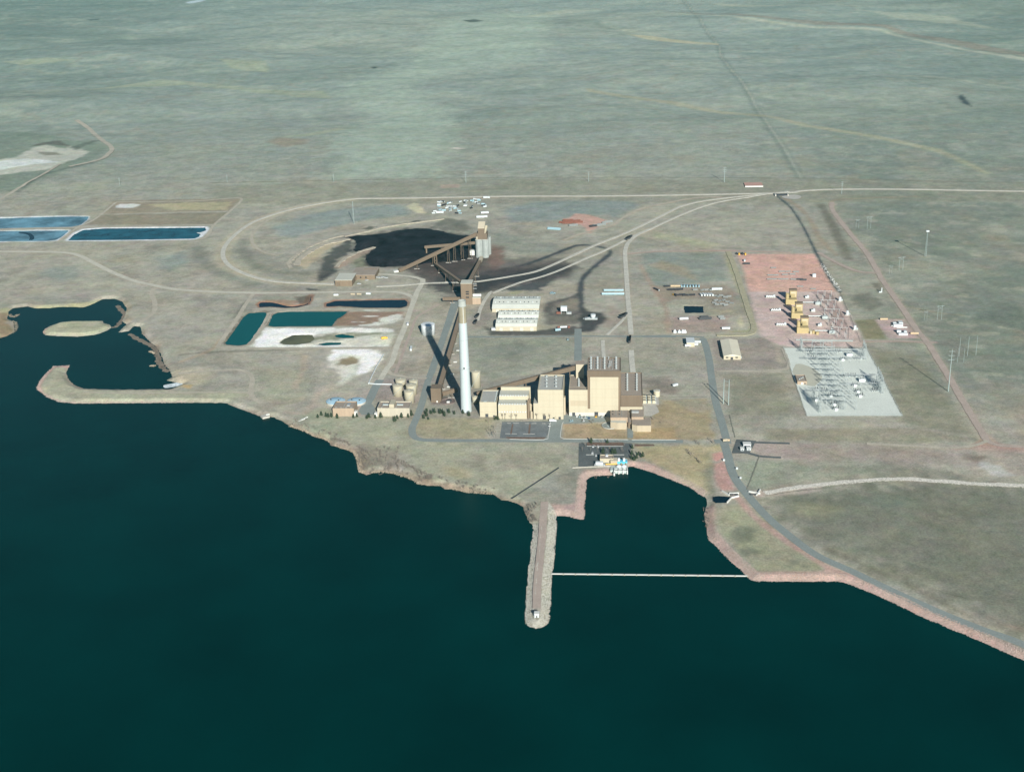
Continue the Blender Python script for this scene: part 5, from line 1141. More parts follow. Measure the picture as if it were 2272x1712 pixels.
# warehouse by the asphalt road
X0, X1, Y0, _, H = measure('d', 758, 898, 950, 912, 780); Y1 = GZ('d', 795, 782, H)[1]
t = thing('warehouse', 'long cream metal warehouse with low ridge beside the gravel lot', 'building', ((X0+X1)/2, (Y0+Y1)/2, 0))
MB().box(X0, X1, Y0, Y1, -1, H-1.4).build('wall', M_CREAM, t)
MB().gable_y(X0-.5, X1+.5, Y0-.4, Y1+.4, H-1.38, H+.8).build('roof', mat('cream_roof_sheet', (.64, .61, .48), rough=.6, var=.04, scale=.05, ribs=(1.0, 'Y'), bump=.03), t)
for k in range(3): MB().box(X0+3+k*(X1-X0-8)/2.4, X0+6.5+k*(X1-X0-8)/2.4, Y0-.16, Y0-.02, 0 if k == 1 else 2.5, 3.8 if k == 1 else 4.2).build('door' if k == 1 else 'window', M_DARK if k == 1 else M_GLASS, t)
for k in range(5): MB().box(X1+.02, X1+1.6, Y0+6+k*10, Y0+8.5+k*10, 0, 2.6).build('wall_unit', M_GREYP, t)
t, X0, X1, Y0, Y1, H = bld('pump_house', 'small white roofed shed with yellow machine beside the plant crossroads', 'building', 'd', 455, 520, 845, 812, 772)
MB().box(X0, X1, Y0, Y1, -1, H).build('wall', M_CREAM, t); MB().box(X0-.3, X1+.3, Y0-.3, Y1+.3, H+.02, H+.45).build('roof', M_WHITE, t); MB().box(X0+2, X0+4, Y0-.15, Y0-.02, 0, 2.4).build('door', M_DARK, t)
# ------------------------------------------------------------------ gas turbines
def turbine_unit():
    t = thing('gas_turbine', 'x', 'gas turbine', (0, 0, 0), 'tan gas turbine units in a row')
    MB().box(-6.5, 7.0, -3.2, 9, 0, 12.5).build('turbine_enclosure', M_TUR, t)
    MB().box(-11.5, -6.6, -4, 6, 0, 14).build('exhaust_plenum', M_TUR, t)
    MB().rings(-9, 1.5, [(14, 2.9), (25.5, 2.7), (25.6, 3.1), (26.3, 3.1), (26.3, 2.3), (24, 2.2)], 18).build('exhaust_stack', M_TUR, t)
    b = MB(); b.box(-3, 8.5, 16, 26, 9, 26); b.build('air_intake_house', M_TUR, t)
    MB().add([(-3.6, 15.2, 26.02), (9.1, 15.2, 26.02), (9.1, 27, 26.02), (-3.6, 27, 26.02), (-3.6, 17, 28.4), (9.1, 17, 28.4), (9.1, 25.4, 28.4), (-3.6, 25.4, 28.4)], [(0, 1, 5, 4), (1, 2, 6, 5), (2, 3, 7, 6), (3, 0, 4, 7), (4, 5, 6, 7), (3, 2, 1, 0)]).build('intake_hood', M_BRNL, t)
    for k in range(3): MB().box(-1.6, 7.1, 15.6, 15.98, 12+k*4.4, 14.6+k*4.4).build('filter_bank', MATS['pale_cream'], t)
    MB().add([(-1.5, 9, 7), (5.5, 9, 7), (5.5, 16, 10), (-1.5, 16, 10), (-1.5, 9, 12), (5.5, 9, 12), (5.5, 16, 19), (-1.5, 16, 19)], [(0, 1, 5, 4), (1, 2, 6, 5), (3, 0, 4, 7), (4, 5, 6, 7), (3, 2, 1, 0)]).build('intake_duct', M_TUR, t)
    for dx in (-2.4, 7.8):
        for dy in (16.6, 25.4): MB().box(dx-.4, dx+.4, dy-.4, dy+.4, 0, 9).build('leg', M_TUR, t)
    MB().box(7.2, 12, -2, 4, 0, 6.5).build('generator', M_CREAM, t); MB().box(13, 17, -3, 1, 0, 4.2).build('control_cabin', M_CREAM, t)
    MB().rings(10, -5.5, [(0, 2), (6.5, 2), (7, 1.2)], 12).build('lube_tank', M_CREAM, t)
    MB().tube((14, 3.5, 3.2), (42, 3.5, 3.2), 1.1, 8).build('bus_duct', M_STEEL, t)
    for x in (18, 25, 32, 39): MB().box(x-.25, x+.25, 3.2, 3.8, 0, 2.2).build('duct_support', M_DARK, t)
    return t
proto = turbine_unit(); labs = ('tan gas turbine unit next to the empty red gravel field', 'tan gas turbine unit in the middle of three', 'tan gas turbine unit with extra round tanks nearest the switchyard')
spots = [GZ('t', 720, 505), GZ('t', 840, 785), GZ('t', 955, 1085)]
NEAR3 = ('next to the turbine by the empty red field', 'next to the middle turbine', 'next to the turbine nearest the switchyard')
def xfmr(label, group, s=1.0):
    t = thing('step_up_transformer', label, 'transformer', (0, 0, 0), group)
    MB().box(-3, 3, -2.2, 2.2, .3, 5).build('tank_body', M_GREYP, t); MB().box(-4.6, -3.1, -2, 2, .6, 4.4).build('radiator', M_STEEL, t); MB().box(3.1, 4.6, -2, 2, .6, 4.4).build('radiator', M_STEEL, t)
    for k in range(3): MB().rings(-1.8+1.8*k, 0, [(5, .35), (7.6, .2)], 6).build('bushing', M_DARK, t)
    MB().tube((-2, 1.6, 6.2), (2, 1.6, 6.2), .55, 8).build('conservator', M_STEEL, t); MB().box(-5.5, 5.5, -3.5, 3.5, -.3, .28).build('plinth', M_CONC, t)
    return t
for k, q in enumerate(spots):
    if k == 0: place(proto, (q[0], q[1], 0), 0, (.95, .95, .68)); proto['label'] = labs[0]
    else: copy_tree(proto, (q[0], q[1], 0), 0, (.95, .95, .68), label=labs[k])
xt = xfmr('grey step up transformer at the end of a gas turbine bus duct', 'step up transformers by the gas turbines')
for k, (x, y) in enumerate(((1245, 510), (1385, 800), (1530, 1100))):
    q = GZ('t', x, y)
    o_ = xt if k == 0 else copy_tree(xt, (0, 0, 0)); place(o_, (q[0], q[1], .1)); o_['label'] = 'grey step up transformer '+NEAR3[k]
# finned fuel skids and cooling skids
def skid(label, name, cat, group, L_=17, W=6):
    t = thing(name, label, cat, (0, 0, 0), group)
    MB().box(-L_/2, L_/2, -W/2, W/2, -.2, .5).build('base', M_CONC, t); 
    for k in range(3): MB().tube((-L_/2+1, -W/2+1+k*(W-2)/2, 2.2), (L_/2-1, -W/2+1+k*(W-2)/2, 2.2), .7, 8).build('pipe', M_STEEL, t)
    for k in range(5): MB().box(-L_/2+2+k*(L_-4)/4-.5, -L_/2+2+k*(L_-4)/4+.5, -W/2+.6, W/2-.6, .5, 3.4).build('frame', M_GREYP, t)
    MB().box(L_/2-4, L_/2-1, -1.5, 1.5, 3.5, 4.6).build('fan_cowl', M_WHITE, t)
    return t
s1 = skid('grey finned cooler skid on the pink gravel west of a gas turbine', 'cooler_skid', 'cooler', 'cooler skids beside the gas turbines')
for k, (x, y) in enumerate(((270, 365), (380, 640), (490, 935))):
    q = GZ('t', x, y); o_ = s1 if k == 0 else copy_tree(s1, (0, 0, 0)); place(o_, (q[0], q[1], 0)); o_['label'] = 'long grey finned cooler skid '+NEAR3[k]
s2 = skid('compact grey equipment skid between gas turbine and switchgear', 'equipment_skid', 'equipment', 'equipment skids beside the gas turbines', 8, 7)
for k, (x, y) in enumerate(((1015, 375), (1140, 650), (1275, 945))):
    q = GZ('t', x, y); o_ = s2 if k == 0 else copy_tree(s2, (0, 0, 0)); place(o_, (q[0], q[1], 0)); o_['label'] = 'compact square grey equipment skid '+NEAR3[k]
# three pale horizontal tanks along the fence
ht = thing('gas_knockout_tank', 'stubby white tank with dark shadow on the edge of the gas turbine pad', 'tank', (0, 0, 0), 'white tanks along the pad fence')
MB().rings(0, 0, [(.8, 2.2), (6.4, 2.2), (7.2, 1.2)], 16).build('shell', M_WHITE, ht); MB().box(-3.6, 3.6, -2.8, 2.8, -.2, .8).build('slab', M_CONC, ht); MB().box(2.3, 4.4, -1, 1, .8, 3.4).build('valve_box', M_GREYP, ht)
for k, (x, y) in enumerate(((1690, 440), (1840, 725), (1995, 1030))):
    q = GZ('t', x, y); o_ = ht if k == 0 else copy_tree(ht, (0, 0, 0)); place(o_, (q[0], q[1], 0)); o_['label'] = ('stubby white tank on the pad fence nearest the white rubble', 'middle stubby white tank on the pad fence', 'stubby white tank on the pad fence nearest the square pink pad')[k]
# round tanks of the third unit
for x, y, l_ in ((1150, 1100, 'round cream tank between the nearest turbine and its bus duct'), (1225, 1120, 'small tilted cream drum unit beside a round tank on the pink pad')):
    q = GZ('t', x, y); tk = thing('lube_oil_tank', l_, 'tank', (q[0], q[1], 0)); MB().rings(q[0], q[1], [(0, 2.6), (4.2, 2.6), (4.8, 1.4)], 16).build('shell', M_TUR, tk); MB().rings(q[0], q[1], [(4.8, .6), (5.6, .6)], 8).build('hatch', M_DARK, tk)
# small bus structures of the turbine yard
bs = thing('bus_support', 'thin steel bus support frame in the gas turbine switchyard', 'steel frame', (0, 0, 0), 'bus supports of the turbine switchyard')
for x in (-5, 5): MB().bar((x, 0, 0), (x, 0, 9), .45).build('post', M_STEEL, bs)
MB().bar((-6.5, 0, 9), (6.5, 0, 9), .5).build('beam', M_STEEL, bs)
for x in (-5, 0, 5): MB().rings(x, 0, [(9.2, .3), (11.2, .2)], 6).build('insulator', M_DARK, bs)
first = True
for (xa, ya, xb, yb_) in ((1300, 340, 1620, 1180), (1450, 340, 1800, 1190)):
    for k in range(10):
        q = GZ('t', xa+(xb-xa)*k/9, ya+(yb_-ya)*k/9)
        if first: place(bs, (q[0], q[1], 0)); first = False
        else: copy_tree(bs, (q[0], q[1], 0), rz=(k % 2)*math.pi/2)
# fence round the turbine switchyard (posts + rails)
def fence(label, pts, group=None, h=2.6, step=9.0, m=None, name='chain_link_fence'):
    pts = [tuple(p) for p in pts]; t = thing(name, label, 'fence', (*pts[0], 0), group); m = m or M_GREYP
    for a, b_ in zip(pts[:-1], pts[1:]):
        d = math.hypot(b_[0]-a[0], b_[1]-a[1]); n = max(1, int(d/step))
        pb = MB()
        for k in range(n): 
            x, y = a[0]+(b_[0]-a[0])*k/n, a[1]+(b_[1]-a[1])*k/n; pb.bar((x, y, -.2), (x, y, h), .16)
        pb.build('posts', m, t, kind='stuff')
        for zz in (h-.05, h*.5, .15): MB().bar((*a, zz), (*b_, zz), .09).build('rail', m, t)
    return t
fence('grey chain link fence enclosing the turbine switchyard', PTS('t', '1215,315 1510,300 1870,1020 1870,1210 1640,1210 1215,315'), m=M_DARK)
fence('chain link fence around the pale gravel substation', PTS('u', '135,88 1497,95 2085,1200 515,1205 135,88'))
fence('fence with pale stone strip along the top edge of the substation', PTS('t', '760,1225 1960,1240 2010,1270'), m=M_STEEL)
# pale stone strip
strip('gravel_strip', 't', '790,1240 1200,1245 1960,1262', 7, MATS['crushed_stone'], .08)
# ------------------------------------------------------------------ substation
def lattice_col(b, x, y, z0, z1, w0, w1, n=5, s=.17):
    for k in range(4):
        a = ((-1, -1), (1, -1), (1, 1), (-1, 1))[k]; c = ((-1, -1), (1, -1), (1, 1), (-1, 1))[(k+1) % 4]
        b.bar((x+a[0]*w0, y+a[1]*w0, z0), (x+a[0]*w1, y+a[1]*w1, z1), s)
        for j in range(n):
            f0, f1 = j/n, (j+1)/n; wa, wb_ = w0+(w1-w0)*f0, w0+(w1-w0)*f1; zz0, zz1 = z0+(z1-z0)*f0, z0+(z1-z0)*f1
            b.bar((x+a[0]*wa, y+a[1]*wa, zz0), (x+c[0]*wb_, y+c[1]*wb_, zz1), s*.6)
M_LAT = mat('lattice_steel', (.38, .43, .43), rough=.55, var=.12, scale=.4, metal=.2)
gan = thing('lattice_gantry', 'grey lattice gantry spanning the substation bays', 'gantry', (0, 0, 0), 'lattice gantries in the substation')
for x in (-8, 8):
    b = MB(); lattice_col(b, x, 0, 0, 17, 1.1, .45); b.build('column', M_LAT, gan)
    b = MB(); b.bar((x, 0, 17), (x, 0, 21), .3); b.build('mast', M_LAT, gan)
b = MB(); 
for dy in (-.45, .45):
    for zz in (16.2, 17.2): b.bar((-8, dy, zz), (8, dy, zz), .2)
for k in range(10): b.bar((-8+1.6*k, -.45, 16.2), (-6.4+1.6*k, .45, 17.2), .15).bar((-8+1.6*k, .45, 16.2), (-6.4+1.6*k, -.45, 17.2), .15)
b.build('beam', M_LAT, gan)
for x in (-5, 0, 5): MB().rings(x, 0, [(13.6, .16), (16.1, .22)], 6).build('insulator', M_DARK, gan)
first = True
for u0, v0, u1, v1, n in ((690, 120, 1040, 1080, 12), (830, 120, 1220, 1100, 12)):
    for k in range(n):
        q = GZ('u', u0+(u1-u0)*k/(n-1), v0+(v1-v0)*k/(n-1))
        if first: place(gan, (q[0], q[1], 0), 0, (1, 1, .8)); first = False
        else: copy_tree(gan, (q[0], q[1], 0), 0, (1, 1, .8))
# A-frame dead-end structures at the edges
af = thing('dead_end_tower', 'tall pointed lattice dead end frame on the side nearest the gas turbines', 'lattice tower', (0, 0, 0), 'dead end frames at the substation edge')
for s_ in (-9, 0, 9):
    b = MB(); lattice_col(b, 0, s_, 0, 24, 1.6, .3, 6, .3); b.build('column', M_LAT, af)
b = MB(); b.bar((0, -10, 16), (0, 10, 16), .4).bar((0, -10, 17.2), (0, 10, 17.2), .4)
for k in range(8): b.bar((0, -10+2.5*k, 16), (0, -7.5+2.5*k, 17.2), .22)
b.build('beam', M_LAT, af)
for s_ in (-9, 9):
    MB().bar((0, s_, 22), (7, s_*.4, 0), .3).build('stay', M_LAT, af)
for k, (x, y) in enumerate(((1450, 240), (1690, 700), (1730, 790), (620, 950), (720, 1100), (420, 120))):
    q = GZ('u', x, y); (place(af, (q[0], q[1], 0)) if k == 0 else copy_tree(af, (q[0], q[1], 0), 0, .8 if k in (3, 5) else 1.0, label=('', 'tall lattice dead end frame on the substation side facing the monopole', 'tall lattice dead end frame on the substation side facing the monopole', 'shorter lattice dead end frame next to the transformer below the control house', 'tall lattice dead end frame in the corner nearest the asphalt road', 'shorter lattice dead end frame beside the pale stone strip')[k]))
# breakers: dark poles on pale cabinet
def breaker(lbl, grp, white):
    t = thing('circuit_breaker', lbl, 'breaker', (0, 0, 0), grp)
    for x in (-3, 0, 3):
        MB().rings(x, 0, [(2.2, .7), (5.2, .5), (6.4, .25)], 8).build('pole', M_DARK, t); MB().box(x-.5, x+.5, -.5, .5, 0, 2.2).build('pedestal', M_STEEL, t)
    if white: MB().box(-1.9, 1.9, -3.4, -.9, .1, 3.4).build('cabinet', M_WHITE, t)
    else: MB().box(4.2, 5.6, -.7, .7, .1, 2.2).build('cabinet', M_GREYP, t)
    for x in (-9, 8): 
        b = MB()
        for k in range(3): b.bar((x+k*1.2-1.2, 0, 0), (x+k*1.2-1.2, 0, 4.8), .22).bar((x+k*1.2-1.2, -.8, 4.8), (x+k*1.2-1.2, 1.6, 5.4), .18)
        b.build('disconnect_switch', M_LAT, t)
    return t
bw = breaker('circuit breaker with bright white cabinet in the substation', 'white cabinet breakers in the substation', True)
for k, (x, y) in enumerate(((1100, 290), (1300, 710), (1350, 815), (1385, 885), (905, 885), (960, 1025), (990, 1100))):
    q = GZ('u', x, y); (place(bw, (q[0], q[1], .12)) if k == 0 else copy_tree(bw, (q[0], q[1], .12)))
bd = breaker('dark three pole circuit breaker without a white cabinet', 'dark breakers in the substation', False)
for k, (x, y) in enumerate(((575, 155), (625, 270), (1020, 160), (1350, 275), (1150, 565), (1270, 565), (1600, 700), (1625, 800), (650, 790), (800, 800))):
    q = GZ('u', x, y); (place(bd, (q[0], q[1], .12)) if k == 0 else copy_tree(bd, (q[0], q[1], .12)))
xf = xfmr('large pale substation transformer with side radiators', 'large transformers in the substation')
for ch in xf.children:
    if ch.name.startswith(('tank_body', 'radiator')): ch.data = ch.data.copy(); ch.data.materials[0] = M_WHITE
for k, (x, y) in enumerate(((1215, 225), (1420, 640), (700, 960))):
    q = GZ('u', x, y); o_ = xf if k == 0 else copy_tree(xf, (0, 0, 0)); place(o_, (q[0], q[1], .12), 0, .95); o_['label'] = ('large pale substation transformer on the side nearest the gas turbines', 'large pale substation transformer beside the tall dead end frames', 'large pale substation transformer below the tan control house')[k]
# bus pipes across the bays
for k, (x0, x1, y_) in enumerate(((430, 1440, 205), (480, 1480, 330), (1120, 1700, 620), (1150, 1720, 760), (560, 1080, 870), (620, 1140, 1010))):
    a, c = GZ('u', x0, y_), GZ('u', x1, y_)
    t = thing('bus_pipe_run', 'overhead aluminium bus pipes crossing one substation bay on slim posts', 'bus pipes', (a[0], a[1], 0), 'bus pipe runs in the substation')
    for dy in (-2.5, 0, 2.5): MB().tube((a[0], a[1]+dy, 9), (c[0], a[1]+dy, 9), .22, 6).build('pipe', M_STEEL, t)
    n = 6
    for j in range(n): MB().bar((a[0]+(c[0]-a[0])*(j+.5)/n, a[1], 0), (a[0]+(c[0]-a[0])*(j+.5)/n, a[1], 9), .3).build('post', M_LAT, t)
X0, X1, Y0, Y1, H = measure('u', 362, 515, 685, 630, 525)
t = thing('control_house', 'small tan flat roofed control house on the edge of the substation gravel', 'building', ((X0+X1)/2, (Y0+Y1)/2, 0))
zr = walls_roof(t, X0, X1, Y0, Y1, H, M_TANW, M_ROOFB, .8, .5)
for k in range(3): MB().box(X0+3+k*2.6, X0+4.6+k*2.6, Y0+8+k*3, Y0+10+k*3, zr, zr+1.2).build('rooftop_unit', M_GREYP, t)
MB().box(X0+5, X0+8, Y0-.15, Y0-.02, 0, 3).build('door', M_CONCW, t); MB().box(X0+9.5, X0+11, Y0-.15, Y0-.02, 0, 2.4).build('door', M_DARK, t)
# ------------------------------------------------------------------ pylons and poles
M_POLE = mat('weathered_pole', (.27, .34, .33), rough=.7, var=.1, scale=.4)
def hframe(n, h, w, lbl, grp):
    t = thing('h_frame_pylon', lbl, 'pylon', (0, 0, 0), grp)
    for k in range(n): 
        x = (k-(n-1)/2)*w; MB().rings(x, 0, [(-1, .3), (h, .2)], 8).build('pole', M_POLE, t)
    if n == 2:
        MB().bar((-w, 0, h-2), (w, 0, h-2), .5).build('crossarm', M_POLE, t)
        b = MB(); b.bar((-w/2, 0, h-9), (w/2, 0, h-3), .25).bar((w/2, 0, h-9), (-w/2, 0, h-3), .25); b.build('bracing', M_POLE, t)
    for k in range(3): MB().rings((k-1)*w, 0, [(h-4.5, .15), (h-2.2, .2)], 6).build('insulator', M_DARK, t)
    return t
def at_h(z, x, yb_, yt): 
    q = GZ(z, x, yb_); return q, hgt(q[0], q[1], ZO[z][1]+yt*ZO[z][2])
H2S = [(612, 342, 268), (543, 342, 285), (803, 590, 508), (741, 613, 560), (1032, 886, 798), (951, 886, 832)]
ph = hframe(2, 30, 8.5, 'two legged power pole frame on the open range right of the pink road', 'two legged power pole frames')
for k, (x, yb_, yt) in enumerate(H2S):
    q, h = at_h('i', x, yb_, yt); s_ = h/30
    (place(ph, q, .25, s_) if k == 0 else copy_tree(ph, q, .25, s_))
q, h = at_h('i', 1200, 1100, 985); p3 = hframe(3, 30, 13, 'three tall single poles standing abreast on the open range', None); del_ = p3.pop('group', None); place(p3, q, .2, h/30)
q, h = at_h('i', 1140, 1140, 1055); p3b = copy_tree(p3, q, .2, h/30, label='shorter trio of poles behind the three tall single poles')
# tall monopole by the pink road and monopoles along the range
mp = thing('transmission_monopole', 'tall white tapered monopole casting a long shadow beside the pink road', 'pylon', (0, 0, 0))
q, h = at_h('i', 1086, 1312, 1065)
MB().rings(0, 0, [(-1, .75), (h, .35)], 12).build('shaft', M_POLE, mp)
for zz in (h-2, h-8, h-14): MB().bar((-4, 0, zz), (4, 0, zz), .4).build('crossarm', M_POLE, mp); 
place(mp, q)
ml = thing('light_mast', 'slender lattice mast topped by a white lamp hood on the open range', 'mast', (0, 0, 0)); q, h = at_h('i', 950, 508, 360)
b = MB(); lattice_col(b, 0, 0, -1, h, 1.3, .5, 12, .2); b.build('mast', M_POLE, ml); MB().box(-2.6, 2.6, -2, 2, h, h+2.2).build('lamp_hood', M_WHITE, ml); place(ml, q)
mo = thing('power_pole', 'lone power pole on the prairie beyond the railway', 'pylon', (0, 0, 0), 'power poles along the far railway')
MB().rings(0, 0, [(-2, .6), (30, .35)], 8).build('pole', M_POLE, mo)
for zz in (29, 25, 21): MB().bar((-3.5, 0, zz), (3.5, 0, zz), .5).build('crossarm', M_POLE, mo)
for k, (z, x, yb_, yt) in enumerate((('h', 917, 787, 722), ('h', 331, 785, 742), ('h', 1424, 837, 785), ('g', 2013, 790, 740), ('g', 1442, 787, 752), ('g', 518, 802, 776), ('g', 982, 788, 762))):
    q, h = at_h(z, x, yb_, yt); q[2] = float(terrain(np.array([q[0]]), np.array([q[1]]))[0]); (place(mo, q, 0, max(h, 18)/30) if k == 0 else copy_tree(mo, q, 0, max(h, 18)/30))
for (x, yb_, yt, lb) in ((1218, 305, 150, 'guyed radio mast standing inside the railway loop'),):
    q, h = at_h('m', x, yb_, yt); g_ = thing('guyed_mast', lb, 'mast', (q[0], q[1], 0)); b = MB(); lattice_col(b, q[0], q[1], -1, h, .7, .5, 14, .18); b.build('mast', M_POLE, g_)
    for a in (30, 150, 270): MB().bar((q[0]+h*.4*math.cos(math.radians(a)), q[1]+h*.4*math.sin(math.radians(a)), 0), (q[0], q[1], h*.9), .1).build('guy_wire', M_POLE, g_)
# twin poles by the asphalt road
tp = thing('twin_steel_poles', 'pair of tall pale steel poles beside the asphalt road east of the plant', 'pylon', GZ('d', 775, 1310)); q, h = at_h('d', 775, 1310, 1105)
for dx in (-3.2, 3.2): MB().rings(q[0]+dx, q[1]+(dx > 0)*-4, [(-1, .7), (h, .4)], 10).build('pole', M_POLE, tp)
MB().bar((q[0]-3.2, q[1], h-3), (q[0]+3.2, q[1]-4, h-3), .4).build('crossarm', M_POLE, tp)
# ------------------------------------------------------------------ lake edge works
def rock_mesh():
    b = MB(); vs = [Vector((x, y, z)).normalized()*random.uniform(.75, 1.2) for x in (-1, 1) for y in (-1, 1) for z in (-.8, .8)]
    return vs, [(0, 1, 3, 2), (4, 6, 7, 5), (0, 4, 5, 1), (2, 3, 7, 6), (0, 2, 6, 4), (1, 5, 7, 3)]
def riprap(name, pts, m, smin, smax, zfun=None):
    V = []; Fq = []
    hs = terrain(pts[:, 0], pts[:, 1], True)
    for (x, y), h in zip(pts, hs):
        if h < ZW-1.2: continue
        vs, fs = rock_mesh(); s = random.uniform(smin, smax); a = random.uniform(0, 6.28); ca, sa = math.cos(a), math.sin(a); o = len(V)
        sx, sy, sz = s*random.uniform(.8, 1.3), s*random.uniform(.7, 1.1), s*random.uniform(.3, .55)
        V += [(x+(v.x*ca*sx-v.y*sa*sy), y+(v.x*sa*sx+v.y*ca*sy), h+v.z*sz+.15*s) for v in vs]; Fq += [tuple(i+o for i in f) for f in fs]
    b = MB(); b.v = V; b.f = Fq; return b.build(name, m, kind='stuff')
def band(line, d0, d1, n):
    L = np.hypot(*np.diff(line, axis=0).T); c = np.concatenate([[0], np.cumsum(L)]); s = RNG.random(n)*c[-1]; k = np.clip(np.searchsorted(c, s)-1, 0, len(L)-1)
    f = ((s-c[k])/L[k])[:, None]; p = line[k]*(1-f)+line[k+1]*f; t = (line[k+1]-line[k])/L[k][:, None]; nn = np.stack([-t[:, 1], t[:, 0]], 1)
    return p+nn*(d0+(d1-d0)*RNG.random(n))[:, None]
M_RW = mat('pale_riprap', (.47, .465, .41), rough=.95, var=.22, scale=.5, grain=(2.0, .2))
M_RP = mat('pink_riprap', (.41, .335, .295), rough=.95, var=.2, scale=.5, grain=(2.0, .2))
pier = PTS('k', '300,310 305,370 290,460 285,560 270,650 262,750 250,880 240,1050 245,1120 290,1150 330,1158 390,1145 430,1110 445,1050 450,900 458,720 470,650 485,500 495,350 495,240 430,140', ZW)
riprap('rock_armour', band(smooth(pier, 5), -.3, 9.6, 4800), M_RW, .35, .85)
inner = PTS('k', '495,240 520,235 600,245 690,265 715,265 725,245', ZW)
inner = np.concatenate([inner, PTS('e', '360,800 370,680 375,610 400,585 440,575 530,572', ZW)])
riprap('rock_armour', band(smooth(inner, 5), -.5, 11, 1500), M_RP, .35, .75)
riprap('rock_armour', band(smooth(PTS('e', '760,500 820,515 900,540 1000,580 1100,620 1180,650 1240,680 1290,720 1340,745', ZW), 5), -.5, 9, 1200), M_RP, .35, .75)
dam = np.concatenate([PTS('e', '1355,1060 1380,1100 1440,1160 1500,1220 1560,1280 1620,1330 1660,1370 1690,1395 1720,1425 1760,1435', ZW), PTS('l', '800,1018 870,1035 1000,1085 1200,1175 1400,1270 1600,1355 1800,1435 1950,1505 2074,1555 2400,1700', ZW)])
riprap('rock_armour', band(smooth(dam, 5), -.5, 12, 5200), M_RP, .35, .8)
hook = PTS('f', '470,1243 360,1250 290,1320 245,1385 250,1410 310,1455 400,1490 500,1500 900,1498 1300,1495', ZW)
riprap('rock_armour', band(smooth(hook, 5), -.5, 5, 1400), M_RP, .4, .9)
ch = PTS('l', '300,415 500,378 700,352 900,335 1100,318 1300,318 1500,332 1800,352 2074,362 2300,370')
riprap('rock_armour', band(smooth(ch, 6), -4.5, 4.5, 1600), M_RW, .5, 1.1)
# hut on the pier head
q = GZ('k', 335, 1065, .2); hu = thing('signal_hut', 'tiny white hut with flat roof at the tip of the rocky pier', 'hut', (q[0], q[1], 0))
MB().box(q[0]-2.2, q[0]+2.2, q[1], q[1]+4.4, -.5, 4).build('wall', M_WHITE, hu); MB().box(q[0]-2.6, q[0]+2.6, q[1]-.4, q[1]+4.8, 4.02, 4.4).build('roof', M_CONCW, hu); MB().box(q[0]-.6, q[0]+.6, q[1]-.12, q[1]-.02, 0, 2.2).build('door', M_DARK, hu)
# floating boom: pontoons in a line
A = GZ('k', 455, 711, ZW); Bq = GZ('k', 2060, 729, ZW); bo = thing('floating_boom', 'long thin white floating boom stretched across the cove', 'boom', (A[0], A[1], ZW))
n = 16
for k in range(n):
    a = A+(Bq-A)*(k+.02)/n; c = A+(Bq-A)*(k+.98)/n
    MB().bar((a[0], a[1], ZW+.35), (c[0], c[1], ZW+.35), 1.5, .9).build('float', M_CONCW, bo)
    MB().box(c[0]-.4, c[0]+.6, c[1]-1.6, c[1]-.7, ZW-.3, ZW+.9).build('buoy', M_CTANK, bo)
# intake pump house
X0, X1, Y0, Y1, H = measure('v', 645, 958, 702, 602, 505)
t = thing('intake_pump_house', 'cream pump house with brown roof at the head of the cove', 'building', ((X0+X1)/2, (Y0+Y1)/2, 0))
zr = walls_roof(t, X0, X1, Y0, Y1, H, M_CREAM, M_ROOFB, .9, .6)
q = GZ('v', 805, 540, zr); MB().box(q[0]-1.5, q[0]+1.5, q[1]-2, q[1]+2, zr, zr+1.6).build('rooftop_unit', M_WHITE, t)
a = GZ('v', 890, 740); c = GZ('v', 1050, 740)
MB().box(a[0], c[0], a[1], a[1]+9, -1, 4.6).build('low_wing', M_CREAM2, t); MB().box(a[0]-.2, c[0]+.2, a[1]-.2, a[1]+9.2, 4.62, 4.9).build('low_wing_roof', MATS['pale_cream'], t)
dk = thing('intake_deck', 'concrete intake deck with blue pump wells and white front beams over the water', 'pump deck', GZ('v', 1150, 850))
a = GZ('v', 885, 895, 0); c = GZ('v', 1290, 895, 0); yk_ = GZ('v', 1150, 610, 0)[1]
xm = GZ('v', 1000, 800)[0]
MB().box(xm, c[0], a[1], yk_, -7, .3).build('deck', mat('deck_concrete_bluish', (.40, .47, .45), rough=.8, var=.15, scale=.2), dk)
MB().box(a[0], xm-.02, a[1]+2, GZ('v', 940, 770)[1], -7, .25).build('deck', MATS['deck_concrete_bluish'], dk)
M_BLU2 = mat('bright_blue_pump', (.10, .48, .66), rough=.4, var=.1, scale=.4)
for x in (1085, 1205):
    q = GZ('v', x, 690); MB().rings(q[0], q[1], [(.3, 4.2), (2.2, 4.2), (2.4, 3.7), (1.8, 3.5)], 20).build('pump_well', M_BLU2, dk); MB().rings(q[0], q[1], [(1.8, 1.6), (5.2, 1.4), (5.8, .9)], 12).build('pump_motor', M_WHITE, dk)
    q = GZ('v', x, 800); MB().rings(q[0], q[1], [(.3, 3.2), (1.6, 3.2), (2.6, 2.0), (3.2, .8)], 14).build('screen_cover', M_WHITE, dk)
q0 = GZ('v', 985, 905, .3); q1 = GZ('v', 1285, 905, .3)
for yy, zz in ((q0[1]+.2, 1.4), (q0[1]+6, 1.4)): MB().box(q0[0], q1[0], yy, yy+1.0, zz-.6, zz).build('beam', M_CONCW, dk)
for k in range(4): x = q0[0]+(q1[0]-q0[0])*k/3; MB().box(x-.6, x+.6, q0[1]-.4, q0[1]+7.4, -7, 1.9).build('pier', M_CONCW, dk)
for x in (1035, 1140, 1250): q = GZ('v', x, 745); MB().box(q[0]-.3, q[0]+.3, q[1]-6, q[1]+6, .3, 1.5).build('railing', M_YEL, dk)
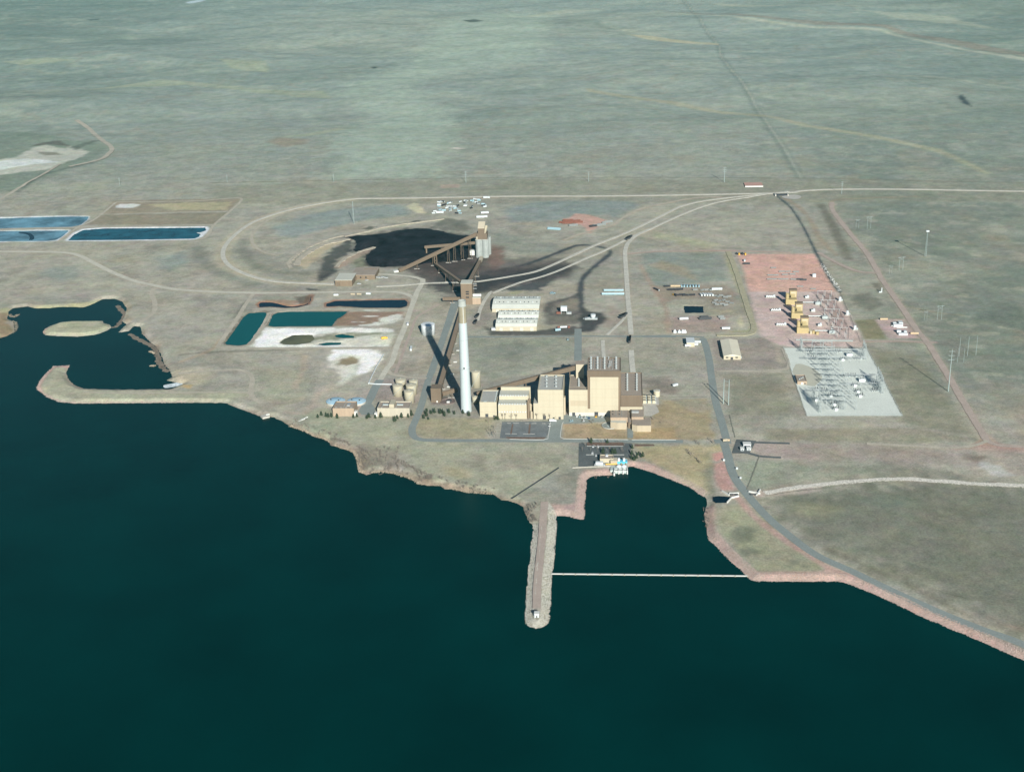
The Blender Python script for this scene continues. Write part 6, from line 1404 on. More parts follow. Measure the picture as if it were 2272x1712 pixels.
a = GZ('v', 985, 910, ZW+3); c = GZ('v', 985, 1005, ZW); MB().box(a[0]-1.2, a[0]+.6, c[1], a[1], -7, .6).build('wing_wall', M_CONCW, dk)
q = GZ('v', 640, 765); sk = thing('screen_wash_machine', 'bright white machine on a trailer beside the intake pump house', 'machine', (q[0], q[1], 0))
MB().box(q[0]-6.5, q[0]+6.5, q[1]-2, q[1]+2.5, .8, 2).build('bed', M_STEEL, sk); MB().box(q[0]-5, q[0]+4, q[1]-1.6, q[1]+2.2, 2.02, 5).build('housing', M_WHITE, sk)
for x in (-4.5, 4.5): MB().tube((q[0]+x, q[1]-2.3, .7), (q[0]+x, q[1]+2.7, .7), .7, 10).build('wheel', M_DARK, sk)
MB().tube((q[0]+7, q[1]+1, 1.4), (q[0]+20, q[1]+2, 1.4), .7, 8).build('discharge_pipe', M_YEL, sk)
# spillway under the dam road
sp = thing('spillway_culvert', 'white concrete spillway headwalls and dark basin beside the dam road', 'culvert', GZ('e', 1480, 770))
for pts_ in ('1540,722 1620,718', '1480,700 1540,735', '1700,705 1795,722', '1765,735 1795,690', '1525,795 1560,755 1620,742'):
    pp = PTS('e', pts_)
    for u, w_ in zip(pp[:-1], pp[1:]): MB().bar((*u, .6), (*w_, .6), 1.1, 2.4).build('headwall', M_CONCW, sp)
for x0_, x1_ in ((1550, 1575), (1585, 1612), (1712, 1735), (1745, 1768)):
    u, w_ = GZ('e', x0_, 728), GZ('e', x1_, 726); MB().bar((u[0], u[1]-1.2, .9), (w_[0], w_[1]-1.2, .9), .6, 2.2).build('gate_opening', M_DARK, sp)
pb = PTS('e', '1408,745 1450,738 1500,740 1550,745 1540,775 1525,793 1430,795 1412,780'); MB().add([(x, y, .14) for x, y in pb], [tuple(range(len(pb)))]).build('basin_water', WM['dark'], sp)
# outfall foam, boat slip, bank slab
fo = smooth(PTS('f', '1100,1378 1160,1366 1220,1356 1255,1358 1245,1368 1200,1382 1150,1392 1110,1396', ZW), 4, True)
MB().add([(x, y, ZW+.08) for x, y in fo], [tuple(range(len(fo)))]).build('outfall_foam', mat('white_water', (.62, .70, .72), rough=.7, var=.35, scale=.25, grain=(.9, .3)), kind='structure')
q = GZ('c', 980, 1225, -1); dk2 = thing('boat_slip', 'pale concrete boat slip with dark channel on the lake bank', 'slipway', (q[0], q[1], 0))
for off in (-3.2, 3.2): a = GZ('c', 935, 1248, -1.5); c = GZ('c', 1030, 1205, .4); MB().bar((a[0]+off*.4, a[1]+off, a[2]), (c[0]+off*.4, c[1]+off, c[2]), 1.4, 1.4).build('side_wall', M_CONCW, dk2)
MB().bar((a[0], a[1], a[2]-.5), (c[0], c[1], c[2]-.5), 4.6, .5).build('ramp', M_ASPHD, dk2)
q = GZ('c', 693, 1190, -1.2); sl = thing('outlet_apron', 'pale tilted concrete outlet apron half in the lake', 'apron', (q[0], q[1], -1.2)); MB().obox((q[0], q[1], -3), 10, 9, 2.4, .6).build('slab', M_CONC, sl); MB().obox((q[0]+3, q[1]+3, -1.2), 5, 1.2, 1.8, .6).build('end_wall', M_CONCW, sl)
# slanting pipe trench on the lawn
a, c = GZ('n', 1790, 905), GZ('n', 2175, 655); pt_ = thing('pipe_trench', 'long straight dark pipe trench slanting over the lawn to the lake', 'pipe', (a[0], a[1], 0)); MB().bar((a[0], a[1], .15), (c[0], c[1], .3), 1.6, .7).build('pipe', M_DARK, pt_); MB().bar((a[0]+.9, a[1]+1.1, .1), (c[0]+.9, c[1]+1.1, .25), .9, .5).build('kerb', M_CONC, pt_)
a = GZ('v', 0, 822); c = GZ('v', 370, 800); d_ = GZ('v', 900, 780); lw = thing('retaining_wall', 'low grey retaining wall between lawn and pump house yard', 'wall', (a[0], a[1], 0)); MB().bar((a[0], a[1], .5), (c[0], c[1], .3), .6, .9).build('wall', M_CONC, lw); MB().bar((c[0], c[1], .5), (d_[0], d_[1], .3), .6, .9).build('wall', M_CONC, lw)
# white pipeline beside the tank farm
pl_ = thing('white_pipeline', 'thin white pipeline running from the ash yard to the tank cluster', 'pipe', GZ('c', 1600, 820)); pp = PTS('c', '1665,690 1600,800 1540,928 1600,935 1730,937')
for u, w_ in zip(pp[:-1], pp[1:]): MB().tube((*u, 1.2), (*w_, 1.2), .8, 8).build('pipe', M_WHITE, pl_)
for f in np.linspace(0, 1, 6): u = pp[0]+(pp[2]-pp[0])*f; MB().box(u[0]-.7, u[0]+.7, u[1]-.5, u[1]+.5, -.2, .5).build('saddle', M_CONC, pl_)
# gatehouse
gh = thing('gatehouse', 'small white gatehouse with twin roofs on the asphalt apron by the dam road', 'gatehouse', GZ('l', 175, 100))
for x, y, w_, d_, h_ in ((178, 98, 9, 7, 3.6), (190, 122, 5, 5, 3.2), (145, 124, 4, 5, 3.0)):
    q = GZ('l', x, y); MB().box(q[0]-w_/2, q[0]+w_/2, q[1], q[1]+d_, 0, h_).build('booth', M_WHITE, gh); MB().box(q[0]-w_/2-.5, q[0]+w_/2+.5, q[1]-.5, q[1]+d_+.5, h_+.02, h_+.4).build('roof', M_CONCW, gh); MB().box(q[0]-w_/2+.8, q[0]+w_/2-.8, q[1]-.1, q[1]-.02, 1.1, 2.2).build('window', M_GLASS, gh)
# ------------------------------------------------------------------ vehicles and yard goods
def paint_m(nm, c): return mat('paint_'+nm, c, rough=.35, var=.05, scale=.5, spec=.5)
def car(label, m, group=None, pickup=False, L_=4.8, W=1.95, H=1.5):
    t = thing('pickup_truck' if pickup else 'car', label, 'truck' if pickup else 'car', (0, 0, 0), group)
    b = MB(); prof = [(-L_/2, .45), (L_/2, .45), (L_/2, .85), (L_*.28, .98), (-L_/2, .98)]
    b.add([(x, -W/2, z) for x, z in prof]+[(x, W/2, z) for x, z in prof], [(0, 1, 2, 3, 4), (9, 8, 7, 6, 5)]+[(k, 5+k, 5+(k+1) % 5, (k+1) % 5) for k in range(5)]); b.build('body', m, t)
    c0, c1 = ((-.02, .25) if pickup else (-.42, .24)); b = MB()
    b.add([(L_*c0, -W/2+.06, .98), (L_*c1, -W/2+.06, .98), (L_*c1, W/2-.06, .98), (L_*c0, W/2-.06, .98), (L_*(c0+.06), -W/2+.2, H+.1), (L_*(c1-.12), -W/2+.2, H+.1), (L_*(c1-.12), W/2-.2, H+.1), (L_*(c0+.06), W/2-.2, H+.1)], [(0, 1, 5, 4), (1, 2, 6, 5), (2, 3, 7, 6), (3, 0, 4, 7)]); b.build('windows', M_GLASS, t)
    MB().box(L_*(c0+.06), L_*(c1-.12), -W/2+.2, W/2-.2, H+.1, H+.16).build('cab_roof', m, t)
    for x in (-L_*.32, L_*.32):
        for s_ in (-1, 1): MB().tube((x, s_*(W/2-.22), .36), (x, s_*(W/2+.02), .36), .36, 10).build('wheel', M_DARK, t)
    return t
def box_truck(label, mc, mb, group=None, L_=9.0, name='box_truck'):
    t = thing(name, label, 'truck', (0, 0, 0), group)
    MB().box(-L_/2, L_/2-2.6, -1.25, 1.25, 1.0, 3.8).build('cargo_box', mb, t); MB().box(L_/2-2.4, L_/2, -1.2, 1.2, .7, 2.9).build('cab', mc, t); MB().box(L_/2-.5, L_/2+.05, -1.05, 1.05, 1.8, 2.7).build('windscreen', M_GLASS, t); MB().box(-L_/2, L_/2, -.6, .6, .6, .98).build('chassis', M_DARK, t)
    for x in (-L_*.32, -L_*.18, L_*.36):
        for s_ in (-1, 1): MB().tube((x, s_*.9, .5), (x, s_*1.25, .5), .5, 10).build('wheel', M_DARK, t)
    return t
def trailer(label, m, group, L_=12.0, roofm=None, name='box_trailer'):
    t = thing(name, label, 'trailer', (0, 0, 0), group)
    MB().box(-L_/2, L_/2, -1.4, 1.4, .9, 3.7).build('box', m, t); MB().box(-L_/2-.05, L_/2+.05, -1.5, 1.5, 3.72, 3.85).build('roof', roofm or m, t)
    MB().bar((L_/2, 0, .8), (L_/2+1.6, 0, .7), .3).build('hitch', M_DARK, t)
    for s_ in (-1, 1):
        for x in (-.5, .7): MB().tube((x, s_*1.05, .45), (x, s_*1.4, .45), .45, 10).build('wheel', M_DARK, t)
    MB().box(L_*.1, L_*.1+1, -1.45, -1.42, 1.1, 3.0).build('door', M_GREYP, t)
    return t
def container(label, m, group, L_=12.0):
    t = thing('shipping_container', label, 'container', (0, 0, 0), group)
    b = MB(); n = 24; 
    for s_ in (-1, 1):
        for k in range(n//2): b.box(-L_/2+L_*k*2/n, -L_/2+L_*(k*2+1)/n, s_*1.18-.07, s_*1.18+.07, .2, 2.6)
    b.build('corrugation', m, t); MB().box(-L_/2, L_/2, -1.15, 1.15, .15, 2.65).build('box', m, t); MB().box(L_/2+.01, L_/2+.08, -1.05, 1.05, .3, 2.5).build('door', M_GREYP, t)
    for x in (-L_/2, L_/2-.2):
        for s_ in (-1.22, 1.02): MB().box(x, x+.2, s_, s_+.2, .0, 2.75).build('corner_post', M_DARK, t)
    return t
M_BUN = mat('dull_steel_bundle', (.22, .24, .235), rough=.7, var=.2, scale=.5)
def pipe_bundle(label, m, group, L_=12.0, r=.45, n=5):
    t = thing('pipe_stack', label, 'pipes', (0, 0, 0), group); k = 0
    for lay in range(3):
        for j in range(n-lay):
            MB().tube((-L_/2+random.uniform(-.6, .6), (j-(n-lay-1)/2)*2*r, r+.15+lay*1.75*r), (L_/2+random.uniform(-.6, .6), (j-(n-lay-1)/2)*2*r, r+.15+lay*1.75*r), r*.97, 8).build('pipe', m, t)
    for x in (-L_*.3, L_*.3): MB().box(x-.15, x+.15, -n*r, n*r, -.1, .15).build('timber', M_BROWN, t)
    return t
def spread(proto, z, pts, rz=0.0, sc=1.0, jit=.12, h=.12, zfun=False):
    out = []
    for k, (x, y) in enumerate(pts):
        q = GZ(z, x, y); r_ = rz+random.uniform(-jit, jit); s_ = sc*random.uniform(.92, 1.1); loc = (q[0], q[1], h)
        if k == 0: place(proto, loc, r_, s_); out.append(proto)
        else: out.append(copy_tree(proto, loc, r_, s_))
    return out
P_W, P_B, P_K, P_T, P_LB = paint_m('white', (.55, .58, .58)), paint_m('blue', (.06, .13, .25)), paint_m('black', (.03, .03, .035)), paint_m('tan', (.50, .40, .26)), paint_m('light_blue', (.30, .45, .50))
PI2 = math.pi/2
spread(car('white car parked nose in along the boiler house wall', P_W, 'white cars parked below the boiler house'), 'q', [(330, 1290), (425, 1300), (490, 1300), (800, 1292), (460, 1365)], PI2, 1.25)
spread(car('blue car parked among white ones along the boiler house wall', P_B, None), 'q', [(560, 1318)], PI2, 1.25)
spread(car('yellow pickup parked along the boiler house wall', M_YEL, None, True), 'q', [(690, 1292)], PI2, 1.3)
spread(car('silver car parked among white ones below the boiler house', P_LB, 'silver cars parked below the boiler house'), 'q', [(525, 1300), (385, 1295), (250, 1365), (215, 1370)], PI2, 1.2)
spread(car('white van in the pump house car park', P_W, 'white vans in the pump house car park', True), 'v', [(490, 330), (600, 335), (468, 478)], PI2, 1.25)
spread(car('white car tucked beside the pump house wall', P_W, None), 'v', [(552, 540)], PI2, 1.1)
spread(box_truck('white box truck crossing the apron below the scrubber building', P_W, P_W), 'a', [(1205, 1090)], 0, 1.0, 0)
spread(car('white car on the asphalt beside the dark car park', P_W, None), 'a', [(1178, 1122)], PI2, 1.4)
spread(box_truck('tan flat fronted truck at the dam road junction', P_T, M_CREAM2), 'e', [(1515, 292)], .2, .9)
spread(box_truck('white box truck on the gravel road by the ash basin', P_W, P_W), 'c', [(1862, 448)], PI2*1.1, 1.25)
spread(trailer('white trailer parked alone between gravel road and conveyor', M_WHITE, None, 13), 'c', [(1888, 650)], PI2*1.08, 1.0)
tk = thing('tanker_truck', 'red and white tanker truck on the black yard by the storage sheds', 'truck', (0, 0, 0)); MB().tube((-8, 0, 2.3), (5, 0, 2.3), 1.35, 14).build('tank', M_WHITE, tk); MB().tube((-8.1, 0, 2.3), (-4.2, 0, 2.3), 1.4, 14).build('red_band', M_RUST, tk); MB().box(6, 9, -1.3, 1.3, .8, 3.4).build('cab', M_RUST, tk); MB().box(8.6, 9.1, -1.1, 1.1, 2.0, 3.1).build('windscreen', M_GLASS, tk)
for x in (-6.5, -5, 4, 7.5):
    for s_ in (-1, 1): MB().tube((x, s_*.95, .55), (x, s_*1.3, .55), .55, 10).build('wheel', M_DARK, tk)
q = GZ('a', 1290, 328); place(tk, (q[0], q[1], .1), .12, 1.15)
spread(trailer('light blue trailer beside the tanker truck', P_LB, None, 8), 'a', [(1245, 348)], .3, 1.0)
spread(car('small blue car on the grass verge beside the sheds road', P_LB, None), 'a', [(1327, 420)], PI2, 1.4)
spread(trailer('long pale trailer parked beside the branch railway', P_LB, 'long trailers beside the branch railway', 34, M_WHITE), 'j', [(890, 838), (885, 866)], 0, 1.0, 0)
spread(car('pale blue car parked alone near the storage sheds', P_LB, None), 'j', [(430, 857)], 0, 1.9)
# silo like machines on the black yard
q = GZ('j', 515, 1005); ld_ = thing('loading_bin', 'white boxy loading bin on the coal dusted yard', 'bin', (q[0], q[1], 0)); MB().box(q[0]-5, q[0]+5, q[1]-3, q[1]+4, 5, 12).build('bin', M_WHITE, ld_)
for dx in (-4.4, 4.4):
    for dy in (-2.4, 3.4): MB().box(q[0]+dx-.4, q[0]+dx+.4, q[1]+dy-.4, q[1]+dy+.4, 0, 5).build('leg', M_STEEL, ld_)
MB().box(q[0]-12, q[0]-5.2, q[1]-2, q[1]+2, 0, 3).build('belt_frame', M_RUST, ld_); MB().box(q[0]+5.2, q[0]+12, q[1]-4, q[1], 0, 3.4).build('power_unit', M_STEEL, ld_)
q = GZ('j', 725, 1048); ld2 = thing('crusher_unit', 'white and grey crusher unit in the black turning circle', 'machine', (q[0], q[1], 0)); MB().box(q[0]-11, q[0]+9, q[1]-3, q[1]+3, 0, 2.4).build('frame', M_STEEL, ld2); MB().rings(q[0]+2, q[1]+1, [(2.42, 3), (5, 4), (8, 4)], 12).build('hopper', M_WHITE, ld2); MB().bar((q[0]-3, q[1], 3), (q[0]-14, q[1], 1), 1.6, .8).build('belt', M_STEEL, ld2)
# hopper wagons
wg = thing('hopper_wagon', 'dark coal hopper wagon standing on the branch track', 'rail wagon', (0, 0, 0), 'dark coal wagons on the branch tracks')
MB().add([(-7, -1.5, 1.6), (7, -1.5, 1.6), (7, 1.5, 1.6), (-7, 1.5, 1.6), (-7.6, -1.6, 4.6), (7.6, -1.6, 4.6), (7.6, 1.6, 4.6), (-7.6, 1.6, 4.6)], [(0, 1, 5, 4), (1, 2, 6, 5), (2, 3, 7, 6), (3, 0, 4, 7), (3, 2, 1, 0), (4, 5, 6, 7)]).build('hopper_body', M_DARK, wg); MB().box(-7.2, 7.2, -1.55, 1.55, 4.62, 4.9).build('coal_load', M_COAL, wg)
for x in (-5.4, -4, 4, 5.4): MB().tube((x, -.9, .75), (x, .9, .75), .45, 10).build('wheel_set', M_RAIL, wg)
for k, (z, x, y, r_) in enumerate((('j', 1000, 450, 1.0), ('j', 1010, 438, .9), ('j', 958, 1040, .95), ('j', 968, 1026, .9), ('a', 1835, 420, 1.5), ('a', 1832, 440, 1.55), ('b', 1545, 900, 1.4), ('b', 1530, 950, 1.45))):
    q = GZ(z, x, y); (place(wg, (q[0], q[1], .3), r_) if k == 0 else copy_tree(wg, (q[0], q[1], .3), r_))
# construction laydown east of the branch line
spread(container('pale container in the long row at the laydown yard', P_LB, 'pale containers in the laydown row', 9), 'j', [(1402+22*k, 802) for k in range(7)], PI2, 1.0)
spread(container('tan container in the laydown row', P_T, 'tan containers in the laydown row', 11), 'j', [(1345, 802), (1372, 802)], .05, 1.0)
spread(container('black container in the laydown yard', P_K, 'black containers in the laydown yard', 10), 'j', [(1292, 804), (1318, 830), (1345, 830), (1372, 831), (1390, 828), (1385, 870), (1408, 868), (1432, 872), (1483, 870)], .1, 1.0)
spread(box_truck('yellow and black truck at the end of a laydown row', M_YEL, P_K), 'j', [(1352, 872)], 2.2, 1.0)
spread(trailer('white trailer in the slanted rank at the laydown yard', M_WHITE, 'white trailers slanted in the laydown yard', 9), 'j', [(1550+20*k, 872) for k in range(5)], 1.9, 1.0)
spread(trailer('large white trailer in the laydown yard', M_WHITE, None, 15), 'j', [(1670, 830)], .05, 1.1)
spread(pipe_bundle('grey pipe stack in the laydown yard', M_BUN, 'grey pipe stacks in the laydown yard', 9, .5), 'j', [(1505, 830), (1560, 832), (1590, 830), (1625, 832), (1655, 875), (1680, 880), (1700, 872), (1735, 885), (1760, 880), (1660, 910), (1690, 915), (1720, 908), (1750, 920), (1670, 940), (1710, 938), (1780, 930), (1650, 928), (1735, 945)], .3, .8, .8)
spread(container('long dark container lying apart at the laydown edge', P_K, None, 16), 'j', [(1213, 828)], -1.0, 1.0)
ten = thing('white_tent', 'pointed white tent in a short row beside the track', 'tent', (0, 0, 0), 'pointed white tents in a row'); MB().rings(0, 0, [(0, 2.8), (2.0, 2.6), (5.2, .15)], 8).build('canopy', M_WHITE, ten); MB().bar((0, 0, 0), (0, 0, 6), .15).build('pole', M_DARK, ten)
spread(ten, 'j', [(1352, 1150), (1385, 1150), (1412, 1150), (1428, 1150)], 0, 1.0)
spread(trailer('white trailer with dark shadow on the pinkish dirt lot', M_WHITE, 'white trailers on the dirt lot', 13), 'j', [(1420, 1054), (1738, 1125)], 0, 1.0)
spread(pipe_bundle('dark pipe stack on the pinkish dirt lot', M_DARK, 'dark pipe stacks on the dirt lot', 12, .6), 'j', [(1565, 1050), (1600, 1048), (1575, 1038)], .1, 1.0)
spread(pipe_bundle('pale pipe stack at the corner of the dirt lot', M_BUN, 'pale pipe stacks at the dirt lot corner', 8, .5), 'j', [(1700, 1035), (1712, 1050)], .1, 1.0)
# goods on the red field
spread(pipe_bundle('grey steel bundle lying on the bare red gravel field', M_BUN, 'grey bundles on the red gravel field', 13, .45), 'd', [(1165, 202), (1235, 233), (1285, 232), (1350, 235), (1140, 262), (1185, 262), (1260, 258), (1320, 255), (1135, 295), (1170, 295), (1225, 295), (1265, 295), (1330, 297), (1385, 355), (1490, 375)], 0, .7, .2)
spread(pipe_bundle('dark steel bundle lying on the red gravel field', M_DARK, 'dark bundles on the red gravel field', 12, .5), 'd', [(1380, 298), (1410, 302), (945, 170)], -.05, .9)
spread(container('yellow container at the corner of the red gravel field', M_YEL, 'yellow containers at the corner of the red field', 7), 'd', [(885, 92), (935, 92)], PI2, 1.0)
spread(container('black container at the corner of the red gravel field', P_K, 'black containers at the corner of the red field', 7), 'd', [(865, 88), (910, 90)], PI2, 1.0)
spread(trailer('white trailer standing alone near the red field corner', M_WHITE, None, 8), 'd', [(930, 148)], PI2, 1.0)
q = GZ('d', 1497, 272); rt = thing('fuel_tank', 'round white fuel tank alone on the red gravel field', 'tank', (q[0], q[1], 0)); MB().rings(q[0], q[1], [(0, 3.4), (5, 3.4), (5.8, 1.2)], 18).build('shell', M_WHITE, rt); MB().rings(q[0], q[1], [(5.8, .5), (6.5, .5)], 8).build('hatch', M_DARK, rt)
# white rubble along the fence
riprap('concrete_rubble', band(PTS('d', '1545,165 1600,240 1650,310 1700,390'), -2, 5, 130), M_CONCW, .7, 1.6)
fence('dark fence running from the far railway bridge to the red field', PTS('i', '60,145 150,222 225,335 300,490 380,645 440,722 560,1010'), m=M_DARK)
# metering station on the right pad
ms = thing('metering_station', 'white clustered metering skids on the square pink pad', 'equipment', GZ('i', 790, 925))
for x, y, w_, d_, h_ in ((785, 925, 14, 6, 4), (800, 915, 6, 9, 5), (765, 912, 5, 5, 3.4), (790, 962, 6, 6, 4.5), (815, 975, 13, 5, 3.2), (828, 965, 4, 6, 4)):
    q = GZ('i', x, y); MB().box(q[0]-w_/2, q[0]+w_/2, q[1]-d_/2, q[1]+d_/2, 0, h_).build('skid', M_WHITE, ms)
for x, y in ((775, 918), (805, 928)): q = GZ('i', x, y); MB().tube((q[0]-8, q[1]-5, 1), (q[0]+8, q[1]-5, 1), .6, 8).build('pipe', M_STEEL, ms)
spread(container('tan site hut at the corner of the pink pad', P_T, 'tan huts on the pink pad', 12), 'i', [(702, 885), (885, 970)], 0, 1.0)
q = GZ('i', 688, 722); pj = thing('pump_jack', 'small white standpipe beside the pink road', 'standpipe', (q[0], q[1], 0)); MB().rings(q[0], q[1], [(0, 1), (8, .8)], 8).build('pipe', M_WHITE, pj); MB().box(q[0]-4.5, q[0]-1, q[1]-1.5, q[1]+1, 0, 1.6).build('box', M_WHITE, pj)
# north laydown inside the loop
ycols = ((M_WHITE, 'white'), (P_LB, 'pale blue'), (P_K, 'black'), (M_STEEL, 'grey'))
for ci, (m_, nm) in enumerate(ycols):
    pts_ = [(1775+random.random()*190, 150+random.random()*85) for _ in range(9)]+[(1990+random.random()*150, 135+random.random()*80) for _ in range(5)]
    spread(container(f'{nm} container scattered in the far storage yard behind the coal pile', m_, f'{nm} containers in the far storage yard', 8), 'm', pts_, 0, 1.0, 1.5)
spread(trailer('big white trailer in the far storage yard', M_WHITE, 'big white trailers in the far storage yard', 13), 'm', [(1820, 232), (2135, 235), (2128, 262), (2105, 265), (2148, 127)], 0, 1.2, .2)
spread(pipe_bundle('rust red pipe stack beside the pink clearing', M_RUST, 'rust red pipe stacks by the pink clearing', 20, .55, 7), 'j', [(515, 322), (545, 308), (570, 320), (600, 312), (620, 320), (540, 326)], .1, 1.0)
spread(pipe_bundle('blue pipe stack on the grass near the pink clearing', P_LB, None, 22, .6), 'j', [(440, 372)], -.2, 1.2)
spread(pipe_bundle('grey pipe stack on the pink clearing', M_BUN, 'grey pipe stacks on the pink clearing', 16, .6), 'j', [(585, 345), (765, 345), (800, 338), (830, 322), (850, 318)], .3, 1.0)
spread(pipe_bundle('black pipe stack on the pink clearing', P_K, None, 14, .6), 'j', [(735, 350)], .3, 1.0)
spread(container('white container beside the ash basin road', M_WHITE, 'white containers beside the ash basin road', 8), 'c', [(1275, 205), (1540, 195)], 0, 1.0)
spread(container('cream container beside the ash basin road', M_CREAM2, 'cream containers beside the ash basin road', 8), 'c', [(1413, 198), (1465, 198)], 0, 1.0)
# vehicles beside the workshop
spread(car('white vehicle parked beside the brown workshop', P_W, 'white vehicles beside the brown workshop'), 'b', [(720, 575), (745, 578), (770, 576), (800, 580), (640, 600), (578, 630), (680, 545)], .2, 1.4)
spread(box_truck('orange loader working in the white ash basin', M_YEL, M_YEL), 'c', [(1670, 562)], .4, 1.0)
# rubble and small white posts by the dam road
spread(container('small white box standing beside the dam road', M_WHITE, 'small white boxes beside the dam road', 3), 'e', [(1603, 518), (1633, 594), (1497, 450)], 0, .8)
pfar = thing('loading_platform', 'long low reddish loading platform with white edge beside the far railway', 'platform', GZ('h', 1045, 803)); a = GZ('h', 1007, 808); c = GZ('h', 1085, 808)
MB().box(a[0], c[0], a[1], a[1]+34, -.5, 2.2).build('deck', mat('reddish_deck', (.45, .28, .23), rough=.9, var=.1, scale=.1), pfar); MB().box(a[0], c[0], a[1]-1.6, a[1]-.02, -.5, 2.6).build('edge', M_CONCW, pfar)
q = GZ('h', 1165, 845); br = thing('rail_bridge', 'small dark rail bridge over the fence line ditch', 'bridge', (q[0], q[1], 0)); MB().box(q[0]-14, q[0]+14, q[1]-3, q[1]+10, -.5, 2).build('deck', M_DARK, br)
for s_ in (-13, 13): MB().box(q[0]+s_-1.4, q[0]+s_+1.4, q[1]-5, q[1]+12, -1, 3).build('abutment', M_CONC, br)
sheet('gravel_yard', 'h', '1165,850 1220,842 1250,850 1230,862 1180,858', M_CONC, .3, sm=True)
q = GZ('d', 490, 830); ex = thing('yellow_loader', 'yellow wheel loader beside the small white roofed shed', 'loader', (0, 0, 0)); MB().box(-3, 2.4, -1.3, 1.3, 1, 2.6).build('body', M_YEL, ex); MB().box(-1.4, .6, -1, 1, 2.62, 4).build('cab', M_GLASS, ex); MB().box(3.4, 4.4, -1.7, 1.7, .2, 1.6).build('bucket', M_DARK, ex); MB().bar((2.2, 0, 2), (3.6, 0, 1.1), .6).build('arm', M_YEL, ex)
for x in (-2, 1.8):
    for s_ in (-1, 1): MB().tube((x, s_*1.2, .8), (x, s_*1.7, .8), .8, 12).build('wheel', M_DARK, ex)
place(ex, (q[0], q[1], .1), .8, 1.5)
spread(trailer('white trailer beside the small white roofed shed', M_WHITE, 'white trailers beside the small shed', 9), 'd', [(525, 835), (545, 815), (465, 845)], .1, 1.0)
spread(trailer('white trailer in the field behind the transformers', M_WHITE, None, 8), 'd', [(362, 1168)], .5, 1.0)
# ------------------------------------------------------------------ trees and shrubs
M_BARK = mat('bark', (.17, .15, .125), rough=.95, var=.2, scale=.8)
M_TWIG = mat('bare_twigs', (.22, .195, .165), rough=.95, var=.25, scale=.8)
M_NEED = mat('conifer_needles', (.035, .055, .03), rough=.9, var=.35, scale=.9, grain=(2.5, .3))
M_REED = mat('dry_reeds', (.33, .285, .22), rough=.95, var=.3, scale=.3)
def conifer(seed):
    r = random.Random(seed); t = thing('pine_tree', 'x', 'tree', (0, 0, 0)); MB().rings(0, 0, [(-.3, .28), (2.5, .2), (6.6, .05)], 6).build('trunk', M_BARK, t)
    b = MB()
    for k in range(150):
        f = r.random()**.8; z = .5+6.8*f; R = (2.45*(1-f)**.75+.15)*r.uniform(.55, 1.12); a = r.uniform(0, 6.283); cx, cy = R*math.cos(a), R*math.sin(a); s = r.uniform(.45, .85)*(1.1-.5*f)
        d = Vector((math.cos(a), math.sin(a), -.35)).normalized(); sd = Vector((-math.sin(a), math.cos(a), r.uniform(-.4, .4)))
        p = Vector((cx, cy, z)); b.add([p-d*s*.9-sd*s*.5, p-d*s*.2+sd*s*.9, p+d*s*.9, p-d*s*.1-sd*s*.8+Vector((0, 0, .3*s))], [(0, 1, 2), (0, 2, 3)])
    b.rings(0, 0, [(.6, 1.3), (3, 1.0), (6.2, .15)], 7); b.build('crown', M_NEED, t); return t
def bare_tree(seed, H=9.0, name='bare_tree', dens=1.0, spread_=.5, stems=1):
    LEV = 4 if stems == 1 else 3; r = random.Random(seed); t = thing(name, 'x', 'tree' if stems == 1 else 'shrub', (0, 0, 0)); tb = MB(); cb = MB()
    def grow(p, d, L_, w, lev):
        q = p+d*L_; (tb if lev < 1 else cb).bar(p, q, w, w*.9)
        if lev >= LEV: return
        for k in range(max(2, int((3 if lev < 2 else 3)*dens))):
            nd = (d+Vector((r.uniform(-1, 1), r.uniform(-1, 1), r.uniform(-.1, .6)))*spread_*(1+.25*lev)).normalized(); grow(p+d*L_*r.uniform(.5, 1), nd, L_*r.uniform(.55, .75), max(w*.6, .045), lev+1)
    for s_ in range(stems):
        a = r.uniform(0, 6.28); d0 = Vector((math.cos(a)*.35*(stems > 1), math.sin(a)*.35*(stems > 1), 1)).normalized()
        grow(Vector((r.uniform(-.8, .8)*(stems > 1), r.uniform(-.8, .8)*(stems > 1), -.3)), d0, H*.38, .26 if stems == 1 else .15, 0)
    tb.build('trunk' if stems == 1 else 'stems', M_BARK, t); cb.build('crown' if stems == 1 else 'twigs', M_TWIG, t); return t
CON = [conifer(k) for k in range(3)]; BT = [bare_tree(20+k, 9.5) for k in range(3)]; SH = [bare_tree(40+k, 5.2, 'willow_shrub', 1.0, .6, 4) for k in range(4)]
used = set()
def plant(protos, z, pts, label, group, smin=.8, smax=1.2, raw=False):
    for x, y in pts:
        k = random.randrange(len(protos)); p = protos[k]
        if raw: loc = (x, y)
        else: q = GZ(z, x, y); loc = (q[0], q[1])
        h = float(terrain(np.array([loc[0]]), np.array([loc[1]]))[0]); s = random.uniform(smin, smax); loc = (*loc, h)
        if id(p) in used: c = copy_tree(p, loc, random.uniform(0, 6.28), s)
        else: used.add(id(p)); c = p; place(p, loc, random.uniform(0, 6.28), s)
        c['label'] = label; c['group'] = group
plant(CON, 's', [(200, 845), (262, 805), (345, 825), (385, 835), (440, 830), (540, 852), (825, 845), (885, 830)], 'small dark pine in the row before the tan treatment building', 'pines before the tan treatment building', .75, 1.15)
plant(CON, 's', [(1060, 860), (1098, 840), (1210, 855), (1305, 842), (1548, 905), (1595, 865), (1670, 842), (1785, 835), (1840, 805)], 'small dark pine before the pale building by the five tanks', 'pines before the pale treatment building', .75, 1.15)
